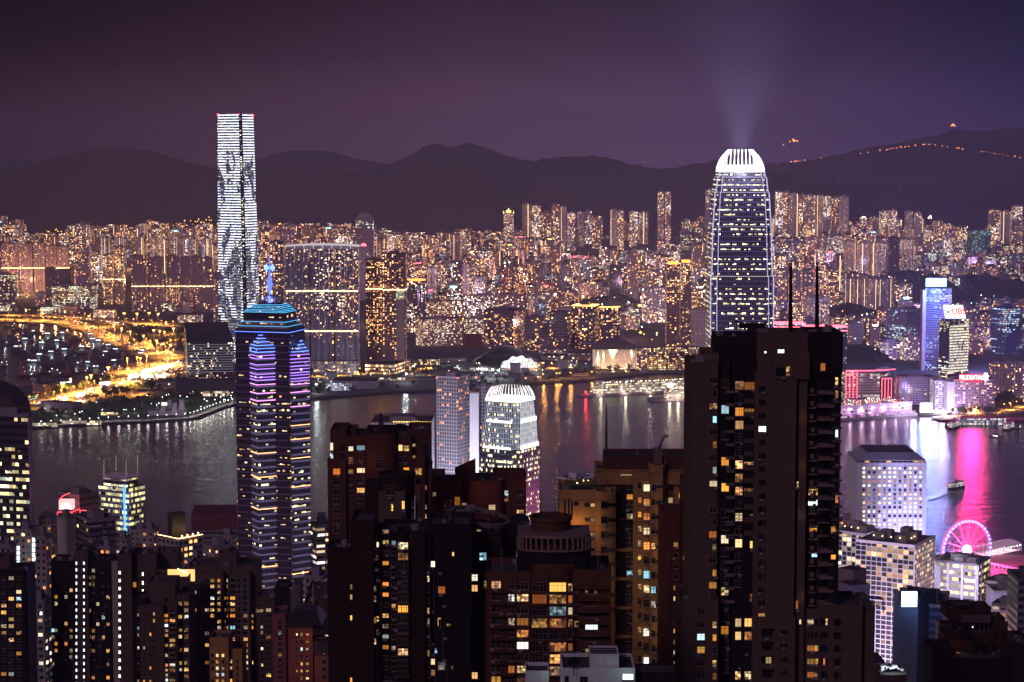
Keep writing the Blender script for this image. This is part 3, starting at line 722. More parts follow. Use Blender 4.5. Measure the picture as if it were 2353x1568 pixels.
# towers with roof screens, east side
e_screenb=emit('e_screenb',(.25,.62,1),5.5);e_panelw=emit('e_panelw',(1,.97,.98),2.2)
r_,A,zt,Yb=T('office_tower','tall slim office tower carrying a big blue white rooftop screen',(2126,2163,2187),664,852,'offb',(.34,.28,.45),'office tower',roofs=0)
q=MB();a,b=PX(2121,Yb,120),PX(2129,Yb,120);q.box(a,b,Yb+4,Yb+26,3,P(2120,668,Yb).z,col=(.6,.48,.55));q.build('service_core',[m_wall],r_)
pa,pb=P(2128,659,Yb-2),P(2175,640,Yb-2);q=MB();q.box(pa.x,pb.x,Yb-2,Yb,pa.z,pb.z);q.build('screen',[e_screenb],r_)
q=MB()
for t in(.1,.35,.6,.9):x=pa.x+(pb.x-pa.x)*t;q.tube((x,Yb-1,zt-1),(x,Yb-1,pa.z+1),.5,n=4)
q.build('screen_frame',[m_metal],r_)
glow('screen_glow',(pa.x,Yb-45,pb.z),(.15,.3,1),1.6e6,None,8);glow('screen_glow',(pb.x+60,Yb-60,pa.z-90),(.4,.3,1),1.2e6,None,8)  # free blue and violet lights added to tint haze and nearby facades
r_,A,zt,Yb=T('office_tower','office tower with a sloping white bank sign above a brightly gridded face',(2159,2182,2227),735,868,'off',(.12,.12,.22),'office tower',ang=62,roofs=0)
q=MB();bar(A,0,.02,.98,12,zt-10,1.2,q,cell=(2.2,5),out=1.0,col=(.3,.3,.35));q.build('lit_facade',[facade('f_ubs',(.04,.96),(.2,.75),p=.86,grp=.3,gx=8,st=1.5,lo=.6,ramp=[(0,(1,.8,.5)),(.7,(1,.93,.7)),(1,(1,1,.95))],seed=41)],r_)
M_,Rr=A[0],A[1]
za,zb_=P(2195,732,Yb).z,P(2195,702,Yb).z
xl0,xl1,xr0,xr1=PX(2172,Yb,za),PX(2168.5,Yb,zb_),PX(2219.5,Yb,za),PX(2214,Yb,zb_)
q=MB();q.face([(xl0,Yb-1,za),(xr0,Yb-1,za),(xr1,Yb+6,zb_),(xl1,Yb+6,zb_)]);q.build('sign_panel',[e_panelw],r_)
q=MB();q.face([(xl1,Yb+6.6,zb_),(xr1,Yb+6.6,zb_),(xr0,Yb+3,za),(xl0,Yb+3,za)])
for t in(0,.33,.66,1):x=xl0+(xr0-xl0)*t;q.tube((x,Yb+4,zt-2),(x,Yb+6,zb_-1),.5,n=4)
q.build('sign_frame',[m_metal],r_)
e_ured=emit('e_ured',(1,.01,.02),1.1);e_key=emit('e_key',(.01,.01,.012),.0)
tx=text('lettering','UBS',15.5,P(2203.5,716,Yb+.2),e_ured,r_,bold=.25);tx.rotation_euler=(R(74),0,0)
q=MB();c_=P(2178.5,717.3,Yb+.2)
for k in range(3):
 a=math.pi*k/3+.5;d=Vector((math.cos(a),0,math.sin(a)))
 q.tube(c_-d*6+Vector((0,-.8,0)),c_+d*6+Vector((0,-.8,0)),.75,n=4)
 for s in(-1,1):
  q.lathe(tuple(c_+d*5*s+Vector((0,-1,0))),[(1.6,0),(1.6,.4)],8)
  q.ball(c_+d*5.8*s+Vector((0,-.8,0)),1.2,n=6)
q.build('key_emblem',[m_black],r_)
# the crowded districts between the landmarks
def dome(name,us,vt,vb,seed,dep=160,ridge=.0):
 """wooded knoll: bumpy mound of tree tops"""
 Y=yof(vb);z1=P(us[0],vt,Y+dep/2).z;r=random.Random(seed)
 x0,x1=PX(us[0],Y,3),PX(us[1],Y,3);N,M_=46,16;vs=[];fs=[]
 for j in range(M_+1):
  for i in range(N+1):
   s,t=i/N,j/M_
   k=max(0,1-(2*s-1)**2)**.6*max(0,1-(2*t-1)**2)**.6
   z=3+(z1-3)*k*(.85+.22*fbm(s*5,t*4,seed))+(r.random()-.3)*5*min(1,k*4)
   vs.append((x0+(x1-x0)*s+r.uniform(-2,2),Y+dep*t,z-(1 if k==0 else 0)))
 for j in range(M_):
  for i in range(N):a=j*(N+1)+i;fs.append((a,a+1,a+N+2,a+N+1))
 me=bpy.data.meshes.new(name);me.from_pydata(vs,[],fs);me.materials.append(m_wood);o=bpy.data.objects.new(name,me);COL.objects.link(o);tag(o,kind='structure')
 occ(us[0],us[1],vt+(vb-vt)*.25,vb,Y,name)
m_wood=ground_mat('wooded',(.006,.012,.006),(.030,.045,.018),.12)
dome('wooded_hill',(1300,1510),541,582,3,600)
dome('wooded_hill',(2095,2250),632,700,5,500)
dome('wooded_hill',(2225,2420),624,690,6,500)
dome('wooded_hill',(1935,2056),800,834,7,170)
dome('wooded_hill',(1330,1470),678,705,8,170)
dome('wooded_hill',(1925,2010),700,720,9,120)
dome('wooded_hill',(2050,2130),618,648,10,200)
SKY=[(-60,488),(45,492),(60,535),(150,532),(165,515),(215,518),(290,514),(310,520),(320,502),(385,504),(395,520),(420,503),(495,498),(560,505),(610,506),(650,512),(690,514),(760,512),(880,515),(900,530),(1000,535),(1080,522),(1140,528),(1190,520),(1210,478),(1300,482),(1382,495),(1390,545),
       (1400,508),(1440,498),(1490,496),(1500,500),(1600,480),(1640,460),(1780,455),(1950,458),(1956,492),(2000,490),(2125,490),(2140,500),(2215,512),(2225,530),(2265,530),(2273,490),(2400,480)]
VBM=[(-60,692),(60,690),(120,655),(220,690),(300,590),(495,600),(500,790),(640,800),(820,600),(940,690),(955,735),(1062,740),(1110,738),(1250,745),(1430,760),(1475,770),(1530,792),(1640,800),(1800,850),(1935,790),(2050,800),(2075,835),(2120,838),(2230,845),(2280,820),(2400,820)]
PAL=[((.42,.33,.30),'beige'),((.50,.36,.34),'pink'),((.34,.30,.34),'grey'),((.55,.48,.48),'pale'),((.26,.17,.17),'brown'),((.20,.18,.24),'slate'),((.45,.30,.22),'tan')]
rc=random.Random(5)
cand=[]
Y=3980.0
while Y<8250:
 st=44 if Y<5000 else 52 if Y<6500 else 62
 x=-.30*Y
 while x<.30*Y:
  x+=rc.uniform(24,44)*(1 if Y<6500 else 1.15)
  yy=Y+rc.uniform(-14,14)
  z0=tz(yy);u,vb=proj((x,yy,z0))
  if u<-40 or u>2390:continue
  if vb>lerp_pts(VBM,u):continue
  cl=math.sin(x*.006+1.3*math.sin(Y*.004))+math.sin(Y*.0047+x*.002)
  q=rc.random()
  if Y>6600:h=rc.uniform(55,120)if cl>-.4 else rc.uniform(25,60)
  elif cl>.9:h=rc.uniform(70,125)
  elif q<.62:h=rc.uniform(24,48)
  elif q<.92:h=rc.uniform(45,80)
  else:h=rc.uniform(80,125)
  if 960<u<1500 and Y<6800 and q<.9:h=min(h,rc.uniform(30,62))
  if u>2080 and Y<6800:h=min(h,rc.uniform(18,60))
  vt=proj((x,yy,z0+h))[1];lim=lerp_pts(SKY,u)+rc.random()*14
  if vt<lim:
   h=(vb-lim)/F*yy
   if h<14:continue
   vt=lim
  if rc.random()<.12:continue
  w=rc.uniform(17,30)if h<60 else rc.uniform(20,32)
  if rc.random()<.12:w*=1.7
  hu=w/yy*F/2
  bad=False
  for(a,b,t_,b_,Yl,nm)in OCC:
   if b<u-hu or a>u+hu:continue
   if yy<Yl+30:
    if vt<b_-(b_-t_)*(.12 if Yl<7000 else .38):bad=True;break
   elif yy<Yl+70:bad=True;break
  if bad:continue
  cand.append([yy,x,z0,h,w,u,vb,vt,hu])
 Y+=st
cand.sort()
GW,GH=1180,400
grid=bytearray(GW*GH)
def paint(u0,u1,v0,v1):
 c=0
 for gv in range(max(0,int((v0-440)/1)),min(GH,int((v1-440)/1))):
  for gu in range(max(0,int(u0/2)),min(GW,int(u1/2))):
   if not grid[gv*GW+gu]:grid[gv*GW+gu]=1;c+=1
 return c
items=[(c[0],0,c)for c in cand]+[(o[4],1,o)for o in OCC]
items.sort(key=lambda t:t[0])
vis=[]
for Yk,k,o in items:
 if k:paint(o[0],o[1],o[2],o[3])
 else:
  n=paint(o[5]-o[8],o[5]+o[8],o[7],o[6])
  if n>=3:vis.append((n,o))
vis.sort(key=lambda t:-t[0])
ANCH=[(20,600,'banded western towers'),(190,560,'tall slim western tower'),(240,640,'slim pale pair'),(380,650,'six banded towers'),(400,550,'six ribbed blocks'),(545,600,'striped supertall'),(608,560,'slender yellow windowed tower'),(660,560,'flat unlit grey block'),(740,520,'wing-roofed slab'),(838,530,'domed glass tower'),(905,600,'dark brown pair'),(957,670,'orange rooftop tower'),(1010,720,'wide pink block'),
  (1095,710,'long pale blocks'),(1168,510,'gold horned tower'),(1180,640,'reddish twin'),(1280,490,'hillside towers under the peak'),(1400,560,'wooded knoll'),(1415,640,'black office tower'),(1456,620,'spired warm tower'),(1370,720,'golden roof pair'),(1502,690,'framed white block'),(1510,535,'glowing yellow slabs'),(1561,650,'orange crowned twin'),(1527,470,'lone tall pair'),(1610,740,'pale grid hotel'),
  (1860,470,'skyline towers right of the crown'),(1850,650,'yellow windowed estate'),(1875,710,'white ribbon office'),(1990,580,'beige eastern slabs'),(1914,560,'grey ribbed slab'),(2000,680,'two squat estates'),(2075,750,'pale framed office'),(2150,700,'blue screen tower'),(2195,780,'bank sign tower'),(2250,560,'green netted site'),(2310,760,'blue ribbon office'),(2300,500,'eastern skyline towers')]
ORD=['first','second','third','fourth','fifth','sixth','seventh','eighth','ninth','tenth','eleventh','twelfth','thirteenth','fourteenth','fifteenth','sixteenth','seventeenth','eighteenth','nineteenth','twentieth','twenty-first','twenty-second','twenty-third','twenty-fourth','twenty-fifth']
def shape(mb,o,r):
 yy,x,z0,h,w,u,vb,vt,hu=o
 col,cn=r.choice(PAL)
 k=.85+r.random()*.3;col=tuple(c*k for c in col)
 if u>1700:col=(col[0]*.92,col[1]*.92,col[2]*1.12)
 q=r.random()
 ang=r.uniform(-.5,.5)
 if h>70:
  A=cross(x,yy,w*1.05,.45,ang)if q<.55 else notch(rect(x,yy,w*1.1,16,ang),5,1.8);st=r.choice([0,0,1,3,0]);sh='cross plan tower' if q<.55 else 'ribbed slab'
 elif h>45:A=notch(rect(x,yy,w,17,ang),6,1.2)if q<.7 else rect(x,yy,w,18,ang);st=r.choice([0,1,1,2,4,6]);sh='mid rise block'
 else:A=rect(x,yy,w,20,ang);st=r.choice([0,1,2,2,4,5,7]);sh='low block'
 sn=['apt','apt2','dark','est','off','offd','offb','hot'][st]
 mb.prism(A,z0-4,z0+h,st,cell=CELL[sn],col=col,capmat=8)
 return col,cn,sh,A,sn
CM=[STY[s]for s in('apt','apt2','dark','est','off','offd','offb','hot')]+[m_roof]
chosen=vis[:300];rest=vis[300:]
used={}
infos=[]
for n,o in chosen:
 u,v=o[5],o[7]
 best=min(ANCH,key=lambda a:(a[0]-u)**2+((a[1]-v)*1.3)**2)
 du,dv=u-best[0],v-best[1]
 d=('right of' if du>0 else 'left of')if abs(du)>abs(dv)*1.2 else('below' if dv>0 else 'above')
 infos.append((o,best[2],d,math.hypot(du,dv)))
bydir={}
for t in infos:bydir.setdefault((t[1],t[2]),[]).append(t)
for(anc,d),lst in bydir.items():
 lst.sort(key=lambda t:t[3])
 for k,(o,_,_,_)in enumerate(lst):
  r=random.Random(int(o[1]*7+o[0]));mb=MB()
  col,cn,sh,A,sn=shape(mb,o,r)
  nm='tower' if o[3]>70 else 'building'
  wn_={'dark':'few windows lit','est':'a lit stair line','off':'bright office floors','offd':'scattered office floors','offb':'bluish office floors','hot':'even dotted windows'}.get(sn,'speckled warm windows')
  lab=f'{cn} {sh}, {wn_}, {ORD[min(k, 24)]} {d} the {anc}'
  if len(lab.split())>16:lab=f'{cn} {sh}, {ORD[min(k, 24)]} {d} the {anc}'
  root=thing({'tower':'residential_tower','building':'city_block'}[nm],lab,'tower' if nm=='tower' else 'city block',(o[1],o[0],o[2]),'buildings of the far shore districts')
  mb.build('walls',CM,root)
  q=MB();zt=o[2]+o[3]
  for j in range(r.choice([1,2,2])):
   q.prism([p+Vector((r.uniform(-2,2),0))for p in shrink(rect(o[1],o[0],o[4],14,0),r.uniform(.2,.5))],zt,zt+r.uniform(2.5,7),0,col=tuple(c*.8 for c in col))
  if r.random()<.10:q.prism(shrink(A,.5),zt+.5,zt+r.uniform(2,5),1)
  q.build('rooftop',[m_wall,r.choice([e_orange,e_neonr,e_cyan,e_gold,e_white])],root)
mb=MB();r=random.Random(77)
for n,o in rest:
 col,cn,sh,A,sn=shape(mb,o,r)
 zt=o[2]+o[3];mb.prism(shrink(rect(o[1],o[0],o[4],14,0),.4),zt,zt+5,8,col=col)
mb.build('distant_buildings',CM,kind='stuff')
mb=MB();r=random.Random(8)
n=0
while n<2600:
 Yl=r.uniform(4100,8400);x=r.uniform(-.3,.3)*Yl;z0=tz(Yl)
 u,v=proj((x,Yl,z0))
 if v>lerp_pts(VBM,u)+12:continue
 if 1300<u<1510 and 540<v<580:continue
 n+=1
 s=r.choice([.8,1.1,1.6])*(1 if r.random()<.93 else 1.8)
 mb.ball((x,Yl,z0+r.uniform(6,14)),s,r.choice([0,0,0,0,1,1,2,3]if u<1500 else[0,0,1,1,1,3,2]),n=4)
for k in range(170):
 t=r.random();u=60+430*t;v=540-30*t+r.uniform(-8,22);Yl=r.uniform(7600,8600)
 mb.ball(P(u,v,Yl),r.uniform(.9,1.8),0,n=4)
for(u0,u1,v0,v1,n_,k_,y_)in((900,1150,535,560,60,0,7900),(1370,1500,567,580,30,1,7800),(2235,2353,588,606,40,1,7300),(610,660,512,525,16,0,8200),(1365,1373,618,622,3,1,6500),(1340,1356,682,696,6,3,5300),(0,160,535,556,40,0,8000),(2130,2150,497,503,4,1,8000),(1060,1110,545,560,12,0,7600),(420,495,498,520,24,0,8400),(2100,2353,655,700,26,0,6200),(1000,1500,600,760,70,1,5000)):
 for k in range(n_):mb.ball(P(r.uniform(u0,u1),r.uniform(v0,v1),y_+r.uniform(-150,150)),r.uniform(1.2,2.6)*y_/8000,k_ if r.random()<.8 else 3,n=4)
mb.build('distant_street_lamps',[e_sodium,e_lampw,e_cyan,e_warm],kind='stuff')
mb=MB()
for(a,b,m_)in(((1783,377),(1850,368),9),((1850,368),(1990,352),9),((1990,352),(2060,340),10),((2060,340),(2130,331),16),((2130,331),(2200,340),12),((2200,340),(2345,362),22)):
 for k in range(m_):
  t=(k+r.random())/m_;u=a[0]+(b[0]-a[0])*t;v=a[1]+(b[1]-a[1])*t+r.uniform(-1,1)
  mb.ball(P(u,v,11000),RND.choice([2.0,2.8,3.8]),0,n=4)if RND.random()<.55 else None
for u,v,s in((2190,287,7),(2186,289,4),(2194,290,4),(1825,324,7),(1832,324,5),(1815,326,4),(1822,321,5),(1556,410,4),(1566,411,4),(1548,428,3),(1800,333,3),(1462,402,3),(1478,372,3)):
 mb.ball(P(u,v,10900),s,0,n=4)
mb.build('ridge_road_lamps',[emit('e_ridge',(1,.26,.05),6,sample=False)],kind='stuff')
for k in range(26):
 Yl=4150+3300*((k*7)%26)/26;u=40+2300*k/26;Yl=max(Yl,5700)if u<560 else Yl;x=(u-CX)/F*Yl
 glow('street_light',(x,Yl,tz(Yl)+34),(1,.45,.2)if u<700 else((1,.55,.5)if k%2 else(1,.6,.75))if u<1600 else((.7,.55,1)if k%2 else(1,.55,.8)),7e5,None,8)  # added lights without fixtures, they brighten the far district walls
# west kowloon waterfront
def ribbon(name,pts,w,z,mat,kind='structure',th=None,label=None,cat=None):
 """road strip along survey points; w metres wide"""
 P3=[G(u,v,z)for u,v in pts];L=[];Rr=[]
 for i,p in enumerate(P3):
  a=P3[max(0,i-1)];b=P3[min(len(P3)-1,i+1)];d=(b-a);d.z=0;d.normalize();n_=Vector((-d.y,d.x,0))*w/2
  L.append(p+n_);Rr.append(p-n_)
 mb=MB()
 for i in range(len(P3)-1):
  mb.face([Rr[i],Rr[i+1],L[i+1],L[i]],0)
  if th:
   for q in(L,Rr):
    a,b=q[i],q[i+1];up=Vector((0,0,1.1));dn=Vector((0,0,-th));mb.face([a+dn,b+dn,b+up,a+up],0)
 if th:
  for i in range(0,len(P3),2):p=P3[i];mb.tube((p.x,p.y,3),(p.x,p.y,p.z-th),1.3,n=6)
 return mb.build(name,mat,kind=kind,label=label,cat=cat)
def smooth(pts,n=6):
 out_=[]
 for i in range(len(pts)-1):
  p0,p1,p2,p3=pts[max(0,i-1)],pts[i],pts[i+1],pts[min(len(pts)-1,i+2)]
  for k in range(n):
   t=k/n
   out_.append(tuple(.5*(2*p1[j]+(p2[j]-p0[j])*t+(2*p0[j]-5*p1[j]+4*p2[j]-p3[j])*t*t+(3*p1[j]-p0[j]-3*p2[j]+p3[j])*t**3)for j in(0,1)))
 return out_+[pts[-1]]
sheet('park_lawn',g3([(70,975),(200,968),(330,962),(440,955),(478,942),(530,924),(540,915),(430,905),(330,905),(240,918),(180,930),(70,935)],3.02),None,3.02,m_grass)
prom=smooth([(60,980),(130,977),(200,972.5),(265,968),(330,966),(400,962.5),(440,959),(475,947.5),(505,936),(545,925)],8)
ribbon('promenade',prom,9,3.06,m_pave)
ribbon('seawall',[(u,v+2.5)for u,v in smooth([(-100,985),(70,982),(200,974.5),(330,968.5),(440,961.5),(480,948),(535,928),(600,922),(710,917),(800,909),(927,899),(1000,896),(1149,889),(1247,879),(1352,874),(1393,870)],5)],9,1.2,m_rock)
main=smooth([(40,935),(100,930),(150,921),(196,909),(230,899),(265,889),(300,878),(345,866),(395,849),(440,832)],6)
ribbon('expressway',main,62,3.05,m_road)
ribbon('service_road',smooth([(60,945),(130,940),(190,930),(248,920.5),(295,913),(360,899),(420,884)]),16,3.04,m_road)
ribbon('toll_apron',smooth([(250,872),(300,866),(350,858),(400,846),(440,834)]),90,3.035,m_road)
ribbon('yard_ground',smooth([(240,768),(270,772),(300,779),(335,792),(370,806),(405,822)]),95,3.035,m_road)
ribbon('quay_road',smooth([(-60,731),(20,734),(80,733),(150,737),(185,747),(230,762),(262,778),(285,797)]),40,3.03,m_road)
ribbon('elevated_road',smooth([(-60,722),(40,724),(110,726),(180,731),(240,738),(300,747),(342,752),(400,754),(470,755),(520,756)]),22,11,m_road,th=2)
ribbon('ramp_road',smooth([(285,745),(300,752),(314,758),(324,765),(322,772),(335,776)]),14,7,m_road,th=1.5)
ribbon('waterfront_road',smooth([(690,868),(740,866),(800,864),(860,860),(930,853),(990,846)]),26,3.05,m_road)
ribbon('station_road',smooth([(1150,848),(1200,850),(1260,846),(1330,842),(1365,846)]),30,3.05,m_road)
ribbon('tram_road',smooth([(1180,826),(1240,836),(1300,842),(1380,852),(1500,853),(1587,850)]),14,3.06,m_road)
ribbon('salisbury_road',smooth([(2150,962),(2230,956),(2300,948),(2360,935),(2450,928)]),40,3.05,m_road)
ribbon('bypass_road',smooth([(2230,690),(2290,697),(2360,699),(2420,700)]),22,6,m_road)
# lamps
def lamp_proto(name,label,h,mat,arm=1.6,r=.22,head=.8,two=False):
 t=thing(name,label,'street lamp',(0,0,0))
 q=MB();q.tube((0,0,0),(0,0,h),r,r*.6,n=6);q.tube((0,0,h),(arm,0,h+.3),r*.5,n=5)
 if two:q.tube((0,0,h),(-arm,0,h+.3),r*.5,n=5)
 q.build('pole',[m_metal],t)
 q=MB();q.ball((arm,0,h+.1),head,n=6,sq=.5)
 if two:q.ball((-arm,0,h+.1),head,n=6,sq=.5)
 q.build('lamp_head',[mat],t);return t
lamp_no=[0]
def place_lamp(proto,u,v,h,label,group,col=None,power=0,z=3.0,radius=1.2,loc=None):
 p=loc or G(u,v,z)
 if proto.get('used'):o=clone(proto,p,RND.random()*6,1,label)
 else:o=proto;o.location=p;proto['used']=1
 o['label']=label;o['group']=group
 if power:glow('lamp_light',(p.x,p.y,p.z+h-.8),col,power*(2.2 if h>8 and col==SOD else 1),None,radius,*(('SPOT',150,(0,0,0),.6)if h>8 and col==SOD and 'quay' not in group else()))
 return o
L_mast=lamp_proto('high_mast_lamp','x',26,e_sodium,1.8,.45,1.5,True)
L_road=lamp_proto('street_lamp','x',11,e_sodium,1.6,.2,.9)
L_park=lamp_proto('park_lamp','x',6,e_lampw,.5,.16,.55)
SOD=(1,.40,.07)
masts=[(249.5,878),(210,897),(144,919),(200,902),(163,906),(293,856),(316,853),(323,855),(337,847),(362,838),(384,836),(392,841),(296,881),(296.5,905),(367.5,788),(378,790),(354,786),(399,782),(382,767),(343,744),(364,746),(315,746),(286,745),(262,741),(262,775),(300,790),(330,800),(360,812),(280,782),(392,822),(240,752),(205,752),(150,740),(60,736),(100,737),(20,733)]
for k,(u,v)in enumerate(masts):
 place_lamp(L_mast,u,v,26,'tall high mast lamp with twin orange heads standing over the expressway','high mast lamps over the expressway',SOD,5e5 if k<14 else 4.2e5,radius=2)
rr=random.Random(31)
def along(pts,n,off=0):
 P3=[G(u,v,3)for u,v in pts];Ls=[0]
 for a,b in zip(P3,P3[1:]):Ls.append(Ls[-1]+(b-a).length)
 for k in range(n):
  s=Ls[-1]*(k+.5)/n
  for i in range(len(P3)-1):
   if Ls[i+1]>=s:
    t=(s-Ls[i])/(Ls[i+1]-Ls[i]);p=P3[i].lerp(P3[i+1],t);d=(P3[i+1]-P3[i]).normalized()
    yield Vector((p.x-d.y*off,p.y+d.x*off,p.z)),math.atan2(d.y,d.x);break
for k,(p,a)in enumerate(along(main,26,34)):place_lamp(L_road,0,0,11,'orange street lamp on the landward kerb of the main expressway','lamps on the landward kerb',SOD,3e4,loc=p)
for k,(p,a)in enumerate(along(main,22,-34)):place_lamp(L_road,0,0,11,'orange street lamp on the harbour side kerb of the main expressway','lamps on the harbour side kerb',SOD,3e4,loc=p)
for(pts,n,lab)in((smooth([(-40,735),(40,737),(100,737),(170,746),(230,765),(270,783)]),26,'behind the typhoon shelter quay'),(smooth([(60,721),(180,728),(300,743),(430,750),(515,752)]),24,'beside the elevated road'),
                      (smooth([(240,764),(300,775),(350,795),(405,818)]),16,'in the orange lit cargo yard'),(smooth([(690,866),(800,862),(900,855),(1000,845)]),14,'on the road below the waterfront slab'),
                      (smooth([(1150,848),(1230,848),(1330,842)]),9,'outside the curved station'),(smooth([(2150,958),(2230,952),(2300,944),(2353,934)]),10,'on the palm lined road by the ferry pier')):
 for k,(p,a)in enumerate(along(pts,n,rr.uniform(-6,6))):
  place_lamp(L_road,0,0,11,'orange street lamp '+lab,'lamps '+lab,SOD,6e4 if k%2 else 0,loc=p)
WHT=(1,.92,.85)
for k,(p,a)in enumerate(along(prom,30,5)):
 place_lamp(L_park,0,0,6,'white park lamp on the curving harbour promenade','promenade lamps',WHT,2200,loc=p)
for k in range(46):
 u=rr.uniform(85,535);lo=lerp_pts([(85,940),(240,925),(330,912),(430,910),(540,916)],u);hi=lerp_pts([(85,966),(330,958),(440,950),(540,922)],u)
 place_lamp(L_park,u,rr.uniform(lo,hi),6,'white park lamp among the trees of the waterfront park','park lamps',(.85,1,.7),2200 if k%2 else 0)
flood=lamp_proto('flood_mast','x',16,emit('e_flood',(.7,.95,1),60),1.0,.3,1.6)
for u,v in((1097,868),(1108,868.5),(1118,869),(1131,870),(1147,872),(950,862),(933,880),(728,905)):
 place_lamp(flood,u,v,16,'glaring white floodlight mast on the building site by the water','site floodlights',(.8,.97,1),2.6e4)
for k,(u,v)in enumerate(((1250,874),(1280,872),(1288,871.5),(1312,870),(1361,868))):
 place_lamp(L_road,u,v,11,'orange quay lamp reflecting in the harbour west of the pleasure pier','quay lamps',SOD,9e3)
glow('knoll_flood',P(1440,570,8050),(1,.85,.4),1.2e6,None,6);glow('knoll_flood',P(1480,570,8050),(1,.85,.4),1.2e6,None,6)
for u in(1440,1480):
 t=thing('stadium_floodlight',('left' if u<1450 else 'right')+' yellow floodlight glaring in front of the wooded knoll','floodlight',P(u,590,8000));q=MB();q.tube(P(u,590,8000),P(u,574,8000),.8);q.build('pole',[m_metal],t)
 q=MB();q.ball(P(u,572.5,8000),5.5,n=8);q.build('lamp_head',[emit('e_yf',(1,.8,.35),14)],t)
# trees
m_leaf=ground_mat('leaves',(.02,.045,.012),(.07,.12,.03),.8)
m_bark=wall('w_bark',(.09,.06,.04))
def tree_proto(seed,h,w):
 r=random.Random(seed);t=thing('broadleaf_tree','x','tree',(0,0,0))
 q=MB();q.tube((0,0,0),(r.uniform(-.3,.3),0,h*.45),.38,.22,n=6)
 for k in range(4):
  a=r.uniform(0,6.3);q.tube((0,0,h*.38),(math.cos(a)*w*.3,math.sin(a)*w*.3,h*.7),.2,.06,n=4)
 q.build('trunk',[m_bark],t)
 q=MB();cl=[(r.uniform(-.5,.5)*w*.6,r.uniform(-.5,.5)*w*.6,h*r.uniform(.5,.86),w*r.uniform(.16,.3))for _ in range(9)]
 for k in range(260):
  cx_,cy_,cz_,cr_=r.choice(cl);d=Vector((r.gauss(0,1),r.gauss(0,1),r.gauss(0,.8))).normalized()*cr_*r.uniform(.7,1.1)
  c_=Vector((cx_,cy_,cz_))+d;s=r.uniform(.35,.75);a=Vector((r.gauss(0,1),r.gauss(0,1),r.gauss(0,1))).normalized()*s;b=a.cross(d.normalized()+Vector((.01,0,0))).normalized()*s
  q.face([c_-a,c_+b,c_+a,c_-b])
 q.build('crown',[m_leaf],t);return t
TP=[tree_proto(k,h,w)for k,(h,w)in enumerate(((11,9),(13,12),(9,8),(14,10)))]
tused=set()
def tree(u,v,label,group,k=None,sc=1.0,z=3.0,loc=None):
 k=rr.randrange(4)if k is None else k;p=loc or G(u,v,z)
 if k in tused:o=clone(TP[k],p,rr.random()*6,sc*rr.uniform(.8,1.2),label)
 else:tused.add(k);o=TP[k];o.location=p
 o['label']=label;o['group']=group
for k in range(44):
 t=rr.random();u=190+230*t;v=lerp_pts([(190,925),(250,914),(300,905),(360,893),(420,880)],u)+rr.uniform(-4,4)
 tree(u,v,'leafy tree in the belt between the expressway and the park','trees between expressway and park',sc=1.3)
for k in range(58):
 u=rr.uniform(85,440);lo=lerp_pts([(85,950),(200,940),(330,915),(430,905)],u);hi=lerp_pts([(85,968),(330,958),(440,950)],u)
 tree(u,rr.uniform(lo,hi),'dark leafy tree inside the waterfront park','trees of the waterfront park')
for k in range(34):
 t=rr.random();u=110+150*t;v=915-38*t+rr.uniform(-3,3);tree(u,v,'orange lit tree on the strip between shelter and expressway','trees of the shelter strip',sc=1.1)
for k in range(50):
 u=rr.uniform(300,420);v=rr.uniform(758,800)+(u-300)*.08;tree(u,v,'orange lit tree of the grove left of the black hotel','trees left of the black hotel',sc=1.5)
for k in range(22):
 u=rr.uniform(705,760);tree(u,rr.uniform(888,908),'tree on the site edge below the waterfront slab','trees below the waterfront slab')
for k in range(20):
 u=rr.uniform(1290,1480);tree(u,rr.uniform(853,864),'low tree in front of the glowing pleated theatre','trees before the theatre')
for k in range(14):
 u=rr.uniform(2180,2290);tree(u,rr.uniform(949,956),'street tree at the foot of the red sign hotel','trees at the red sign hotel',sc=1.1)
for u,v in((2295,940),(2306,944),(2318,938),(2300,930),(2312,928)):tree(u,v,'big round tree beside the palm lined road','big trees by the palms',k=1,sc=2.0)
# cars
m_car=wall('w_carpaint',(.30,.30,.32),.3,mottle=.05);e_head=emit('e_head',(1,.93,.8),30,sample=False);e_tail=emit('e_tail',(1,.03,.02),14,sample=False)
def car_proto(bus=False):
 t=thing('bus' if bus else 'car','x','bus' if bus else 'car',(0,0,0));L_,w,h=(11.5,2.5,4.2)if bus else(4.5,1.9,1.5)
 q=MB()
 if bus:q.box(-L_/2,L_/2,-w/2,w/2,.5,h)
 else:
  q.loft([(-L_/2,-w/2),(L_/2,-w/2),(L_/2,w/2),(-L_/2,w/2)],.35,[(-L_/2+.1,-w/2+.05),(L_/2-.15,-w/2+.05),(L_/2-.15,w/2-.05),(-L_/2+.1,w/2-.05)],.85)
  q.loft([(-1.6,-w/2+.1),(1.1,-w/2+.1),(1.1,w/2-.1),(-1.6,w/2-.1)],.85,[(-1.1,-w/2+.3),(.5,-w/2+.3),(.5,w/2-.3),(-1.1,w/2-.3)],h)
 q.build('body',[m_car],t)
 q=MB()
 for x in(-L_*.32,L_*.32):
  for y in(-w/2,w/2-.2):q.tube((x,y,.35),(x,y+.2,.35),.35,n=8)
 q.build('wheels',[m_black],t)
 if bus:q=MB();q.box(-L_/2+.4,L_/2-.4,-w/2-.02,w/2+.02,1.5,2.2);q.box(-L_/2+.4,L_/2-.4,-w/2-.02,w/2+.02,2.9,3.7);q.build('windows',[emit('e_bus',(.9,1,.9),3,sample=False)],t)
 for s in(-.7,.7):
  q=MB();q.ball((L_/2,s,.7),.38,n=5);q.build('headlight',[e_head],t)
  q=MB();q.ball((-L_/2,s,.8),.28,n=5);q.build('taillight',[e_tail],t)
 return t
CAR=car_proto();BUS=car_proto(True);cu_=set()
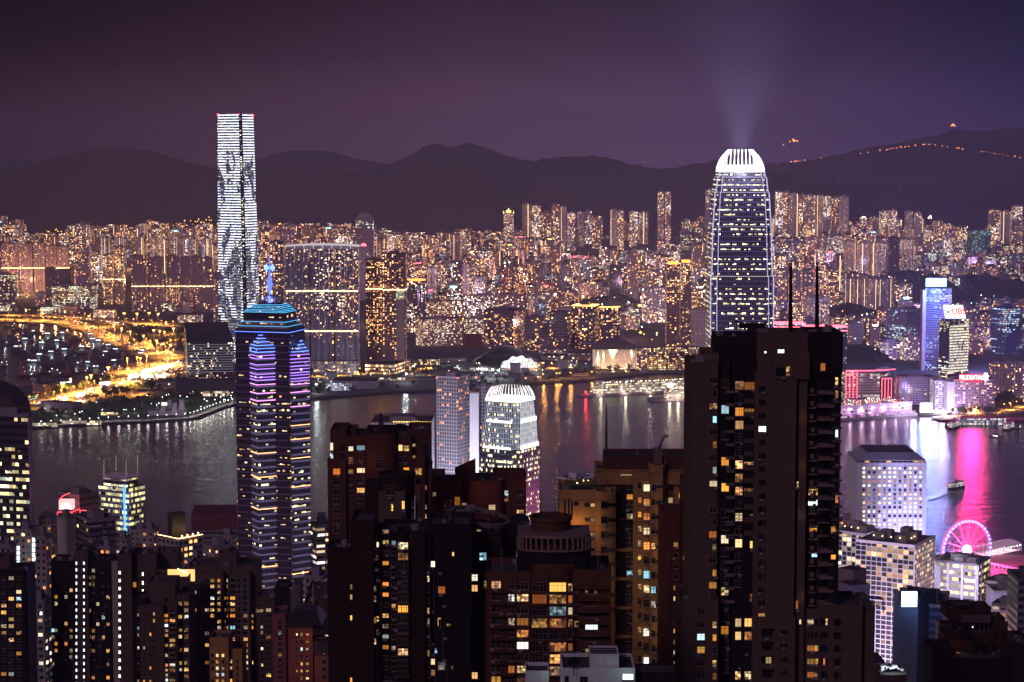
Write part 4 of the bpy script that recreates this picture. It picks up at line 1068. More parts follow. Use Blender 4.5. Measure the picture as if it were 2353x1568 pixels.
def car(p,a,bus,label,group):
 pr=BUS if bus else CAR
 if bus in cu_:o=clone(pr,p,a,1,label)
 else:cu_.add(bus);o=pr;o.location=p;o.rotation_euler=(0,0,a)
 o['label']=label;o['group']=group
for off,n,fl in((-20,22,0),(-13,20,0),(-6,22,0),(8,22,1),(15,24,1),(22,20,1)):
 for k,(p,a)in enumerate(along(main,n,off)):
  if rr.random()<.2:continue
  bus=rr.random()<.15
  car(p+Vector((rr.uniform(-8,8),0,.1)),a+(math.pi if fl else 0),bus,('double deck bus' if bus else 'small car')+' on the expressway '+('heading west with headlights on' if fl else 'heading east with red tail lights'),('buses' if bus else 'cars')+(' heading west' if fl else ' heading east'))
el=smooth([(-60,722),(40,724),(110,726),(180,731),(240,738),(300,747),(342,752),(400,754),(470,755)])
for k in range(46):
 u=rr.uniform(150,340);v=lerp_pts(el,u)+rr.uniform(-.6,.6);p=G(u,v,11.3)
 car(p,math.pi+.1,False,'car with dazzling headlights on the elevated road','cars on the elevated road')
# toll plaza and low buildings
e_cano=emit('e_canopy',(1,.97,.9),6)
def canopy(u0,u1,v0,v1,label,h=7,dep=9,e=None):
 p0,p1=G(u0,v0+h/.8,3),G(u1,v1+h/.8,3);d=(p1-p0);d.normalize();n_=Vector((-d.y,d.x,0))*dep;up=Vector((0,0,1))
 t=thing('lit_canopy',label,'canopy',p0)
 q=MB();a,b=p0+up*h,p1+up*h;q.prism([(a.x,a.y),(b.x,b.y),(b.x+n_.x,b.y+n_.y),(a.x+n_.x,a.y+n_.y)],h+3,h+5.2,bottom=True);q.build('roof',[m_white],t)
 q=MB();off=n_.normalized()*-.3;q.face([a+off-up*1.5,b+off-up*1.5,b+off+up*4,a+off+up*4]);q.build('light_fascia',[e or e_cano],t)
 q=MB()
 for k in range(6):c_=p0.lerp(p1,k/5)+n_*.5;q.tube(c_,c_+up*(h+1),.4)
 q.build('columns',[m_metal],t)
canopy(325,393,857,841,'longest dazzling white canopy slanting across the toll plaza',12)
canopy(296,318,866,866,'westmost of three short white toll canopies',6)
canopy(328,350,866,866,'middle one of three short white toll canopies',6)
canopy(360,381,866,865,'eastmost of three short white toll canopies',6)
canopy(176,196,912,907,'short white lit canopy on the expressway west of the toll plaza',6)  # added glowing canopy stands in for a trail of vehicle lights
canopy(143,153,921,917,'smallest white lit canopy at the western end of the expressway',5)
canopy(229,253,884,882,'white and blue lit gantry sign across the expressway',5,1,emit('e_gantry',(.55,.75,1),3))
for k,(u,v)in enumerate(((325,852),(350,862),(300,866),(378,850),(186,910),(340,845),(370,838))):glow('canopy_light',G(u,v,12),(1,.66,.3),1.6e5,None,3,'SPOT',150,(0,0,0),.6)
def low(name,label,us,vt,vb,style,col,cat='building',**k):return T(name,label,us,vt,vb,style,col,cat,roofs=k.pop('roofs',0),**k)
low('terminal_building','long two storey office with orange lit windows on the shelter strip',(75,104,137),884,903,'hot',(.5,.3,.2),ang=20,dep=25)
low('warehouse','big windowless grey hall with a pale stripe on the park edge',(93,168,187),927,950,'dark',(.24,.20,.22),mat=m_wall,ang=24)
low('depot','low curved depot between toll plaza and park',(331,402),876,893,'offd',(.35,.25,.22),dep=20)
low('stadium_stand','teal boarded stand with red lights at the west end',(30,62,84),909,921,'offb',(.1,.3,.3))
r_,A,zt,Yb=low('kiosk_row','western strip of promenade kiosks with bright fronts',(68,130),972,979,'full',(.5,.45,.4),dep=5,mat=facade('f_kiosk',(.05,.95),(.1,.9),p=.95,st=2.2,ramp=[(0,(1,.75,.4)),(1,(1,.95,.75))]))
low('kiosk_row','eastern strip of promenade kiosks with bright fronts',(143,231),967,974,'full',(.5,.45,.4),dep=5,mat=MATS['f_kiosk'])
low('pavilion','small open pavilion glowing gold above the promenade bend',(232,267),948,954,'full',(.5,.4,.3),dep=8,mat=facade('f_pav',(.02,.98),(.5,.95),p=1,st=3,ramp=[(0,(1,.6,.2)),(1,(1,.8,.4))]))
for k,(u0,u1,vt,vb,nm)in enumerate(((139,178,722-19,722,'station concourse with pale ribbed roof above the shelter'),(92,132,706,722,'low white railway building west of the glass offices'),(214,262,712,730,'mall with a lit terrace below the slim pale pair'),(370,395,698,716,'low block with square lit porch below the banded six'),(395,417,706,718,'small dark glass block below the banded six'),(418,436,694,719,'white narrow slab with a dark badge below the banded six'),(408,462,724,742,'pink low house beside the elevated road'))):
 low('low_building',nm,(u0,u1),vt,vb,('offd','off','hot','off','offd','dark','hot')[k],(.5,.42,.42),dep=30)
t=thing('ventilation_building','angular building with four tapering towers and a lit court in the park','building',G(393,955))
q=MB();base=front(340,424,940,G(393,955).y,22);q.prism(base,3,P(393,944,G(393,955).y).z,0,col=(.3,.28,.34));q.build('base',[m_wall],t)
Yv=G(393,955).y
for(u0,u1,v_,dy)in((366,381,927,0),(381,393,921,10),(393,407,926,0),(408,422,921,4)):
 q=MB();A=front(u0,u1,v_,Yv-2+dy,14);B_=[A[0]+Vector(((A[1].x-A[0].x)*.35,0)),A[1]-Vector(((A[1].x-A[0].x)*.12,0)),A[2]-Vector(((A[1].x-A[0].x)*.12,4)),A[3]+Vector(((A[1].x-A[0].x)*.35,-4))]
 q.loft(A,4,B_,P(400,v_,Yv).z,0,col=(.42,.38,.46));q.build('shaft',[m_wall],t)
q=MB();a,b=P(371,932,Yv-2.5),P(384,925,Yv-2.5);q.box(a.x,b.x,Yv-2.8,Yv-2.3,a.z,b.z);q.build('lit_court',[emit('e_court',(1,.95,.8),1.6)],t)
f_mus=facade('f_mus',(.06,.94),(.25,.8),p=.33,grp=.25,gx=3,st=3.2,seed=51,ramp=[(0,(1,.7,.4)),(.5,(1,.92,.8)),(1,(.9,.95,1))],glass=(.03,.03,.05))
r_,A,zt,Yb=T('hotel','black louvred hotel slab with white lit rows standing at the park end',(424,430,537),788,905,'off',(.07,.06,.08),'hotel',mat=f_mus,cell=(2.4,4.2),ang=80,roofs=1)
q=MB()
for k in range(12):bar(A,0,0,1,zt-4-k*4.2,zt-3.4-k*4.2,.5,q,out=.6)
q.build('lit_louvres',[emit('e_louv',(.8,.8,.95),.35)],r_)
q=MB();q.prism(front(404,540,880,Yb-40,60),12,P(430,876,Yb-40).z,0,col=(.05,.045,.06),bottom=True,capmat=0);q.build('podium',[wall('w_pod',(.05,.045,.06))],r_)
q=MB();q.prism(front(466,522,908,Yb-36,30),3,12.5,0,cell=(4,5),cap=0);q.build('lobby',[facade('f_lob2',(.05,.95),(.05,.95),p=.85,st=1.8,ramp=[(0,(1,.75,.5)),(1,(1,.95,.8))])],r_)
# middle of the shore
low('glass_arcade','red framed arcade with glowing gold glass below the dark brown pair',(839,905,938),838,861,'full',(.3,.06,.05),ang=14,mat=facade('f_arc',(.04,.96),(.2,.8),p=.75,grp=.5,st=3,ramp=[(0,(1,.45,.15)),(1,(1,.85,.5))],wallcol=(.25,.05,.04)),cell=(5,8))
low('warehouse','grey gabled warehouse on the site by the water',(764,866),876,894,'dark',(.3,.28,.32),mat=m_wall,dep=60)
low('site_office','white lit site office block in front of the gabled warehouse',(748,806),880,898,'full',(.8,.8,.9),mat=facade('f_site',(.1,.9),(.2,.8),p=.5,grp=.3,st=2.6,ramp=[(0,(.6,.7,1)),(1,(1,1,1))]),dep=14)
low('vent_shaft','tall square concrete shaft next to the gabled warehouse',(751,771),856,878,'dark',(.3,.28,.3),mat=m_wall)
for k,(u0,u1,vt,vb,nm)in enumerate(((1283,1307,827,848,'dark cubic vent tower left of the pleated theatre'),(1172,1196,836,858,'dark cubic vent tower in front of the glass wave station'),(1197,1216,848,866,'small dark vent tower nearer the quay'),(1463,1487,800,856,'grey slab wedged beside the pleated theatre'))):
 low('vent_tower' if k<3 else 'narrow_block',nm,(u0,u1),vt,vb,'dark' if k<3 else 'apt',(.20,.18,.25)if k<3 else(.4,.38,.4),dep=18,mat=m_wall if k<3 else None)
rs=random.Random(44)
for k,(u0,u1,vt,vb,st_,c_,nm)in enumerate(((944,1010,826,838,'off',(.4,.3,.3),'long low shed with bright doors right of the gold arcade'),(1014,1072,822,832,'offd',(.3,.26,.3),'flat dark shed behind the site floodlights'),(1080,1118,846,854,'full',(.5,.45,.5),'bright canopied stop before the curved station'),
  (1216,1250,832,842,'hot',(.5,.35,.3),'orange lit flyover house right of the wave front'),(1246,1296,818,828,'off',(.4,.3,.3),'long lit deck left of the cubic vent tower'),(1305,1358,812,828,'offd',(.3,.1,.09),'red brown hall behind the left edge of the theatre'),(1238,1300,802,812,'hot',(.4,.3,.3),'low arcade under the balcony towers'),(1130,1168,856,864,'dark',(.4,.33,.38),'pale box hut on the quay under the station'),
  (870,930,868,874,'off',(.4,.36,.5),'violet lit covered way on the building site'),(960,1060,868,874,'offd',(.2,.2,.26),'dark site hoarding by the water'),(1060,1096,876,883,'dark',(.3,.28,.3),'stack of site cabins near the sea wall'),(1205,1245,864,872,'dark',(.3,.26,.32),'grey shed on the quay west of the orange lamps'),(1316,1352,858,866,'offd',(.3,.26,.3),'low customs shed beside the long pier'))):
 low('low_building',nm,(u0,u1),vt,vb,st_,c_,dep=22)
ribbon('station_ramp',smooth([(1000,846),(1040,838),(1080,836),(1110,842),(1130,850),(1110,856),(1070,853),(1050,846),(1075,841)]),14,6,m_road,th=1.2)
ribbon('site_road',smooth([(700,882),(780,876),(880,872),(980,862),(1060,860),(1150,858)]),20,3.08,m_road)
for k in range(46):
 u=rs.uniform(700,1350);v=lerp_pts([(700,872),(900,858),(1100,848),(1350,842)],u)+rs.uniform(-8,18)
 q=rs.random();place_lamp(L_park if q<.55 else L_road,u,v,6 if q<.55 else 11,('cold white' if q<.55 else 'orange')+' lamp on the station quarter shore',('white' if q<.55 else 'orange')+' lamps of the station quarter',(.75,.95,1)if q<.55 else SOD,9e3 if k%2 else 0)
for k in range(60):tree(rs.uniform(705,1340),lerp_pts([(700,905),(900,888),(1100,876),(1340,862)],rs.uniform(705,1340))+rs.uniform(-10,4),'small tree on the undeveloped shore','trees of the undeveloped shore')
t=thing('rail_station','sweeping curved roof station with a bright glass wave front','railway station',G(1160,845))
Ys=G(1160,845).y;q=MB()
for j in range(5):
 n_=26
 for k in range(n_):
  def pt(s,jj):
   u=1078+165*s;v=842-44*math.sin(math.pi*min(1,s*1.0))**.8*(1-jj*.10)+4*math.sin(s*9+jj)-jj*1.5
   return P(u,v,Ys+jj*42)
  q.face([pt(k/n_,j),pt((k+1)/n_,j),pt((k+1)/n_,j+1),pt(k/n_,j+1)],smooth=True)
q.build('roof',[wall('w_strf',(.22,.20,.26),.4)],t)
q=MB()
for k in range(20):
 s0,s1=k/20,(k+1)/20
 def fr(s):return P(1150+86*s,843-24*math.sin(math.pi*s)**.6-2.5*math.sin(s*25),Ys-14)
 a,b=fr(s0),fr(s1);q.face([(a.x,a.y,4),(b.x,b.y,4),(b.x,b.y,b.z),(a.x,a.y,a.z)],0,[(s0*30,0),(s1*30,0),(s1*30,b.z/4),(s0*30,a.z/4)])
q.build('glass_front',[facade('f_stn',(.1,.9),(.1,.9),p=.97,st=1.5,curtain=.5,ramp=[(0,(.8,1,.8)),(.5,(1,1,.9)),(1,(.75,.85,1))],lo=.5)],t)
glow('station_light',P(1190,835,Ys-40),(.9,.95,1),1.2e5,None,3);glow('station_light',P(1110,830,Ys-60),(1,.95,.9),9e4,None,3)
t=thing('theatre','glowing pleated curtain walled theatre with a dark domed roof','theatre',G(1413,852));Yt=G(1413,852).y
m,n,o=newmat('pleats');tc=n.new('ShaderNodeTexCoord');x,y,z=n.sep(tc.outputs['Object'])[:3]
stripe=n.m('MULTIPLY_ADD',n.m('SINE',n.m('MULTIPLY',n.m('ADD',x,n.m('MULTIPLY',n.noise(tc.outputs['Object'],.02,1),30.0)),2.4)),.3,.7)
principled(n,o,(.65,.52,.45),.5,em=(1,.72,.52),es=n.m('MULTIPLY',stripe,.30))
A=front(1366,1460,800,Yt,60);q=MB();zt=P(1400,803,Yt).z;N=24
for i in range(4):
 a,b=A[i],A[(i+1)%4]
 for k in range(N):
  p0=a.lerp(b,k/N);p1=a.lerp(b,(k+1)/N);pm=a.lerp(b,(k+.5)/N);d=(b-a).normalized();nn=Vector((d.y,-d.x))*1.2
  for(s,e)in((p0,pm+nn),(pm+nn,p1)):q.face([(s.x,s.y,6),(e.x,e.y,6),(e.x,e.y,zt),(s.x,s.y,zt)])
q.build('curtain_walls',[m],t)
q=MB();e_tri=emit('e_tri',(1,.85,.45),3)
def tri(pts):q.face([tuple(P(u,v,Yt-2.2))for u,v in pts])
tri([(1398,803),(1419,803),(1408,826)]);tri([(1397,850),(1414,850),(1405,841)]);tri([(1450,803),(1454,812),(1452,826),(1449,812)]);tri([(1374,806),(1377,824),(1374,846),(1371,826)]);tri([(1387,806),(1389,818),(1387,836),(1385,818)])
q.build('lit_opening',[e_tri],t)
q=MB();n_=20
for k in range(n_):
 def rf(s,y):
  u=1360+108*s;return(PX(u,Yt,zt),Yt+y,zt+2+15*max(0,math.sin(math.pi*min(1,s*1.05)))**.9)
 q.face([rf(k/n_,-5),rf((k+1)/n_,-5),rf((k+1)/n_,62),rf(k/n_,62)],smooth=True)
 a,b=rf(k/n_,-5),rf((k+1)/n_,-5);q.face([(a[0],a[1],zt),(b[0],b[1],zt),b,a])
q.build('domed_roof',[wall('w_dr',(.10,.09,.11),.5)],t)
for u in(1375,1408,1440):glow('facade_light',P(u,853,Yt-12),(1,.6,.3),3.0e4,None,1)
occ(1362,1487,780,856,Yt,'theatre')
for k in range(9):
 u0=1489+(k%5)*24;w=rr.uniform(16,24);row=k//5
 low('commercial_block',('first','second','third','fourth','fifth','sixth','seventh','eighth','ninth')[k]+' gold lit low office block right of the pleated theatre',(u0,u0+w),800+row*13+rr.uniform(-4,4),836+row*14,'off',(.25,.18,.18),'office block',group='gold lit low offices',dep=20,mat=facade('f_gold',(.05,.95),(.25,.8),p=.55,grp=.35,st=3.4,seed=61,ramp=[(0,(1,.4,.1)),(.4,(1,.75,.3)),(.8,(1,.95,.6)),(1,(.5,1,.9))]))
# piers
m_hull=wall('w_pier',(.30,.26,.30));
def pier(label,us,v_l,v_r,vt_l,hgt,lights,seed):
 p0,p1=G(us[0],v_l,0),G(us[1],v_r,0);d=(p1-p0).normalized();n_=Vector((-d.y,d.x,0))
 if n_.y<0:n_=-n_
 t=thing('pier_building',label,'pier',p0)
 q=MB();w=34;q.prism([(p0.x,p0.y),(p1.x,p1.y),(p1.x+n_.x*w,p1.y+n_.y*w),(p0.x+n_.x*w,p0.y+n_.y*w)],-2,3.2,0,col=(.3,.27,.3));q.build('deck',[m_hull],t)
 s0=p0+d*26+n_*6
 def blk(a,b,z0,z1,wd,mat,nm,cell=(4,4),off=0):
  q=MB();x0=s0+d*a+n_*off;x1=p1+n_*(6+off)-d*b
  q.prism([(x0.x,x0.y),(x1.x,x1.y),(x1.x+n_.x*wd,x1.y+n_.y*wd),(x0.x+n_.x*wd,x0.y+n_.y*wd)],z0,z1,0,cell=cell,col=(.4,.34,.4));q.build(nm,[mat],t)
 f_p=facade('f_pier',(.04,.96),(.2,.8),p=.8,grp=.3,st=2.0,seed=70,ramp=[(0,(1,.7,.3)),(.7,(1,.95,.7)),(1,(.8,1,.9))])
 blk(0,0,3.2,3.2+hgt*.5,20,f_p,'lower_hall');blk(2,0,3.2+hgt*.5,3.8+hgt*.5,22,m_white,'cornice',off=-1);blk(1,0,3.8+hgt*.5,3.2+hgt,18,f_p,'upper_hall')
 q=MB();r=random.Random(seed)
 L_=(p1-s0).length
 for k in range(lights):c_=s0+d*(L_*(k+.5)/lights)+n_*r.uniform(0,14);q.ball((c_.x,c_.y,3.2+hgt+1.4),.8,k%2,n=4)
 q.build('roof_lights',[e_gold,e_white],t)
 q=MB();c_=s0+n_*9+d*8;q.lathe((c_.x,c_.y,3.2+hgt),[(7,0),(7,3),(9,3.2),(9,4)],12);q.build('bridge_deck',[m_white],t)
 for k in range(4):c_=p0+d*(30+k*L_/4)-n_*3;glow('pier_light',(c_.x,c_.y,6),(1,.8,.55),7e3,None,1.5)
 return t
pier('long liner shaped pier hall strung with gold and green roof lights',(1341,1600),913,901,877,17,46,1)
tq=pier('shorter white pier hall with scalloped lit roof, nearer than the liner shaped one',(1497,1610),923,921,885,15,18,2)
q=MB();p=G(1346,912,0);q.tube((p.x,p.y,3),(p.x,p.y,7),.3);q.ball((p.x,p.y,8),1.4,1,n=6);o=q.build('beacon',[m_metal,e_red],label='small red beacon on the tip of the long pier',cat='beacon');glow('beacon_light',(p.x,p.y-2,8),(1,.02,.03),1.2e4,None,1)
text('lettering','PACIFIC\nCLUB',4.0,P(1540,886,yof(921)-14),e_white,tq)
t=thing('cruise_terminal','long mall pier with a crowded rooftop car park and pink lit bays','cruise terminal',G(1930,966,0))
p0,p1=G(1870,973,0),G(2108,955,0);d=(p1-p0).normalized();n_=Vector((-d.y,d.x,0));q=MB()
def quad_(a,b,o0,o1):
 x0,x1=p0+d*a,p0+d*b;return[(x0+n_*o0)[:2],(x1+n_*o0)[:2],(x1+n_*o1)[:2],(x0+n_*o1)[:2]]
L_=(p1-p0).length
q.prism(quad_(0,L_,0,90),-2,3.3,0,col=(.25,.2,.3));q.build('quay',[m_hull],t)
f_ot=facade('f_ot',(.12,.88),(.15,.8),p=.8,st=2.2,seed=75,ramp=[(0,(1,.3,.7)),(.3,(1,.6,.8)),(.6,(1,.85,.6)),(1,(.4,.9,1))])
q=MB();q.prism(quad_(0,L_,14,74),3.3,19,0,cell=(7,5.2),col=(.55,.4,.6),capmat=1);q.build('hall',[f_ot,m_conc],t)
q=MB();q.prism(quad_(0,L_,13,14),16,21,0);q.build('parapet',[wall('w_parp',(.6,.5,.65))],t)
q=MB();q.prism(quad_(0,L_,5,12),3.3,7,0,cell=(5,3.6),col=(.5,.35,.55));q.build('shop_row',[f_ot],t)
for k in range(9):
 c_=p0+d*(L_*(k+.5)/9)+n_*12;q=MB();q.ball((c_.x,c_.y,15),.9,n=6);q.build('facade_lamp',[e_lampw],t);glow('facade_lamp_light',(c_.x,c_.y-2,13),(1,.6,.9),4e3,None,1)
for k in range(90):
 c_=p0+d*rr.uniform(5,L_-5)+n_*(20+6.5*rr.randrange(8));car(Vector((c_.x,c_.y,19.1)),math.atan2(n_.y,n_.x),False,'car parked in rows on the mall pier roof','cars parked on the pier roof')
for k in range(5):c_=p0+d*(L_*(k+.5)/5)+n_*45;place_lamp(L_park,0,0,6,'lamp on the rooftop car park of the mall pier','car park lamps',(.9,.95,1),9e3,loc=Vector((c_.x,c_.y,19.1)))
occ(1870,2108,925,970,p0.y,'terminal')
r_,A,zt,Yb=T('hotel','curved office hotel outlined in red neon tubes',(1944,2022),853,922,'off',(.5,.36,.42),'hotel',cell=(4,4.4),roofs=0,mat=facade('f_neoh',(.02,.98),(.3,.75),p=.42,grp=.6,gx=5,st=2.6,seed=80,ramp=OFF,wallcol=(.5,.38,.45)),dep=40)
q=MB();pts=[]
for k in range(15):
 s=k/14;u=2022+44*s;pts.append(Vector((PX(u,Yb,60),Yb+8+70*s*s)))
q.prism([A[1]]+pts+[pts[-1]+Vector((0,30)),A[1]+Vector((0,60))],3,zt-3,0,cell=(4,4.4));q.build('curved_wing',[MATS['f_neoh']],r_)
q=MB()
for(ua,ub)in((1944,1970),(2027,2049)):
 for k in range(4):
  x=PX(ua+(ub-ua)*k/3,Yb-1,60);z1=zt if ua<2000 else zt-12;q.tube((x,Yb-2,8),(x,Yb-2,z1),.55,n=4)
 q.tube((PX(ua,Yb,60),Yb-2,z1),(PX(ub,Yb,60),Yb-2,z1),.8,n=4)
for k in range(16):
 s0,s1=k/16,(k+1)/16;f_=lambda s:Vector((PX(1944+118*s,Yb,zt),Yb-2+50*max(0,s-.35)**2,zt+1));q.tube(f_(s0),f_(s1),.9,n=4)
q.build('neon_tubes',[emit('e_neonp',(1,.10,.16),5)],r_)
q=MB();q.prism(front(2026,2050,862,Yb-1.2,20),3,zt-12,0,cell=(5,4.4));q.build('stair_tower',[wall('w_st',(.10,.07,.10))],r_)
hotw=facade('f_harb',(.14,.86),(.2,.68),p=.26,colk=.15,st=3.2,seed=82,ramp=[(0,(1,.45,.25)),(.5,(1,.8,.6)),(1,(.8,.85,1))])
T('hotel','long violet lit hotel wing with recessed balconies',(2066,2150),868,930,'hot',(.42,.34,.55),'hotel',mat=hotw,cell=(4.4,3.5),dep=40)
T('hotel','white lit hotel wing nearest the dazzling forecourt',(2150,2178),877,944,'hot',(.72,.68,.85),'hotel',mat=facade('f_harw',(.14,.86),(.2,.68),p=.5,st=2.4,seed=83,ramp=[(0,(1,.8,.7)),(1,(.85,.85,1))]),cell=(4.4,3.5),dep=40)
T('building','blank white end tower beside the red sign hotel',(2178,2194),880,951,'dark',(.75,.72,.85),mat=wall('w_blank',(.7,.66,.8)),dep=30)
r_,A,zt,Yb=T('hotel','big hotel slab carrying the red rooftop lettering',(2195,2286),874,951,'hot',(.58,.40,.52),'hotel',mat=facade('f_pru',(.12,.88),(.22,.7),p=.4,grp=.15,st=3.0,seed=84,ramp=[(0,(1,.6,.4)),(.6,(1,.85,.75)),(1,(.9,.85,1))]),cell=(4.2,3.6),dep=40,roofs=1)
za,zb_=P(2230,876,Yb).z,P(2230,860,Yb).z;a,b=PX(2204,Yb,za),PX(2258,Yb,za)
q=MB();q.box(a,b,Yb-2,Yb,za,zb_);q.build('sign_board',[emit('e_pru',(1,.01,.03),2.4)],r_)
tx=text('lettering','PRUDENTIAL',10.5,((a+b)/2,Yb-2.6,(za+zb_)/2),emit('e_prut',(1,.8,.75),3.5),r_,sx=.60,bold=.05)
q=MB();c_=Vector(((b+PX(2272,Yb,za))/2-1,Yb-1,(za+zb_)/2+1))
prof=[(-.1,1),(.25,.8),(.5,.95),(.45,.45),(.85,.2),(.55,-.1),(.7,-.8),(.3,-.5),(0,-.95),(-.25,-.4),(-.8,-.6),(-.55,0),(-.95,.35),(-.4,.45)]
q.face([(c_.x+x*7,c_.y,c_.z+y*7)for x,y in prof]);q.build('figure_emblem',[emit('e_fig',(.75,.8,1),5)],r_)
glow('red_sign_light',((a+b)/2,Yb-12,za+4),(1,.02,.22),9e5,None,14,'SPOT',130,(-R(76),0,0),.5)
t=thing('floodlit_forecourt','overexposed white floodlight bank at the inner corner of the basin','floodlight',G(2128,952))
p=G(2128,952);q=MB();q.box(p.x-9,p.x+9,p.y,p.y+1.5,6,20);q.build('light_bank',[emit('e_bank',(.85,.85,1),14)],t)
q=MB()
for k in(-8,0,8):q.tube((p.x+k,p.y+.8,2),(p.x+k,p.y+.8,8),.5)
q.build('posts',[m_metal],t)
glow('bank_light',(p.x,p.y-6,14),(.55,.35,1),5e4,None,6,'SPOT',140,(-R(78),0,0),.6);glow('bank_spill',(p.x+20,p.y-30,16),(.5,.3,1),1.6e5,None,4)  # the violet point light is added to tint hotels and haze
for u,c_ in((2150,(1,.9,1)),(2175,(1,.95,.9)),(2100,(.8,.8,1))):p=G(u,957);glow('forecourt_light',(p.x,p.y,9),c_,7e4,None,3)
canopy(2140,2176,948,954,'bright canopy along the forecourt of the white hotel',6,10,emit('e_forec',(1,.9,1),1.2))
r_,A,zt,Yb=low('ferry_pier','long low two storey ferry pier east of the forecourt',(2208,2312),961,974,'off',(.5,.5,.65),'pier',dep=20,mat=facade('f_fp',(.06,.94),(.2,.75),p=.7,grp=.3,st=1.8,seed=90,ramp=[(0,(1,.9,.7)),(1,(.8,.9,1))]))
def boat_proto(kind):
 if kind=='ferry':
  t=thing('ferry','x','ferry',(0,0,0));L_,w=34,9
  hull=[(-L_/2,0),(-L_*.42,-w*.42),(-L_*.3,-w/2),(L_*.3,-w/2),(L_*.42,-w*.42),(L_/2,0),(L_*.42,w*.42),(L_*.3,w/2),(-L_*.3,w/2),(-L_*.42,w*.42)]
  q=MB();q.loft([Vector(p)*.93 for p in hull],-.5,[Vector(p)for p in hull],2.2,col=(.05,.15,.08));q.build('hull',[wall('w_fhull',(.04,.10,.07))],t)
  q=MB();q.prism([Vector(p)*.9 for p in hull],2.2,5,cell=(2.2,2.8),col=(.7,.7,.7));q.build('lower_deck',[facade('f_fd',(.08,.92),(.3,.85),p=.95,st=1.8,ramp=[(0,(1,.95,.8)),(1,(.9,1,1))])],t)
  q=MB();q.prism([Vector(p)*.84 for p in hull],5,7.6,cell=(2.2,2.8),col=(.7,.7,.7));q.build('upper_deck',[MATS['f_fd']],t)
  q=MB();q.prism([Vector(p)*.9 for p in hull],7.6,8.1,bottom=True);q.build('roof',[m_white],t)
  q=MB();q.box(-2,2,-1.5,1.5,8.1,10.5);q.tube((0,0,10),(0,0,13),1,.9,n=8);q.tube((4,0,8),(4,0,15),.15);q.build('funnel',[m_conc],t)
  q=MB()
  for x in(-L_/2,L_/2):q.ball((x*.93,0,4.5),.5,n=5)
  q.build('deck_light',[e_red],t)
 elif kind=='barge':
  t=thing('derrick_barge','x','crane barge',(0,0,0));L_,w=42,14
  q=MB();q.loft([(-L_/2+2,-w/2),(L_/2-2,-w/2),(L_/2-2,w/2),(-L_/2+2,w/2)],-.6,[(-L_/2,-w/2),(L_/2,-w/2),(L_/2,w/2),(-L_/2,w/2)],2.4);q.build('hull',[wall('w_bh',(.10,.05,.045))],t)
  q=MB();c4=[(-18,-4),(-12,-4),(-12,4),(-18,4)]
  top=(-14,0,27)
  for x,y in c4:q.tube((x,y,2.4),(top[0]+(x+15)*.12,y*.15,27),.35,n=4)
  for k in range(1,6):
   z=2.4+k*4.2;s=1-k/6.6
   pp=[(-15+(x+15)*s,y*s,z)for x,y in c4]
   for a_,b_ in zip(pp,pp[1:]+pp[:1]):q.tube(a_,b_,.2,n=4)
  q.build('frame_tower',[wall('w_fr',(.42,.16,.08))],t)
  q=MB();q.tube((-11,0,4),(12,0,23),.5,.3,n=4);q.tube((-13,0,27),(12,0,23),.1,n=3);q.build('boom',[wall('w_boom',(.35,.2,.06))],t)
  q=MB();q.box(4,14,-5,5,2.4,6.5);q.box(6,12,-3.5,3.5,6.5,8.8);q.build('deck_house',[wall('w_dh',(.25,.22,.22))],t)
  q=MB();q.ball((9,-3.8,9.3),.5,n=4);q.ball((4,-5.2,4),.4,n=4);q.build('lamp',[e_lampw],t)
 else:
  t=thing('work_boat' if kind=='small' else 'white_yacht','x','boat',(0,0,0));L_,w=(20,6)if kind=='small' else(24,6)
  hull=[(-L_/2,-w*.4),(L_*.2,-w/2),(L_/2,0),(L_*.2,w/2),(-L_/2,w*.4)]
  mm=wall('w_sh',(.10,.085,.09))if kind=='small' else wall('w_yh',(.22,.20,.22))
  q=MB();q.loft([Vector(p)*.85 for p in hull],-.4,[Vector(p)for p in hull],1.8);q.build('hull',[mm],t)
  q=MB();q.box(-6,3,-2,2,1.8,4.2);q.box(-4,1,-1.7,1.7,4.2,6);q.build('cabin',[wall('w_cab',(.11,.09,.09))],t)
  q=MB();q.tube((-1,0,6),(-1,0,10),.1,n=4);q.tube((-1,0,8),(-6,0,4),.08,n=3);q.build('mast',[m_metal],t)
  if kind!='small':q=MB();q.box(-5,2.5,-2.05,2.05,2.6,3.4);q.build('lit_windows',[emit('e_yw',(.7,.95,1),5)],t)
 return t
BP={k:boat_proto(k)for k in('ferry','barge','small','yacht')};bu=set()
def boat(kind,u,v,a,label,group=None,sc=1.0):
 p=G(u,v,0)
 if kind in bu:o=clone(BP[kind],p,R(a),sc,label)
 else:bu.add(kind);o=BP[kind];o.location=p;o.rotation_euler=(0,0,R(a));o.scale=(sc,)*3
 o['label']=label
 if group:o['group']=group
 elif 'group' in o:del o['group']
boat('ferry',2192,984,62,'double ended ferry berthed at the near end of the pier, left of the other',sc=1.25)
boat('ferry',2318,987,62,'double ended ferry berthed at the far right end of the pier',sc=1.25)
boat('yacht',2176,980,65,'small white boat tucked left of the left ferry')
boat('yacht',2341,985,65,'rounded white boat moored right of the right ferry',sc=1.1)
boat('ferry',2197,1122,40,'lone ferry under way across the pink reflection',sc=.95)
boat('yacht',2291,1007,-50,'small lit boat under way below the right ferry',sc=1.1)
for nm_,pts_ in(('boat_wake',[(2193,1129),(2178,1136),(2160,1143),(2135,1152)]),('boat_wake',[(2296,1009),(2312,1016),(2335,1024),(2360,1030)])):ribbon(nm_,pts_,7,.12,wall('w_wake',(.30,.26,.34),.35,mottle=.5,scale=.5),kind='stuff')
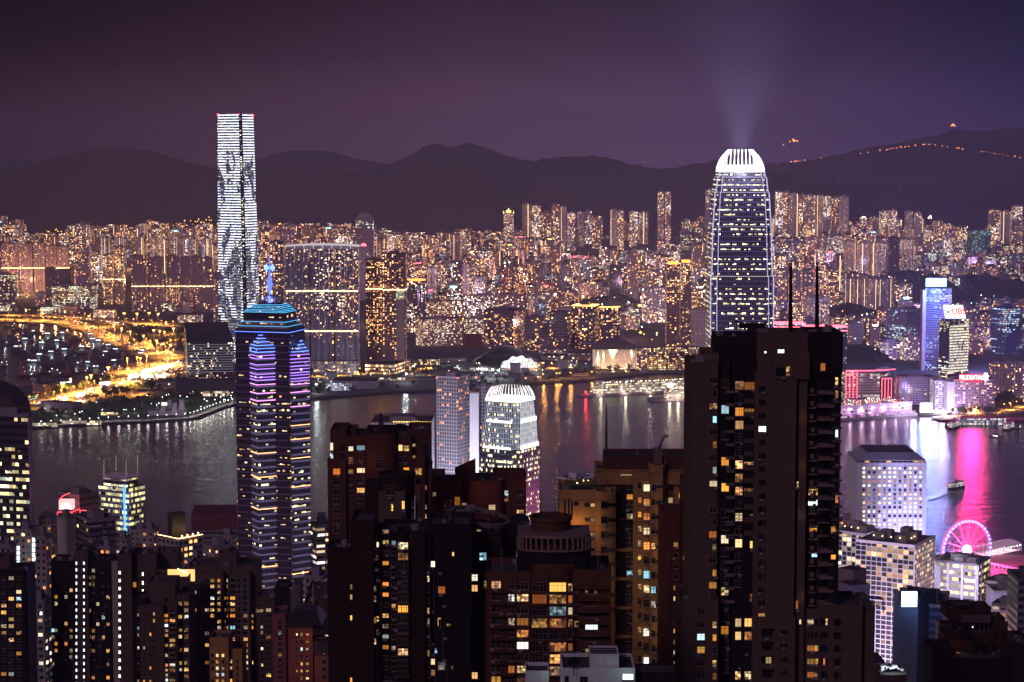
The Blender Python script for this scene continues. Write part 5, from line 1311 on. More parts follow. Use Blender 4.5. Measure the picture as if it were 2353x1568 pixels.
derr=[(10,843,100),(-3,845,90),(67,864,20),(139,863,160),(191,856,30),(235,863,-20),(265,853,60),(201,760,10),(189,752,40),(166,745,120),(176,747,0),(239,778,-30),(262,790,20),(289,800,70),(304,800,10),(241,828,140),(314,843,50),(110,858,0),(25,752,10),(45,758,60)]
for k,(u,v,a)in enumerate(derr):
 boat('barge',u,v,a,'lattice derrick barge moored in the typhoon shelter','derrick barges in the typhoon shelter',sc=rr.uniform(.85,1.1))
for k in range(52):
 u=rr.uniform(0,270);v=rr.uniform(765,845)+rr.uniform(-6,6)
 if u>200 and v<790:continue
 if u<60 and v>810:continue
 boat('small',u,v,rr.uniform(-40,40),'low dark work boat rafted up in the typhoon shelter','work boats in the typhoon shelter',sc=rr.uniform(1.0,1.8))
for(u,v)in((215,782),(228,786),(250,796),(268,806),(246,812),(222,846),(262,832),(120,812),(150,806),(92,818),(40,800),(168,822),(111,770),(80,764),(146,768),(190,800),(133,786),(208,771),(72,832),(80,833),(98,791),(176,838),(205,836),(59,782),(135,884),(148,884),(160,883),(330,809),(326,815),(13,791),(14,778)):
 boat('yacht',u,v,rr.uniform(-30,30),'white boat with cold lit cabin windows in the typhoon shelter','lit white boats in the typhoon shelter',sc=1.35);p=G(u,v,5)
 if u<220:glow('cabin_light',(p.x,p.y-4,6),(.75,.9,1),2500,None,.8)
# island side, middle distance
def cr(x0,y0):return lambda x,y:((x0+x*.4719)/1.7408,(y0+y*.4719)/1.7408)
cA,cB,cC,cD,cE=cr(0,1400),cr(1000,1400),cr(2000,1400),cr(3000,1400),cr(0,1990)
cF,cG,cH=cr(1000,1990),cr(2000,1990),cr(3000,1990)
def TI(name,label,us,vt,Y,style='offd',col=(.2,.18,.2),cat='building',**k):
 return T(name,label,us,vt,1500,style,col,cat,Y=Y,z0=k.pop('z0',islz(Y)),**k)
# star plan tower with neon bands
Yc=1144
def line_mat(name,body,line,p,st,lw=.08,grp=.5,gx=4,ramp=OFF,glass=(.02,.02,.035),hl=None,ys=(.3,.78),lo=.25,seed=0):
 """curtain wall: mullion lines with the facade lighting put into their emission, rooms behind"""
 if name in MATS:return MATS[name]
 m,n,o=newmat(name);uv=n.new('ShaderNodeUVMap',uv_map='UVMap');x,y,_=n.sep(uv.outputs[0])[:3]
 fx,fy,rx,ry=n.m('FLOOR',x),n.m('FLOOR',y),n.m('FRACT',x),n.m('FRACT',y)
 r=n.wn(n.comb(fx,fy,seed));r2,r3,r4=n.seprgb(r[1])[:3]
 rg=n.wn(n.comb(n.m('FLOOR',n.m('DIVIDE',x,float(gx))),fy,seed+7.3))[0];rf=n.wn(n.comb(fy,seed+3.1,.5))[0]
 t=n.m('ADD',n.m('MULTIPLY',r[0],1-grp),n.m('MULTIPLY',n.m('ADD',n.m('MULTIPLY',rg,.5),n.m('MULTIPLY',rf,.5)),grp))
 mk=n.m('MULTIPLY',n.m('GREATER_THAN',ry,ys[0]),n.m('LESS_THAN',n.m('ADD',ry,n.m('MULTIPLY',r4,.25)),ys[1]+.1))
 e=n.m('MULTIPLY',n.m('LESS_THAN',t,p),mk)
 ins=n.m('MULTIPLY_ADD',n.noise(n.comb(n.m('MULTIPLY',x,3.0),n.m('MULTIPLY',y,3.0),0.0),1.0,2),1.2,.4)
 es=n.m('MULTIPLY',e,n.m('MULTIPLY',ins,n.m('MULTIPLY_ADD',r3,st,st*lo)))
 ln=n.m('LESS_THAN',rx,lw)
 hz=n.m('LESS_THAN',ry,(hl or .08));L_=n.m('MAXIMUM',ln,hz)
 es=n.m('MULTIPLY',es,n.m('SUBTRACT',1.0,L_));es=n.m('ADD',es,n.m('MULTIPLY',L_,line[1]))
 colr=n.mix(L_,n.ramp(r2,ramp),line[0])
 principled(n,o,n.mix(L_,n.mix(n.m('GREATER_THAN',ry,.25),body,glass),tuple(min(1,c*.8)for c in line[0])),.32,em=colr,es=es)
 m.cycles.emission_sampling='NONE';MATS[name]=m;return m
f_cdark=line_mat('f_cdark',(.05,.04,.06),((.3,.2,.35),.02),.30,2.0,grp=.45,seed=1,ys=(.42,.62),ramp=[(0,(1,.5,.2)),(.5,(1,.9,.6)),(1,(.8,1,.9))])
f_cpale=line_mat('f_cpale',(.16,.18,.3),((.45,.42,.7),.10),.34,1.9,grp=.5,seed=2,glass=(.04,.05,.09),hl=.3,ys=(.42,.66))
A=foot(541,663,700,765,Yc,16.5,zref=300);zt=P(663,765,Yc).z;zb=islz(Yc)
root=thing('skyscraper','star shaped tower with neon banded corner prisms and a blue mast','skyscraper',(*center(A),zb))
q=MB();q.prism(A,zb,zt,0,cell=(1.6,4),col=(.05,.05,.07),capmat=1);q.build('shaft',[f_cdark,m_roof],root)
e_pur=emit('e_purple',(.45,.20,1),3.0);e_cy=emit('e_teal',(.08,.55,1),2.2);e_bl=emit('e_royal',(.10,.20,1),5);e_or=emit('e_amber',(1,.42,.14),5);e_pk=emit('e_pinkband',(1,.30,.75),3.5)
cc=center(A)
for e,(s0,s1),tipv,eavev,pb,ob in((3,(.27,.74),773,799,[(803,e_bl),(811,e_bl),(819,e_pur),(826,e_pur),(840,e_pur),(850,e_pur),(862,e_pur),(869,e_pur),(876,e_pur),(886,e_pk),(906,e_pk),(923,e_pk)],[1044,1099,1173,1306]),
                                         (0,(.10,.95),790,816,[(820,e_pur),(829,e_pur),(837,e_pur),(846,e_pur),(853,e_pur),(861,e_pur),(867,e_pur),(874,e_pur),(881,e_pur),(888,e_pk),(906,e_pk),(939,e_pk)],[983,1015,1059,1125,1326]),
                                         (1,(.27,.74),790,816,[],[]),(2,(.27,.74),790,816,[],[])):
 a,b=A[e],A[(e+1)%4];d=b-a;p0=a+d*s0;p1=a+d*s1;n_=Vector((d.y,-d.x)).normalized()
 if((p0+n_)-cc).length<((p0-n_)-cc).length:n_=-n_
 apex=(p0+p1)/2+n_*(p1-p0).length*(.5 if e!=0 else .36)
 tri_=[p0-n_,apex,p1-n_];ze=P(600,eavev,Yc-5).z;ztip=P(600,tipv,Yc-5).z
 q=MB();q.prism([p0-n_,p0,apex,p1,p1-n_],zb,ze,0,cell=(1.6,4));mid=(p0+p1)/2+n_*(apex-(p0+p1)/2).length*.35
 for k in range(4):
  s_0,s_1=k/4,(k+.75)/4;base=[p0,apex,p1];c0=[mid+(p-mid)*(1-s_0)for p in base];c1=[mid+(p-mid)*(1-s_1)for p in base]
  q.loft(c0,ze+(ztip-ze)*s_0,c1,ze+(ztip-ze)*s_1,0,cell=(1.6,4))
 q.build('corner_prism',[f_cpale if e in(3,0)else f_cdark],root)
 for v_,mt_ in pb+[(v_,e_or)for v_ in ob]+[(tipv+k*7.5,e_bl)for k in range(4)if pb]:
  z=P(600,v_,Yc-5).z;k_=1.0 if v_>eavev else max(.15,(v_-tipv+2)/(eavev-tipv)*.95)
  pp=[mid+(p-mid)*(k_+.02)for p in(p0,apex,p1)];q=MB()
  for s,t_ in((0,1),(1,2)):x0,x1=pp[s],pp[t_];q.tube((x0.x,x0.y,z),(x1.x,x1.y,z),.21,n=4)
  q.build('neon_band',[mt_],root)
def lvl(k,v,uv_=None):return[cc+(p-cc)*k for p in A],P(620,v,Yc).z
q=MB();steps=[(1.0,765,.98,757),(.94,757,.90,751),(.86,751,.80,741),(.76,741,.76,721),(.74,721,.70,716),(.66,716,.60,711),(.56,711,.50,706),(.48,706,.40,700)]
for k0,v0,k1,v1 in steps:q.loft([cc+(p-cc)*k0 for p in A],P(620,v0,Yc).z,[cc+(p-cc)*k1 for p in A],P(620,v1,Yc).z,0,cell=(1.6,4))
q.build('stepped_roof',[f_cdark],root)
for k0,v_,mt_ in((1.02,765,e_bl),(.97,757.5,e_cy),(.92,752,e_cy),(.84,742,e_cy),(.76,720.5,e_cy),(.73,717.5,e_cy),(.68,714.5,e_cy),(.62,710.5,e_cy),(.57,707,e_cy),(.51,703.5,e_cy)):
 z=P(620,v_,Yc).z;pp=[cc+(p-cc)*k0 for p in A];q=MB()
 for k in(0,3,1,2):x0,x1=pp[k],pp[(k+1)%4];q.tube((x0.x,x0.y,z),(x1.x,x1.y,z),.12,n=4)
 q.build('neon_band',[mt_],root)
mx,my=cc;zz=lambda v:P(619,v,Yc+12).z
q=MB()
for p in A:w=cc+(p-cc)*.42;q.tube((w.x,w.y,zz(701)),(mx,my,zz(679)),.45,n=5)
q.build('mast_legs',[m_metal],root)
e_mast=emit('e_mast',(.10,.16,1),2.2)
q=MB();z0=zz(681)
q.lathe((mx,my,z0),[(.3,0),(1.7,zz(656)-z0)],10);q.lathe((mx,my,zz(700)),[(1.5,0),(.3,zz(680)-zz(700))],8);q.lathe((mx,my,zz(655)),[(1.6,0),(.3,zz(622)-zz(655))],10);q.lathe((mx,my,zz(656)),[(2.1,0),(2.1,.35),(0,.4)],12)
q.tube((mx,my,zz(622)),(mx,my,zz(586)),.35,.12,n=6);q.build('mast',[e_mast],root)
q=MB()
for k in range(16):
 a=math.pi*2*k/16
 if abs(math.sin(a))>.85:continue
 dx,dz=math.cos(a),math.sin(a);c_=Vector((mx,my-.5,zz(616.5)));q.face([tuple(c_),tuple(c_+Vector((dx*3.0-dz*.5,-.3,dz*2.8+dx*.5))),tuple(c_+Vector((dx*3.0+dz*.5,.4,dz*2.8-dx*.5)))])
q.build('bow_petals',[e_bl],root)
glow('mast_light',(mx,my-3,zz(690)),(.1,.2,1),3000,None,1)
# crowned harbour tower
Yi2=1810
f_ifc=line_mat('f_ifc',(.05,.05,.09),((.36,.30,.62),.07),.48,3.4,lw=.16,grp=.55,gx=7,seed=5,glass=(.015,.018,.035),hl=.10,ys=(.38,.62),lo=.15)
lv=[(1120,1634,1779),(772,1634,1779),(636,1634.5,1779),(635.9,1637,1776.5),(522,1640,1774),(521.9,1640.5,1774),(443,1645.5,1770),(442.9,1648,1768),(408,1652,1764.5),(407.9,1655,1762),(396,1657.5,1760.5)]
c0x=PX(1706.5,Yi2,250);root=thing('skyscraper','tallest island tower with a glaring white crown of curved claws','skyscraper',(c0x,Yi2+28,3))
def octo(u0,u1,z,k=.82):
 x0,x1=PX(u0,Yi2,z),PX(u1,Yi2,z);cx_=(x0+x1)/2;w=x1-x0;return cross(cx_,Yi2+29,w,k,0)
q=MB();zs=[]
for(va,a0,a1),(vb_,b0,b1)in zip(lv,lv[1:]):
 if abs(va-vb_)<.5:continue
 z0,z1=(3 if va==1120 else P(1706,va,Yi2).z),P(1706,vb_,Yi2).z
 q.loft(octo(a0,a1,z0),z0,octo(b0,b1,z1),z1,0,cell=(1.9,4.4),off=40)
q.build('shaft',[f_ifc],root)
e_edge=emit('e_edge',(.62,.56,1),.9)
for side in(0,1):
 for inset in(0,1):
  q=MB()
  for(va,a0,a1),(vb_,b0,b1)in zip(lv[1:],lv[2:]):
   if abs(va-vb_)<.5:continue
   z0,z1=P(1706,va,Yi2).z,P(1706,vb_,Yi2).z
   ks=(.5,.41)[inset];yy=(Yi2+29-(1,1)[inset]*0)
   def pt(u0,u1,z):
    x0,x1=PX(u0,Yi2,z),PX(u1,Yi2,z);w=x1-x0;cx_=(x0+x1)/2
    return Vector((cx_+(1 if side else-1)*w*ks,Yi2+29-w*(.41 if inset==0 else .5),z))
   q.tube(pt(a0,a1,z0),pt(b0,b1,z1),.75 if inset==0 else .5,n=4)
  q.build('edge_light',[e_edge],root)
e_crown=emit('e_crown',(.95,.96,1),2.2)
zc=P(1706,396,Yi2).z;x0,x1=PX(1657.5,Yi2,zc),PX(1760.5,Yi2,zc);cx_=(x0+x1)/2;w=(x1-x0)/2
q=MB();zc2=P(1706,380,Yi2).z
q.loft(cross(cx_,Yi2+29,2*w,.86),zc,cross(cx_,Yi2+29,2*w*.93,.86),zc2,0,cap=1);q.build('crown_drum',[emit('e_drum',(.95,.95,1),2.6)],root)
Hc=P(1706,344,Yi2).z-zc
for s in range(4):
 rot=Matrix.Rotation(math.pi/2*s,2)
 for k in range(9):
  f_=(k-4)/4;tall=1.0 if abs(f_)<.8 else .78
  q=MB();prev=None
  for j in range(9):
   t=j/8*tall;out_=w*(1-.50*t**2.0);p2=rot@Vector((f_*w*.74*(1-.1*t),-out_));p=Vector((cx_+p2.x,Yi2+29+p2.y,zc+Hc*t))
   if prev is not None:q.tube(prev,p,.62*(1-.3*t),.62*(1-.3*(t+.12)),n=4)
   prev=p
  q.build('crown_claw',[e_crown],root)
for s in range(4):
 rot=Matrix.Rotation(math.pi/2*s+math.pi/4,2);q=MB();prev=None
 for j in range(9):
  t=j/8;p2=rot@Vector((0,-w*1.28*(1-.52*t**2.1)));p=Vector((cx_+p2.x,Yi2+29+p2.y,zc+Hc*t*1.0))
  if prev is not None:q.tube(prev,p,1.5*(1-.5*t),1.5*(1-.5*(t+.12)),n=5)
  prev=p
 q.build('crown_horn',[e_crown],root)
for sx in(0,):glow('crown_uplight',(cx_+sx*16,Yi2+24,zc+8),(.66,.68,1),1.0e7,None,4,'SPOT',66,(math.pi,R(-2*sx),0),1.0)
glow('crown_light',(cx_,Yi2-12,zc+10),(.8,.82,1),6e4,None,6)
# smaller sister tower
Yj=1641
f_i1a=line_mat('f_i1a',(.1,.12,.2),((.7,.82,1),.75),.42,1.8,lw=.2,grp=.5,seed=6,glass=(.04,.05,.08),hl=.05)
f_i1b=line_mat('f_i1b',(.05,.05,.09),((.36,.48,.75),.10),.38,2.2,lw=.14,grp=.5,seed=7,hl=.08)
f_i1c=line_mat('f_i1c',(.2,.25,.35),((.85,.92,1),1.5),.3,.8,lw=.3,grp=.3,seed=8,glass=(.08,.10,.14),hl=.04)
root=thing('skyscraper','smaller claw crowned tower in front of the harbour, upper tiers floodlit white','skyscraper',(*P(1185,1100,Yj)[:2],5))
L1=[(1500,(1093,1186,1248)),(1036,(1093,1186,1248)),(1035.9,(1098,1187,1244)),(975,(1106,1188,1239.5)),(974.9,(1108,1188,1238)),(927,(1113,1189,1231.5))]
ms=[f_i1b,None,f_i1a,None,f_i1a]
for k,((va,ua),(vb_,ub))in enumerate(zip(L1,L1[1:])):
 if ms[k]is None:continue
 z0,z1=(5 if va==1500 else P(1185,va,Yj).z),P(1185,vb_,Yj).z
 A0,A1=foot(*ua,0,Yj,31,zref=max(60,z0)),foot(*ub,0,Yj,31,zref=z1);c0,c1=center(A0),center(A1)
 def notched(A,c_):
  out_=[];n_=4
  for i in range(4):
   p=A[i];a=A[i-1];b=A[(i+1)%4];da=(a-p)*.13;db=(b-p)*.13
   out_+=[p+da,p+da+db,p+db]
  return out_
 q=MB();q.loft(notched(A0,c0),z0,notched(A1,c1),z1,0,cell=(1.7,4.2),off=30);q.build('tier',[ms[k]],root)
 if k:
  q=MB();a0,b0,a1,b1=A0[0].lerp(A0[1],.14),A0[0].lerp(A0[1],.86),A1[0].lerp(A1[1],.14),A1[0].lerp(A1[1],.86);d=(b0-a0).normalized();nn=Vector((d.y,-d.x))*.35
  nv=round((z1-z0)/4.2);q.face([(*(a0+nn),z0),(*(b0+nn),z0),(*(b1+nn),z1),(*(a1+nn),z1)],0,[(0,0),(18,0),(18,nv),(0,nv)]);q.build('floodlit_face',[f_i1c],root)  # floodlighting is put into the emission of this overlaid face
 if k:
  for e,hh in((0,3.5),(3,2.0)):
   a,b=A0[e].lerp(A0[(e+1)%4],.14),A0[e].lerp(A0[(e+1)%4],.86);d=(b-a).normalized();nn=Vector((d.y,-d.x))*.9
   if((a+nn)-c0).length<(a-nn-c0).length:nn=-nn
   q=MB();q.face([(*(a+nn),z0),(*(b+nn),z0),(*(b+nn),z0+hh),(*(a+nn),z0+hh)]);q.build('light_strip',[e_crown],root)  # added glowing strip stands in for floodlight at the tier's foot
A1=foot(*L1[-1][1],0,Yj,31,zref=200);c1=center(A1);zc=P(1185,927,Yj).z;Hc=12
e_claw2=emit('e_claw2',(1,.97,.95),1.8);q=MB();q.prism(shrink(A1,.94),zc,zc+2.5);q.build('crown_drum',[emit('e_drum2',(1,1,1),2.2)],root)
for e in range(4):
 a,b=A1[e],A1[(e+1)%4]
 for k in range(9):
  base=a.lerp(b,.06+.88*k/8);q=MB();prev=None
  for j in range(6):
   t=j/5;p2=c1+(base-c1)*(1-.26*t**1.8);p=Vector((p2.x,p2.y,zc+Hc*t))
   if prev is not None:q.tube(prev,p,.5*(1-.5*t),.5*(1-.5*(t+.2)),n=4)
   prev=p
  q.build('crown_claw',[e_claw2],root)
glow('crown_light',(c1.x,c1.y,zc+14),(.9,.95,1),4e4,None,4)
for(u,Y_,z_,c_,p_,s_)in((2050,1405,14,(.62,.58,1),1.7e6,14),(2105,1403,14,(.72,.6,1),1.3e6,-14),(2000,1403,14,(.7,.62,1),1.3e6,-14),(930,1790,10,(.72,.68,.9),1.1e6,0),(1035,1860,10,(.75,.7,.85),1.5e6,0),(1090,1850,10,(.8,.8,.9),8e5,0)):glow('facade_flood',(PX(u,Y_,z_),Y_,z_),c_,p_,None,3,'SPOT',110,(R(180-35),0,0),.8)  # added unseen spots brighten pale facades in place of surrounding city light
# neighbours of the sister tower
f_ex=line_mat('f_ex',(.45,.42,.48),((.5,.47,.55),.05),.13,2.6,lw=.3,grp=.1,seed=9,ramp=WARM,glass=(.05,.05,.07),hl=.25)
f_panel=facade('f_panel',(.04,.96),(.04,.96),p=0,glass=(.50,.50,.56),grough=.6,wallcol=(.30,.30,.34))
TI('office_tower','tall pale twin tower with curved ribbed front and warm scattered windows',(1003,1053,1079),870,1930,col=(.5,.48,.52),cat='office tower',mat=f_ex,cell=(2.6,3.6),z0=4)
TI('office_tower','blank white panelled shaft right of the curved ribbed twin',(1079,1100),904,1925,cat='office tower',mat=f_panel,cell=(3.2,3.2),z0=4)
r_,A,zt,Yb=TI('office_tower','second pale twin tower half hidden, with turquoise roof glow',(1096,1118,1128),884,2010,cat='office tower',mat=f_ex,cell=(2.6,3.6),z0=4)
glow('roof_light',P(1090,880,1960),(.2,1,.7),2500,None,1)
q=MB();
for u,v in((1004,869),(1053,870),(1094,868),(1081,902)):p=P(u,v-.5,1928);q.ball(p,.7,n=5)
q.build('aviation_light',[e_red],r_)
r_,A,zt,Yb=TI('office_tower','broad pale block edged with a row of gold roof bulbs behind the brown towers',(852,990,998),974,1850,cat='office tower',mat=f_panel,cell=(4,4),z0=4)
for k in range(15):
 q=MB();p=P(905+k*6,969.5+k*.05,Yb-1);q.ball(p,.62,n=5);q.build('roof_bulb',[e_gold],r_)
q=MB();p=P(953,970,Yb+8);q.tube((p.x,p.y,p.z-4),p,.3);
q.lathe((p.x,p.y-1,p.z+1),[(0,-.6),(2,.1),(3,1)],14);q.build('satellite_dish',[m_white],r_)
for k in range(4):p=P(915+k*22,968,Yb-2);glow('roof_bulb_light',(p.x,p.y-2,p.z+.5),(1,.6,.2),500,None,.6)
TI('building','pale low office by the water left of the ochre tower',(1279,1322,1372),1104,1700,'offd',(.5,.45,.5),z0=4,cell=(3,3.6),ang=40)
# block of round windows
Yq=1463;root=thing('office_tower','white office block with a grid of round porthole windows and a mansard roof','office tower',(*P(2050,1200,Yq)[:2],5))
A=foot(1968.5,1969.5,2130,1068,Yq,88,zref=150);A=front(1969,2130,1068,Yq,44);zt=P(2050,1064,Yq).z
m_jar=wall('w_jard',(.46,.46,.62),.6,joint=.25,jz=3.33,jx=3.8,mottle=.08)
q=MB();q.prism(A,5,zt,0);q.build('walls',[m_jar],root)
B0=[A[0]+Vector((1.2,1.2)),A[1]+Vector((-1.2,1.2)),A[2]+Vector((-1.2,-1.2)),A[3]+Vector((1.2,-1.2))]
za,zb_,zd=zt,P(2050,1059,Yq).z,P(2050,1037,Yq+12).z
q=MB();q.prism(shrink(A,.93),zt,zb_+.5,0,cell=(4,3));q.build('clerestory',[facade('f_cle',(.1,.9),(.1,.7),p=.35,st=2.5,ramp=[(0,(1,.5,.1)),(1,(1,.7,.3))])],root)
q=MB();q.loft(shrink(A,.93),zb_,shrink(A,.70),zd,0);q.prism(shrink(A,.99),zb_-.2,zb_+.4,0,bottom=True);q.build('mansard_roof',[wall('w_mans',(.22,.22,.30),.45,joint=.3,jz=1.2,jx=1.2,mottle=.1)],root)
q=MB();q.prism(shrink(A,.66),zd,zd+1.2)
for s in(0,1):p=shrink(A,.66)[s];q.tube((p.x,p.y,zd),(p.x,p.y,zd+2.8),.3)
q.build('roof_plant',[m_black],root)
e_por=[]
for k,(c_,s_)in enumerate((((1,.85,.55),1.6),((1,.70,.35),1.3),((.9,1,.85),1.4),((1,.5,.2),.55),((.3,.45,.6),.35))):
 m,n,o=newmat(f'porthole_room_{k}');t=n.new('ShaderNodeTexCoord');oi=n.new('ShaderNodeObjectInfo')
 vv=n.new('ShaderNodeVectorMath',operation='ADD');n.put(vv.inputs[0],t.outputs['Object']);n.put(vv.inputs[1],n.comb(n.m('MULTIPLY',oi.outputs['Random'],90.0),0.0,0.0))
 principled(n,o,(.05,.05,.06),.2,em=c_,es=n.m('MULTIPLY',n.m('MULTIPLY_ADD',n.noise(vv.outputs[0],1.2,2),2.0,-.1,clamp=False),s_));m.cycles.emission_sampling='NONE';e_por.append(m)
m_gl=wall('w_darkglass',(.015,.016,.02),.1,mottle=.1)
def port(mat):
 q=MB();q.lathe((0,0,0),[(0,0),(1.12,0)],18,0);q.lathe((0,0,0),[(1.12,0),(1.12,.25),(1.3,.25),(1.34,0)],18,1);me=q.mesh('window',[mat,m_white]);return me
pm=[port(m_)for m_ in e_por]+[port(m_gl)];n_i=0;rest_=MB();rp=random.Random(6)
for r_ in range(21):
 for c_ in range(12):
  u,v=cD(965+43.7*c_,1003+36.8*r_);p=P(u,v,Yq-.02)
  row=(0,0,2,3,2,5,3,4,1,5,0,5,0)[r_%13];k=row if rp.random()<.45 else rp.choice([0,0,1,2,3,5,5,4])
  if v<1245 and n_i<100 and(k!=5 or r_<5):
   o=bpy.data.objects.new('window',pm[k]);COL.objects.link(o);o.parent=root;o.location=p-Vector(WLOC[root.name]);o.rotation_euler=(R(90),0,0);n_i+=1
  else:
   b=rest_;m_=[0,1,2,3,4,5][k]
   for j in range(14):
    a0,a1=2*math.pi*j/14,2*math.pi*(j+1)/14;b.face([p,p+Vector((math.cos(a0)*1.12,0,math.sin(a0)*1.12)),p+Vector((math.cos(a1)*1.12,0,math.sin(a1)*1.12))],m_)
rest_.build('more_windows',e_por+[m_gl],root,kind='stuff')
glow('roof_wash',P(2060,1052,Yq-10),(.6,.6,1),1500,None,2)
# observation wheel
Yw=1900;C_=P(2220,1262,Yw);t=thing('observation_wheel','lit observation wheel with blue cabins and a blazing pink hub by the harbour','ferris wheel',(C_.x,C_.y,3))
ya=R(24);ex=Vector((math.cos(ya),math.sin(ya),0));Rr_=28.6
def wp(a,r,off=0):return C_+ex*math.cos(a)*r+Vector((0,0,math.sin(a)*r))+Vector((-math.sin(ya),math.cos(ya),0))*off
e_rim=emit('e_rim',(.9,.25,.65),1.0);e_rimr=emit('e_rimr',(1,.06,.05),5);e_gon=emit('e_gondola',(.08,.22,1),5)
q=MB()
for off in(-1.2,1.2):
 for rr_ in(Rr_,Rr_-2):
  for k in range(60):q.tube(wp(2*math.pi*k/60,rr_,off),wp(2*math.pi*(k+1)/60,rr_,off),.16,n=4)
for k in range(60):q.tube(wp(2*math.pi*k/60,Rr_-2,-1.2),wp(2*math.pi*(k+.5)/60,Rr_,1.2),.09,n=3)
q.build('rim',[emit('e_rim2',(.9,.25,.85),1.5)],t)
q=MB()
for k in range(38):a=math.pi*(.42+.72*k/38);q.tube(wp(a,Rr_+.2,-1.4),wp(a+math.pi*.72/38,Rr_+.2,-1.4),.38,n=4)
q.build('rim_light',[e_rimr],t)
for k in range(14):
 q=MB();a=2*math.pi*k/14+.1
 for off in(-1.2,1.2):q.tube(C_+Vector((0,off*3,0)),wp(a,Rr_-2,off),.16,n=4);
 q.build('spoke',[emit('e_spoke',(1,.15,.5),1.9)],t)
q=MB()
for rr_ in(15,21):
 for k in range(40):q.tube(wp(2*math.pi*k/40,rr_),wp(2*math.pi*(k+1)/40,rr_),.09,n=3)
q.build('ring_cables',[MATS['e_rim2']],t)
gm=MB();gm.lathe((0,0,-1.3),[(0,0),(1.0,.2),(1.2,1.0),(.9,1.9),(0,2.2)],8);gmesh=gm.mesh('cabin',[e_gon])
for k in range(42):
 p=wp(2*math.pi*k/42,Rr_-.6,-1.9);o=bpy.data.objects.new('cabin',gmesh);COL.objects.link(o);o.parent=t;o.location=p-Vector(WLOC[t.name])
q=MB();q.ball(C_+Vector((0,-4,0)),4.6,n=16,sq=1.0);q.build('hub_light',[emit('e_hub',(1,.55,.85),14)],t)
q=MB()
for s in(-1,1):
 for off in(-7,7):b=C_+ex*14*s+Vector((0,off,0));b.z=3;q.tube(b,C_+Vector((0,off*.4,0)),.7,.5,n=6)
q.build('support_legs',[emit('e_legs',(1,.1,.2),.8)],t)
glow('hub_glow',tuple(C_+Vector((0,-12,2))),(1,.08,.45),4e5,None,5)
glow('plaza_glow',G(2300,1345,18),(1,.05,.12),6e4,None,3);glow('plaza_glow',G(2320,1300,14),(1,.2,.6),4e4,None,3)
sheet('event_plaza',[Vector((PX(2235,1890,3),1960,3.05)),Vector((PX(2235,1700,3),1720,3.05)),Vector((PX(2500,1700,3),1720,3.05)),Vector((PX(2500,1900,3),1960,3.05))],-4,4.2,wall('w_plaza',(.35,.16,.18)))
t=thing('public_pier','curved glass roofed pier with a glowing colonnade right of the wheel','pier',G(2240,1302,0))
pa,pb=G(2262,1290,0),G(2346,1272,0);d=(pb-pa).normalized();n_=Vector((-d.y,d.x,0));q=MB();L_=(pb-pa).length
q.prism([(pa-d*30)[:2],pb[:2],(pb+n_*26)[:2],(pa-d*30+n_*26)[:2]],-2,3.4);q.build('deck',[m_conc],t)
q=MB()
for k in range(18):
 x0,x1=pa+d*L_*k/18,pa+d*L_*(k+1)/18
 for j in range(5):
  s0,s1=j/5,(j+1)/5;h=lambda s:10.5+2.6*math.sin(math.pi*s)
  q.face([x0+n_*24*s0+Vector((0,0,h(s0))),x1+n_*24*s0+Vector((0,0,h(s0))),x1+n_*24*s1+Vector((0,0,h(s1))),x0+n_*24*s1+Vector((0,0,h(s1)))])
q.build('glass_roof',[emit('e_groof',(.9,.55,.65),.22,base=(.3,.3,.35))],t)
q=MB()
for k in range(19):x0=pa+d*L_*k/18;q.tube(x0+Vector((0,0,3)),x0+Vector((0,0,10.5)),.4,n=5)
q.build('colonnade',[m_white],t)
for k in range(12):x0=pa+d*L_*(k+.5)/12-n_*.5;q=MB();q.ball(x0+Vector((0,0,9)),.5,n=5);q.build('pier_lamp',[e_white],t)
for k in range(4):x0=pa+d*L_*(k+.5)/4+n_*8;glow('pier_glow',x0+Vector((0,0,8)),(1,.75,.8),9e3,None,1)
t=thing('covered_walkway','pink lit covered walkway on the quay below the glass roofed pier','walkway',G(2290,1310,3));pa,pb=G(2268,1306,3),G(2385,1333,3);d=(pb-pa).normalized();n_=Vector((-d.y,d.x,0));q=MB()
q.prism([pa[:2],pb[:2],(pb+n_*5)[:2],(pa+n_*5)[:2]],8,8.5,bottom=True);q.build('roof',[m_white],t);q=MB()
for k in range(14):x0=pa.lerp(pb,k/13);q.tube(x0,x0+Vector((0,0,5)),.25,n=5);q.ball(x0+Vector((0,-.4,4.2)),.45,1,n=5)
q.build('lit_posts',[m_white,e_pk],t)
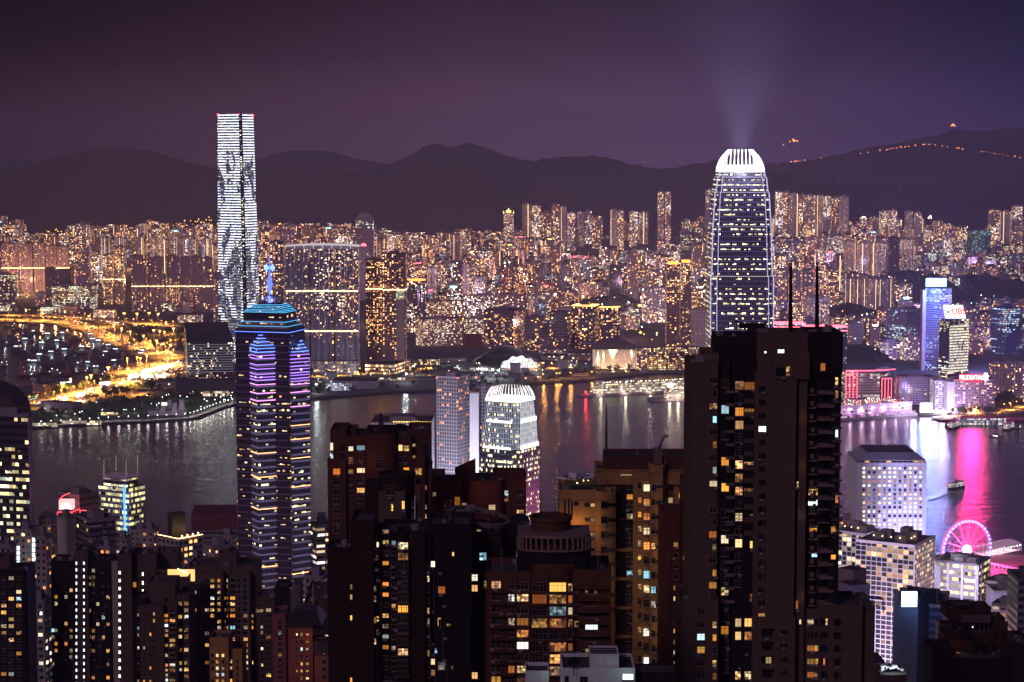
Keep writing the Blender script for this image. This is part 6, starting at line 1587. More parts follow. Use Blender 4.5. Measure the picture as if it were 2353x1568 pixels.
# offices right of the dark foreground tower
m_frame=wall('w_frame',(.58,.53,.60),.7,mottle=.15)
f_room=facade('f_room',(.0,1),(.12,.92),p=.36,st=1.7,seed=101,curtain=.8,lo=.2,ramp=[(0,(1,.45,.12)),(.35,(1,.72,.35)),(.7,(1,.9,.65)),(1,(.85,1,.9))])
def grid_office(label,us,vt,Y,cw,ch,dep=.7,ang=None,room=f_room,z0=None,fw=.28,rows_from=0,col=(.5,.46,.52),frame=None,sgn=(0,3)):
 z0=islz(Y)if z0 is None else z0
 a=ang if ang is not None else(math.degrees(math.atan2(us[2]-us[1],us[1]-us[0])+math.atan((us[1]-CX)/F))if len(us)==3 else 0)
 A=foot(*us,vt,Y,a)if len(us)==3 else front(us[0],us[1],vt,Y,30);zt=P(us[1],vt,Y).z
 t=thing('office_building',label,'office building',(*center(A),z0));q=MB();q.prism(A,z0,zt-.3,0,cell=(cw,ch),capmat=1);q.build('rooms',[room,m_roof],t)
 edges=sgn if len(us)==3 else(0,)
 q=MB()
 for e in edges:
  a_,b_=A[e],A[(e+1)%4];L_=(b_-a_).length;k=max(1,round(L_/cw));nv=round((zt-.3-z0)/ch)
  for i in range(k+1):s=i/k;w=fw*.5/L_;bar(A,e,max(0,s-w),min(1,s+w),z0,zt,dep,q,out=dep)
 q.build('mullions',[frame or m_frame],t)
 q=MB()
 for e in edges:
  nv=round((zt-.3-z0)/ch)
  for i in range(nv+1):z=z0+(zt-.3-z0)*i/nv;bar(A,e,0,1,z-fw*.9,z+fw*.9,dep,q,out=dep*.8)
  bar(A,e,0,1,zt-ch*.45,zt+.5,dep,q,out=dep*1.1)
 q.build('floor_beams',[frame or m_frame],t)
 return t,A,zt
def plant(t,A,zt,n,mat,seed,lit=0,hmax=7):
 r=random.Random(seed);c_=center(A)
 for k in range(n):
  p=A[0].lerp(A[1],r.uniform(.2,.8)).lerp(A[3].lerp(A[2],r.uniform(.2,.8)),r.uniform(.15,.7));w,d_,h=r.uniform(4,11),r.uniform(4,9),r.uniform(2,hmax)
  q=MB();q.prism(rect(p.x,p.y,w,d_,math.atan2((A[1]-A[0]).y,(A[1]-A[0]).x)),zt,zt+h,0,col=(.25,.22,.22))
  if r.random()<.5:q.tube((p.x,p.y,zt+h),(p.x,p.y,zt+h+r.uniform(2,6)),.12,n=4)
  q.build('plant_room',[mat],t)
 for k in range(lit):
  p=A[0].lerp(A[3]if k%2 else A[1],.12+.8*k/max(1,lit)).lerp(c_,.25);q=MB();q.ball((p.x,p.y,zt+3.2),.45,n=6);q.build('roof_lamp',[e_warm],t)
  glow('roof_lamp_light',(p.x,p.y,zt+3.2),(1,.62,.35),350,None,.4)
t,A,zt=grid_office('tall white gridded office with warm rooms, in front of the porthole block',(1967,2101,2147),1254,1330,3.8,3.35);plant(t,A,zt,6,m_wall,3,8)
t,A,zt=grid_office('white gridded office behind the taller gridded one, beside the dark foreground tower',(1915,1990,2030),1228,1420,3.8,3.5,ang=38);plant(t,A,zt,6,m_wall,4,6)
q_glow=[((2015,1330),(.35,.45,1),1.2e5,1285),((2010,1395),(.3,.45,1),1.2e5,1285),((2060,1430),(.9,.7,.8),1.0e5,1280),((2125,1340),(1,.6,.5),5e4,1300),((2040,1500),(1,.62,.5),1.2e5,1280)]
for(u,v),c_,p_,y_ in q_glow:glow('street_glow',(PX(u,y_-20,30),y_-20,26),c_,p_*3.2,None,3)  # lights without fixtures, added to brighten the gridded office frames
f_strip=facade('f_strip',(.02,.98),(.35,.85),p=.42,grp=.75,gx=6,st=2.6,seed=103,ramp=[(0,(1,.45,.08)),(.5,(1,.75,.3)),(1,(1,.95,.75))],wallcol=(.25,.22,.22))
r_,A,zt,Yb=TI('office_building','white and dark striped block with tall blank fins left of the wheel base',(2147,2246,2275),1300,1500,mat=f_strip,cell=(2.4,5.2),cat='office building',ang=30)
q=MB()
for e,s in((3,.02),(3,.33),(3,.66),(3,.985),(0,.3),(0,.98),(0,.02)):bar(A,e,max(0,s-.025),min(1,s+.025),islz(1500),zt,1.0,q,out=.9)
bar(A,3,0,.16,islz(1500),zt-3,1.2,q,out=1.1)
q.build('fins',[wall('w_fin2',(.7,.68,.74))],r_);plant(r_,A,zt,5,m_white,7,0,4)
glow('roof_flood',(center(A).x-8,center(A).y-6,zt+9),(.95,.9,1),4500,None,.8)
f_blu=facade('f_blu',(.04,.96),(.3,.8),p=.16,grp=.4,gx=5,st=2.2,seed=105,ramp=OFF,wallcol=(.035,.05,.10),glass=(.02,.03,.06))
r_,A,zt,Yb=TI('office_building','dark slate tower carrying a blazing blank blue white screen',(2053,2110,2150),1372,1000,cat='office building',mat=wall('w_slate',(.06,.07,.11),.5),ang=35,roofs=0)
q=MB();bar(A,3,.3,.96,zt-5,zt+3.2,1.2,q,out=1.3);q.build('screen_back',[m_black],r_)
a,b=P(2071.5,1394,Yb-3.2),P(2107,1360,Yb-3.2);q=MB();q.box(a.x,b.x,Yb-3.6,Yb-3.0,a.z,b.z);q.build('screen',[emit('e_scr',(.42,.72,1),9)],r_)
glow('screen_glow',((a.x+b.x)/2,Yb-12,(a.z+b.z)/2),(.1,.35,1),9000,None,2)
q=MB();p=P(2088,1352,Yb+5)
for k in range(5):q.prism(rect(p.x-6+k*3.5,Yb+8,2.6,3),zt,zt+2+k%3)
q.build('roof_plant',[m_black],r_)
r2_,A2,zt2,_=TI('office_building','dark blue ribbon windowed wing right of the blazing screen tower',(2110,2166,2181),1396,1010,cat='office building',mat=f_blu,cell=(2.2,4.0),ang=18)
r_,A,zt,Yb=TI('building','windowless brick cube beside the dark foreground tower',(1925,1961,1991),1312,930,mat=wall('w_brk',(.20,.15,.16),joint=.3,jz=1.6),roofs=0)
glow('roof_flood',P(1948,1345,905),(.5,1,.85),500,None,.4)
r_,A,zt,Yb=TI('building','low block with an electric blue lit terrace below the brick cube',(1925,1953,1999),1346,880,mat=wall('w_brk2',(.25,.22,.28),joint=.3,jz=2),roofs=0)
glow('blue_terrace',P(1975,1378,850),(.03,.25,1),2200,None,1)
q=MB();q.box(*(PX(1955,862,200),PX(1997,862,200)),858,860,P(1970,1379,860).z,P(1970,1376,860).z);q.build('blue_strip',[e_bl],r_)
TI('building','white netted building under renovation at the right edge',(2280,2330,2344),1396,1150,mat=facade('f_netw',(.1,.9),(.3,.8),p=.35,grp=.3,st=1.6,wallcol=(.5,.46,.58)),cell=(4,3.6),cat='building')
TI('building','slate roofed hall with skylights in front of the red plaza',(2285,2353),1362,1350,mat=wall('w_sl3',(.22,.22,.30)),roofs=2)
TI('building','dark office sliver at the right frame edge with bright small windows',(2340,2400),1334,1000,'offd',(.1,.09,.1))
# left side, middle distance
f_l1=facade('f_l1',(.03,.97),(.35,.8),p=.40,grp=.45,gx=4,st=2.6,seed=111,ramp=[(0,(1,.75,.3)),(.6,(1,.95,.6)),(.85,(.7,1,.8)),(1,(.4,.85,1))],wallcol=(.03,.028,.035))
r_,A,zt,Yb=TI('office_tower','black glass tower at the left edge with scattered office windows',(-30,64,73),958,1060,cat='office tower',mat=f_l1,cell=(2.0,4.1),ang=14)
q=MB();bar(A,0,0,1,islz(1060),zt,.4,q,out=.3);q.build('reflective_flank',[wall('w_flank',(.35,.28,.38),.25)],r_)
t=thing('office_tower','dark domed tower top rising behind the black glass tower at the left edge','office tower',(*P(10,1000,1130)[:2],20));q=MB();pts=[(-60,885),(-30,886),(-5,896),(14,908),(28,922),(38,936),(42,956),(43,1500)]
poly=[P(u,v,1130)for u,v in pts]+[P(-60,1500,1130)]
f0=[tuple(p)for p in poly][::-1];f1=[(p[0],p[1]+30,p[2])for p in f0];q.face(f0);q.face(f1[::-1])
for i in range(len(f0)):j=(i+1)%len(f0);q.face([f0[j],f0[i],f1[i],f1[j]])
q.build('shell',[wall('w_shell',(.07,.05,.05),joint=.4,jz=4)],t)
f_l2=facade('f_l2',(.02,.98),(.35,.85),p=.62,grp=.45,gx=5,st=2.4,seed=113,ramp=[(0,(1,.85,.35)),(.6,(1,1,.6)),(1,(.8,1,.9))],wallcol=(.20,.17,.19))
r_,A,zt,Yb=TI('office_tower','twin shouldered office tower with four roof masts and a white ring emblem',(226,296,333),1122,1365,cat='office tower',mat=f_l2,cell=(2.2,4.0),ang=30,roofs=0,z0=6)
q=MB();qa=foot(238,289,316,1098,Yb+3,30,zref=180);q.prism(qa,zt-2,P(260,1100,Yb).z,0,cell=(2.2,4));q.build('upper_storeys',[f_l1],r_)
q=MB()
for k in range(3):z=P(260,1100+k*4,Yb).z;q.prism(shrink(qa,1.05),z-.3,z+.3,0,bottom=True)
q.build('cornice',[wall('w_cor',(.55,.45,.5))],r_)
q=MB()
for u,v0,v1 in((239,1058,1096),(266.5,1047,1082),(290,1059,1100),(316,1047,1090)):q.tube(P(u,v1,Yb+4),P(u,v0,Yb+4),.38,.15,n=5)
q.build('masts',[wall('w_mast',(.8,.75,.75))],r_)
q=MB();c_=P(263.5,1120.5,Yb-5)
for k in range(24):a0,a1=2*math.pi*k/24,2*math.pi*(k+1)/24;q.tube(c_+Vector((math.cos(a0)*2.1,0,math.sin(a0)*2.1)),c_+Vector((math.cos(a1)*2.1,0,math.sin(a1)*2.1)),.22,n=4)
q.build('ring_emblem',[emit('e_ring',(1,.85,.8),1.1)],r_)
q=MB();x=PX(289,Yb,150);q.box(x-.8,x+.3,Yb-3.5,Yb-1,P(289,1225,Yb).z,P(289,1113,Yb).z);q.build('blue_light_column',[emit('e_bcol',(.05,.25,1),3.5,vary=.8)],r_)
for k in range(4):
 q=MB();p=P(303+k*5,1134-k*3,Yb+k*6);q.ball(p,.5,n=5);q.build('roof_lamp',[e_warm],r_);
glow('roof_lamp_light',P(308,1128,Yb-4),(1,.7,.55),900,None,.5)
r_,A,zt,Yb=TI('building','squat building with red neon outlines and a white flower sign',(135,182,226),1142,1290,cat='building',mat=facade('f_l3',(.1,.9),(.3,.7),p=.12,st=2,wallcol=(.16,.10,.10)),ang=38,z0=8)
a,b=P(135.5,1171.5,Yb-3),P(167,1150.5,Yb-3);
q=MB();q.box(a.x,b.x,Yb-3.2,Yb+4,a.z,b.z);q.build('sign_board',[emit('e_sgn',(1,.42,.42),1.7)],r_)
q=MB();c_=Vector(((a.x+b.x)/2,Yb-3.6,a.z+1.3))
for k in range(7):an=math.pi*(k+.5)/7;d=Vector((math.cos(an),0,math.sin(an)));s_=Vector((-d.z,0,d.x));q.face([c_+d*.4,c_+d*2.2+s_*.55,c_+d*3.5,c_+d*2.2-s_*.55]);
q.box(c_.x-3.6,c_.x+3.6,c_.y-.1,c_.y,c_.z-.5,c_.z-.1);q.build('flower_emblem',[emit('e_flw',(1,.9,.8),9)],r_)
q=MB()
for pl in([(132,1193),(132,1177),(165,1177),(165,1193)],[(165,1177),(183,1170)],[(184,1197),(184,1173),(213,1174),(213,1196)],[(136,1148),(145,1140),(160,1133)]):
 for(u0,v0),(u1,v1)in zip(pl,pl[1:]):q.tube(P(u0,v0,Yb-4),P(u1,v1,Yb-4),.22,n=4)
q.build('neon_outline',[emit('e_neo3',(1,.05,.06),6)],r_)
glow('sign_glow',(c_.x,c_.y-6,c_.z),(1,.05,.1),9000,None,2)
f_ta=facade('f_ta',(.2,.8),(.3,.7),p=.10,st=3,seed=121,wallcol=(.22,.17,.15))
f_tb=facade('f_tb',(.03,.97),(.35,.8),p=.16,grp=.4,st=2.2,seed=122,wallcol=(.07,.06,.08),ramp=OFF)
TI('building','slim beige block with gold lit ledges below the flower sign',(89,117,130),1196,1150,mat=f_ta,cell=(3,3.4))
TI('building','pale concrete slab with a corner of white lights below the flower sign',(131,153,172),1192,1120,mat=wall('w_pc',(.30,.26,.28)))
r_,A,zt,Yb=TI('building','long dark office with slanting louvre stripes left of the ring emblem tower',(173,205,266),1200,1080,mat=f_tb,cell=(2.4,3.6),ang=58)
q=MB();r=random.Random(3)
for k in range(22):s=r.uniform(0,.75);z=zt-3-r.randrange(14)*3.4;bar(A,0,s,s+r.uniform(.08,.22),z,z+.7,.4,q,out=.5)
q.build('louvres',[wall('w_lou',(.45,.40,.5))],r_)
r_,A,zt,Yb=TI('building','maroon topped glass office at the water left of the star tower',(440,447,560),1164,1520,mat=facade('f_l6',(.04,.96),(.3,.8),p=.22,grp=.5,gx=6,st=2,seed=125,wallcol=(.12,.10,.13)),cell=(2.2,3.8),ang=84,z0=5,roofs=0)
q=MB();q.prism(shrink(A,1.01),zt-11,zt+1,0);q.build('attic',[wall('w_maroon',(.09,.025,.035))],r_)
r_,A,zt,Yb=TI('apartment_building','block crowned by an amber lit roof garden left of the star tower',(362,410,466),1243,930,mat=facade('f_l7',(.2,.8),(.25,.75),p=.22,st=4,seed=127,ramp=WARM,wallcol=(.22,.19,.19)),cell=(3.2,3.1),cat='apartment building',ang=42,roofs=0)
q=MB();q.prism(rect(*(center(A)+Vector((-2,3))),7,6,.5),zt,zt+11);q.build('roof_tower',[m_black],r_)
q=MB();c_=center(A)
for k in range(4):p=A[0].lerp(A[1],.15+.22*k);q.ball((p.x,p.y,zt+2),.5,n=5)
for i in(3,0):
 a_,b_=A[i],A[(i+1)%4];q.tube((a_.x,a_.y,zt+1),(b_.x,b_.y,zt+1),.15,n=4)
q.build('terrace_light',[emit('e_terr',(1,.55,.22),8)],r_)
for k in(.2,.6):p=A[0].lerp(A[1],k).lerp(c_,.3);glow('terrace_glow',(p.x,p.y,zt+3),(1,.55,.25),1500,None,.5)
TI('building','pale narrow block with a dark neon bracket right of the amber roof garden',(466,492,538),1262,980,mat=facade('f_l7b',(.3,.7),(.3,.7),p=.2,st=3,seed=128,wallcol=(.2,.19,.22)),cell=(3,3.2))
r_,A,zt,Yb=TI('apartment_building','grey block with a ringed crest on its attic right of the star tower',(710,726,768),1212,1180,mat=facade('f_l8',(.05,.95),(.3,.75),p=.30,st=2.6,seed=129,wallcol=(.24,.22,.26)),cell=(6,3.4),cat='apartment building',ang=65,roofs=2)
q=MB()
for du in(0,10):
 c_=P(737+du,1209,Yb-1)
 for k in range(14):a0,a1=2*math.pi*k/14,2*math.pi*(k+1)/14;q.tube(c_+Vector((math.cos(a0)*1.1,0,math.sin(a0)*1.1)),c_+Vector((math.cos(a1)*1.1,0,math.sin(a1)*1.1)),.12,n=3)
q.build('crest',[m_white],r_)
# foreground towers on the slope
def room_mat(name,stops,st,amb=.0):
 """what one sees through a lit pane: lamp-lit wall, curtains, furniture, different for every window"""
 m,n,o=newmat(name);t=n.new('ShaderNodeTexCoord');oi=n.new('ShaderNodeObjectInfo');rnd=oi.outputs['Random']
 x,y,z=n.sep(t.outputs['Object'])[:3]
 v=n.comb(n.m('ADD',x,n.m('MULTIPLY',rnd,137.0)),0.0,n.m('ADD',z,n.m('MULTIPLY',rnd,71.0)))
 f1=n.noise(v,1.3,3,.6);cur=n.noise(n.comb(n.m('ADD',x,n.m('MULTIPLY',rnd,53.0)),0.0,0.0),4.5,2)
 f2=n.wn(n.comb(n.m('FLOOR',n.m('MULTIPLY',n.m('ADD',x,n.m('MULTIPLY',rnd,31.0)),1.1)),n.m('FLOOR',n.m('MULTIPLY',n.m('ADD',z,5.0),1.5)),rnd))[0]
 cover=n.m('GREATER_THAN',n.m('FRACT',n.m('MULTIPLY',rnd,7.7)),.5)
 furn=n.m('MULTIPLY',n.m('MULTIPLY_ADD',f1,4.5,-1.6,clamp=True),n.m('MULTIPLY_ADD',f2,1.3,.15))
 curt=n.m('MULTIPLY_ADD',cur,.9,.25)
 k=n.m('ADD',n.m('MULTIPLY',furn,n.m('SUBTRACT',1.0,cover)),n.m('MULTIPLY',curt,cover))
 lvl_=n.m('MULTIPLY_ADD',n.m('POWER',n.m('FRACT',n.m('MULTIPLY',rnd,3.3)),1.6),1.25,.2)
 colr=n.ramp(n.m('FRACT',n.m('MULTIPLY',rnd,13.1)),stops,'LINEAR')
 wm=n.wn(n.comb(n.m('FLOOR',n.m('MULTIPLY',x,1.6)),n.m('FLOOR',n.m('MULTIPLY',z,1.6)),n.m('MULTIPLY',rnd,9.0)))[1]
 colr=n.mix(n.m('MULTIPLY',n.m('SUBTRACT',1.0,cover),.15),colr,wm)
 principled(n,o,(.03,.03,.03),.2,em=colr,es=n.m('MULTIPLY',n.m('MULTIPLY',k,lvl_),st));m.cycles.emission_sampling='NONE';return m
m_room=room_mat('lit_room',[(0,(1,.24,.03)),(.2,(1,.37,.05)),(.38,(1,.50,.07)),(.52,(1,.48,.16)),(.66,(1,.62,.28)),(.78,(1,.82,.58)),(.85,(.7,.95,1)),(.89,(.25,.7,1)),(.92,(1,.66,.08)),(1,(1,.8,.5))],1.75)
m_stair=emit('stair_white',(.75,.95,1),2.2,sample=False);m_stairw=emit('stair_cream',(1,.98,.75),3.0,sample=False)
m_dark=wall('w_pane',(.012,.012,.015),.08,mottle=.1);m_fr=wall('w_winframe',(.16,.12,.10),.5)
WM={}
def wmesh(w,h,kind):
 key=(round(w*5)/5,round(h*5)/5,kind)
 if key in WM:return WM[key]
 w,h=key[0],key[1];q=MB();t=.07 if min(w,h)>.7 else .05
 q.face([(-w/2,-.02,-h/2),(w/2,-.02,-h/2),(w/2,-.02,h/2),(-w/2,-.02,h/2)],0)
 for(x0,x1,z0,z1)in((-w/2-t,w/2+t,h/2,h/2+t),(-w/2-t,w/2+t,-h/2-t,-h/2),(-w/2-t,-w/2,-h/2,h/2),(w/2,w/2+t,-h/2,h/2)):q.box(x0,x1,-.14,0,z0,z1,1)
 q.box(-w/2-.12,w/2+.12,-.26,0,-h/2-t-.10,-h/2-t,1)
 nm=max(0,round(w/.75)-1)
 for k in range(nm):x=-w/2+w*(k+1)/(nm+1);q.box(x-.035,x+.035,-.08,-.02,-h/2,h/2,1)
 if h>1.1:q.box(-w/2,w/2,-.08,-.02,h*.18,h*.18+.05,1)
 if kind=='dark':
  pass
 WM[key]=q.mesh('window',[{'lit':m_room,'dark':m_dark,'stair':m_stair,'cream':m_stairw}[kind],m_fr]);return WM[key]
class Front:
 """a wall plane through P(u,·,Y), turned by ang degrees, on which windows are surveyed in grid units"""
 def __init__(s,u,v,Y,ang=0):
  s.a=P(u,v,Y);s.ang=R(ang);s.d=Vector((math.cos(s.ang),math.sin(s.ang)));s.n=Vector((s.d.y,-s.d.x))
 def hit(s,u,v):
  x=(u-CX)/F;yy=-(v-CY)/F;r=Vector((x,CP+yy*SP,-SP+yy*CP))
  k=(s.a.x*s.n.x+s.a.y*s.n.y)/(r.x*s.n.x+r.y*s.n.y)
  return Vector((r.x*k,r.y*k,H+r.z*k))
WCOUNT={};w_ac=wall('w_ac',(.16,.14,.13))
def win(root,fr,u,v,w,h,kind='lit',nm='window'):
 p=fr.hit(u,v);a=fr.hit(u-w/2,v);b=fr.hit(u+w/2,v);W_=(b-a).length;H_=abs(fr.hit(u,v-h/2).z-fr.hit(u,v+h/2).z)
 me=wmesh(max(.4,W_),max(.4,H_),kind);o=bpy.data.objects.new(nm,me);COL.objects.link(o);o.parent=root
 c=WCOUNT.get((root.name,nm),0);WCOUNT[(root.name,nm)]=c+1
 w0=WLOC[root.name];o.location=p-Vector(w0)+Vector((fr.n.x,fr.n.y,0))*.02;o.rotation_euler=(0,0,fr.ang)
 return o
PEND={}
def winlist(root,fr,cr_,col,litys,ys,w,h,kind='lit'):
 """column of windows at crop x=col; every y in ys is a window, those near a value in litys are lit"""
 for y in ys:
  u,v=cr_(col,y);lit=any(abs(y-l)<30 for l in litys)
  (PEND.setdefault(root.name,[])).append((root,fr,u,v,w*.2711,h*.2711,kind if lit else 'dark'))
def flush(root):
 L=PEND.pop(root.name,[])
 L.sort(key=lambda t:t[6]=='dark')
 for t in L[:98]:win(*t)
 rest=L[98:];r=random.Random(len(L));q=MB()
 for(_,fr,u,v,w,h,k)in L:
  if r.random()<.38 and w>4:
   p=fr.hit(u+w*r.uniform(-.5,.6),v+h*.75);n3=fr.n;c_=Vector((p.x,p.y))+n3*.3;q.prism(rect(c_.x,c_.y,.8,.5,fr.ang),p.z-.25,p.z+.25,0,bottom=True)
   if r.random()<.3:q.tube((p.x+.5,p.y+n3.y*.1,p.z),(p.x+.5,p.y+n3.y*.1,p.z-9),.05,n=3)
 if q.v:q.build('air_conditioners',[w_ac],root,kind='stuff')
 if rest:
  q=MB()
  for(_,fr,u,v,w,h,k)in rest:
   a,b=fr.hit(u-w/2,v+h/2),fr.hit(u+w/2,v-h/2);n3=Vector((fr.n.x,fr.n.y,0))*.05
   q.face([Vector((a.x,a.y,a.z))+n3,Vector((b.x,b.y,a.z))+n3,Vector((b.x,b.y,b.z))+n3,Vector((a.x,a.y,b.z))+n3],0 if k=='dark' else 1)
  q.build('more_windows',[m_dark,m_room],root,kind='stuff')
def seq(a,b,s):
 out_=[];
 while a<=b:out_.append(a);a+=s
 return out_
def rblock(root,name,u0,u1,vt,Y,dep,mat,vb=1700,round_=0,cap=True,par=1.0,parmat=None,col=(.3,.25,.22)):
 """squarely facing block, optional rounded front corners, with a parapet"""
 z1=P(u0,vt,Y).z;z0=max(islz(Y)-5,P(u0,vb,Y).z);x0,x1=PX(u0,Y,z1),PX(u1,Y,z1);r=round_
 pts=[]
 if r:
  for k in range(7):a=math.pi+math.pi/2*k/6;pts.append(Vector((x0+r+r*math.cos(a),Y+r+r*math.sin(a))))
  for k in range(7):a=-math.pi/2+math.pi/2*k/6;pts.append(Vector((x1-r+r*math.cos(a),Y+r+r*math.sin(a))))
 else:pts=[Vector((x0,Y)),Vector((x1,Y))]
 pts+=[Vector((x1,Y+dep)),Vector((x0,Y+dep))]
 q=MB();q.prism(pts,z0,z1,0,col=col,capmat=1)
 if par:
  n_=len(pts);c_=center(pts)
  inner=[p+(c_-p).normalized()*.35 for p in pts]
  for i in range(n_):
   j=(i+1)%n_;q.face([(*pts[i],z1),(*pts[j],z1),(*pts[j],z1+par),(*pts[i],z1+par)],0);q.face([(*inner[j],z1),(*inner[i],z1),(*inner[i],z1+par),(*inner[j],z1+par)],0)
   q.face([(*pts[i],z1+par),(*pts[j],z1+par),(*inner[j],z1+par),(*inner[i],z1+par)],0)
 ob=q.build(name,[mat,m_roof],root)
 if par==1.0 and dep>=10 and x1-x0>5:
  r=random.Random(int(x0*7+Y));q=MB()
  for k in range(r.randrange(2,6)):
   x,y=r.uniform(x0+1,x1-1),Y+r.uniform(1.5,dep-1.5);s=r.uniform(.4,1.3);t_=r.random()
   if t_<.45:q.prism(rect(x,y,s*1.6,s,r.choice([0,.3])),z1,z1+s*1.2,0)
   elif t_<.7:q.tube((x,y,z1),(x,y,z1+s*1.8),s*.7,n=8)
   else:
    q.tube((x,y,z1),(x,y,z1+s*4),.06,n=4)
    for j in range(3):q.tube((x-.6,y,z1+s*(2.2+j*.5)),(x+.6,y,z1+s*(2.2+j*.5)),.035,n=3)
  q.tube((x0+1,Y+2,z1+.4),(x1-1,Y+2,z1+.4),.12,n=5);q.build('roof_clutter',[w_ac],root,kind='stuff')
 return ob,z0,z1,x0,x1
def ledges(root,name,fr,cr_,xa,xb,ys,mat,hh=5,out_=.5,dep=.6):
 nm={'balconies':'balcony','sunshades':'sunshade','utility_ledges':'utility_ledge','spandrels':'spandrel','bay_sills':'bay_sill','sills':'sill','black_bands':'black_band','window_hoods':'window_hood','string_courses':'string_course','piers':'pier_strip'}.get(name,name)
 for y in ys:
  q=MB();a=fr.hit(*cr_(xa,y));b=fr.hit(*cr_(xb,y));z1=fr.hit(*cr_(xa,y-hh)).z;n_=fr.n
  pa,pb=Vector((a.x,a.y)),Vector((b.x,b.y));q.prism([pa+n_*out_,pb+n_*out_,pb-n_*(dep-out_),pa-n_*(dep-out_)],a.z,max(z1,a.z+.08),0,bottom=True);q.build(nm,[mat],root)
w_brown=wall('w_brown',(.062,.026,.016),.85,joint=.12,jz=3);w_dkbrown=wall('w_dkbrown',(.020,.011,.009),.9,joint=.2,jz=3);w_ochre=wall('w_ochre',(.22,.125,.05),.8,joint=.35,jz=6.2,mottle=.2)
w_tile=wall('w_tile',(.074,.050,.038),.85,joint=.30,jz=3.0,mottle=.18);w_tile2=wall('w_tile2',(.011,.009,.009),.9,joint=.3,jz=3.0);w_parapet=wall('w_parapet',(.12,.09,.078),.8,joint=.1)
w_red=wall('w_redbrick',(.068,.022,.014),.85,joint=.15,jz=3);w_green=wall('w_palegreen',(.38,.42,.40),.8,mottle=.3);w_pinkst=wall('w_pinkst',(.17,.06,.05),.85,joint=.1)
# the tallest dark tower (right of centre)
Y1=430;t=thing('residential_tower','tallest dark foreground tower with two roof masts and a rail of balconies on its right','residential tower',(*P(1760,1568,Y1)[:2],islz(Y1)));T1=t
F1=Front(1700,1000,Y1)
def e_(x,y):return cD(x,y)
def ee(x):return cD(x,0)[0]
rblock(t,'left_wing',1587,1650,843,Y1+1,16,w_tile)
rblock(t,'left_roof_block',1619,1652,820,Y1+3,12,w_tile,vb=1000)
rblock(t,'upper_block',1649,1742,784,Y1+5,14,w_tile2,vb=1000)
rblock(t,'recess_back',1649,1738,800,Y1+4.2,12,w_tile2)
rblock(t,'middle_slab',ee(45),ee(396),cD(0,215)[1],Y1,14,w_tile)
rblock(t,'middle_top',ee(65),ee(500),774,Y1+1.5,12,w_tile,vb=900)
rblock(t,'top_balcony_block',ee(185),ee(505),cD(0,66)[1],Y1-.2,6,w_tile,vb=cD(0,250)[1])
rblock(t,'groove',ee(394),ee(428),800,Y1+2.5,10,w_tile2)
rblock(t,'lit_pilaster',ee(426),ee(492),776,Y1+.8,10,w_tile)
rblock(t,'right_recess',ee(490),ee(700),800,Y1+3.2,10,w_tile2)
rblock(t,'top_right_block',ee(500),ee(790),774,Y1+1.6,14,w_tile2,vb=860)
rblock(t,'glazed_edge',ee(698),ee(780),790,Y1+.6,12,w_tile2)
rblock(t,'penthouse',1700,1850,770,Y1+9,6,w_tile2,vb=790,par=.3)
q=MB()
for u in(1817,1877.5):q.tube(P(u,775,Y1+8),P(u,612,Y1+8),.52,.30,n=8);q.ball(P(u,607,Y1+8),.3,n=6);q.tube(P(u,612,Y1+8),P(u,603,Y1+8),.06,n=4)
q.build('roof_masts',[w_tile2],t)
q=MB()
for u in(1812,1873):
 for k in range(26):p=P(u+2,775-k*6,Y1+8);q.box(p.x-.3,p.x+.1,Y1+7.9,Y1+8,p.z,p.z+.06)
q.build('mast_rungs',[m_metal],t)
q=MB();p=P(1730,768,Y1+7);q.box(p.x-1.2,p.x+1.0,Y1+6,Y1+8,p.z-1,p.z+1.3);q.prism([(p.x-3,Y1+6.3),(p.x+2.6,Y1+6.3),(p.x+2.6,Y1+7.8),(p.x-3,Y1+7.8)],p.z+1.3,p.z+2.4,bottom=True);q.tube((p.x-2,Y1+7,p.z+2),(p.x-4,Y1+7,p.z+2.9),.2,n=5);q.tube((p.x+2,Y1+7,p.z+2.2),(p.x+3.4,Y1+7,p.z+2.7),.2,n=5);q.build('window_cleaning_crane',[w_tile2],t)
q=MB()
for u0,u1,v in((1619,1652,817),(1587,1615,840)):
 for k in range(9):p=P(u0+(u1-u0)*k/8,v,Y1+2);q.tube((p.x,p.y,p.z-1.2),p,.03,n=3)
 q.tube(P(u0,v,Y1+2),P(u1,v,Y1+2),.04,n=3)
q.build('roof_railing',[m_metal],t)
fl=Front(1620,1000,Y1+1)
winlist(t,fl,cC,1808,[480,1135],seq(258,1560,219),60,48);winlist(t,fl,cC,1820,[590,805,1020],[370,590,805,1020],28,56)
winlist(t,fl,cG,1803,[320,750],seq(100,960,215),60,52);winlist(t,fl,cG,1818,[430,640],seq(210,860,215),28,54)
rblock(t,'lower_podium',1565,1651,cG(0,905)[1],Y1-1.4,16,w_tile)
fp=Front(1600,1400,Y1-1.4)
winlist(t,fp,cG,1703,[1185,1290],seq(965,1600,109),58,56);winlist(t,fp,cG,1818,[1080,1190,1400,1515],seq(1080,1600,109),28,56)
fr_=Front(1690,1000,Y1+2.0)
for(x0,x1,dy,nm)in((1868,1945,1.6,'bay'),(1992,2068,1.2,'bay'),(2070,2162,.6,'bay')):
 rblock(t,nm,cC(x0,0)[0],cC(x1,0)[0],836,Y1+dy+1,6,w_tile2)
fb1,fb2,fb3=Front(1665,1000,Y1+2.6),Front(1700,1000,Y1+2.2),Front(1720,1000,Y1+1.6)
winlist(t,fb1,cC,1908,[505,945,1165],seq(285,1560,220),64,66);winlist(t,fb1,cG,1905,[355,790,1100],seq(135,1560,110),60,66)
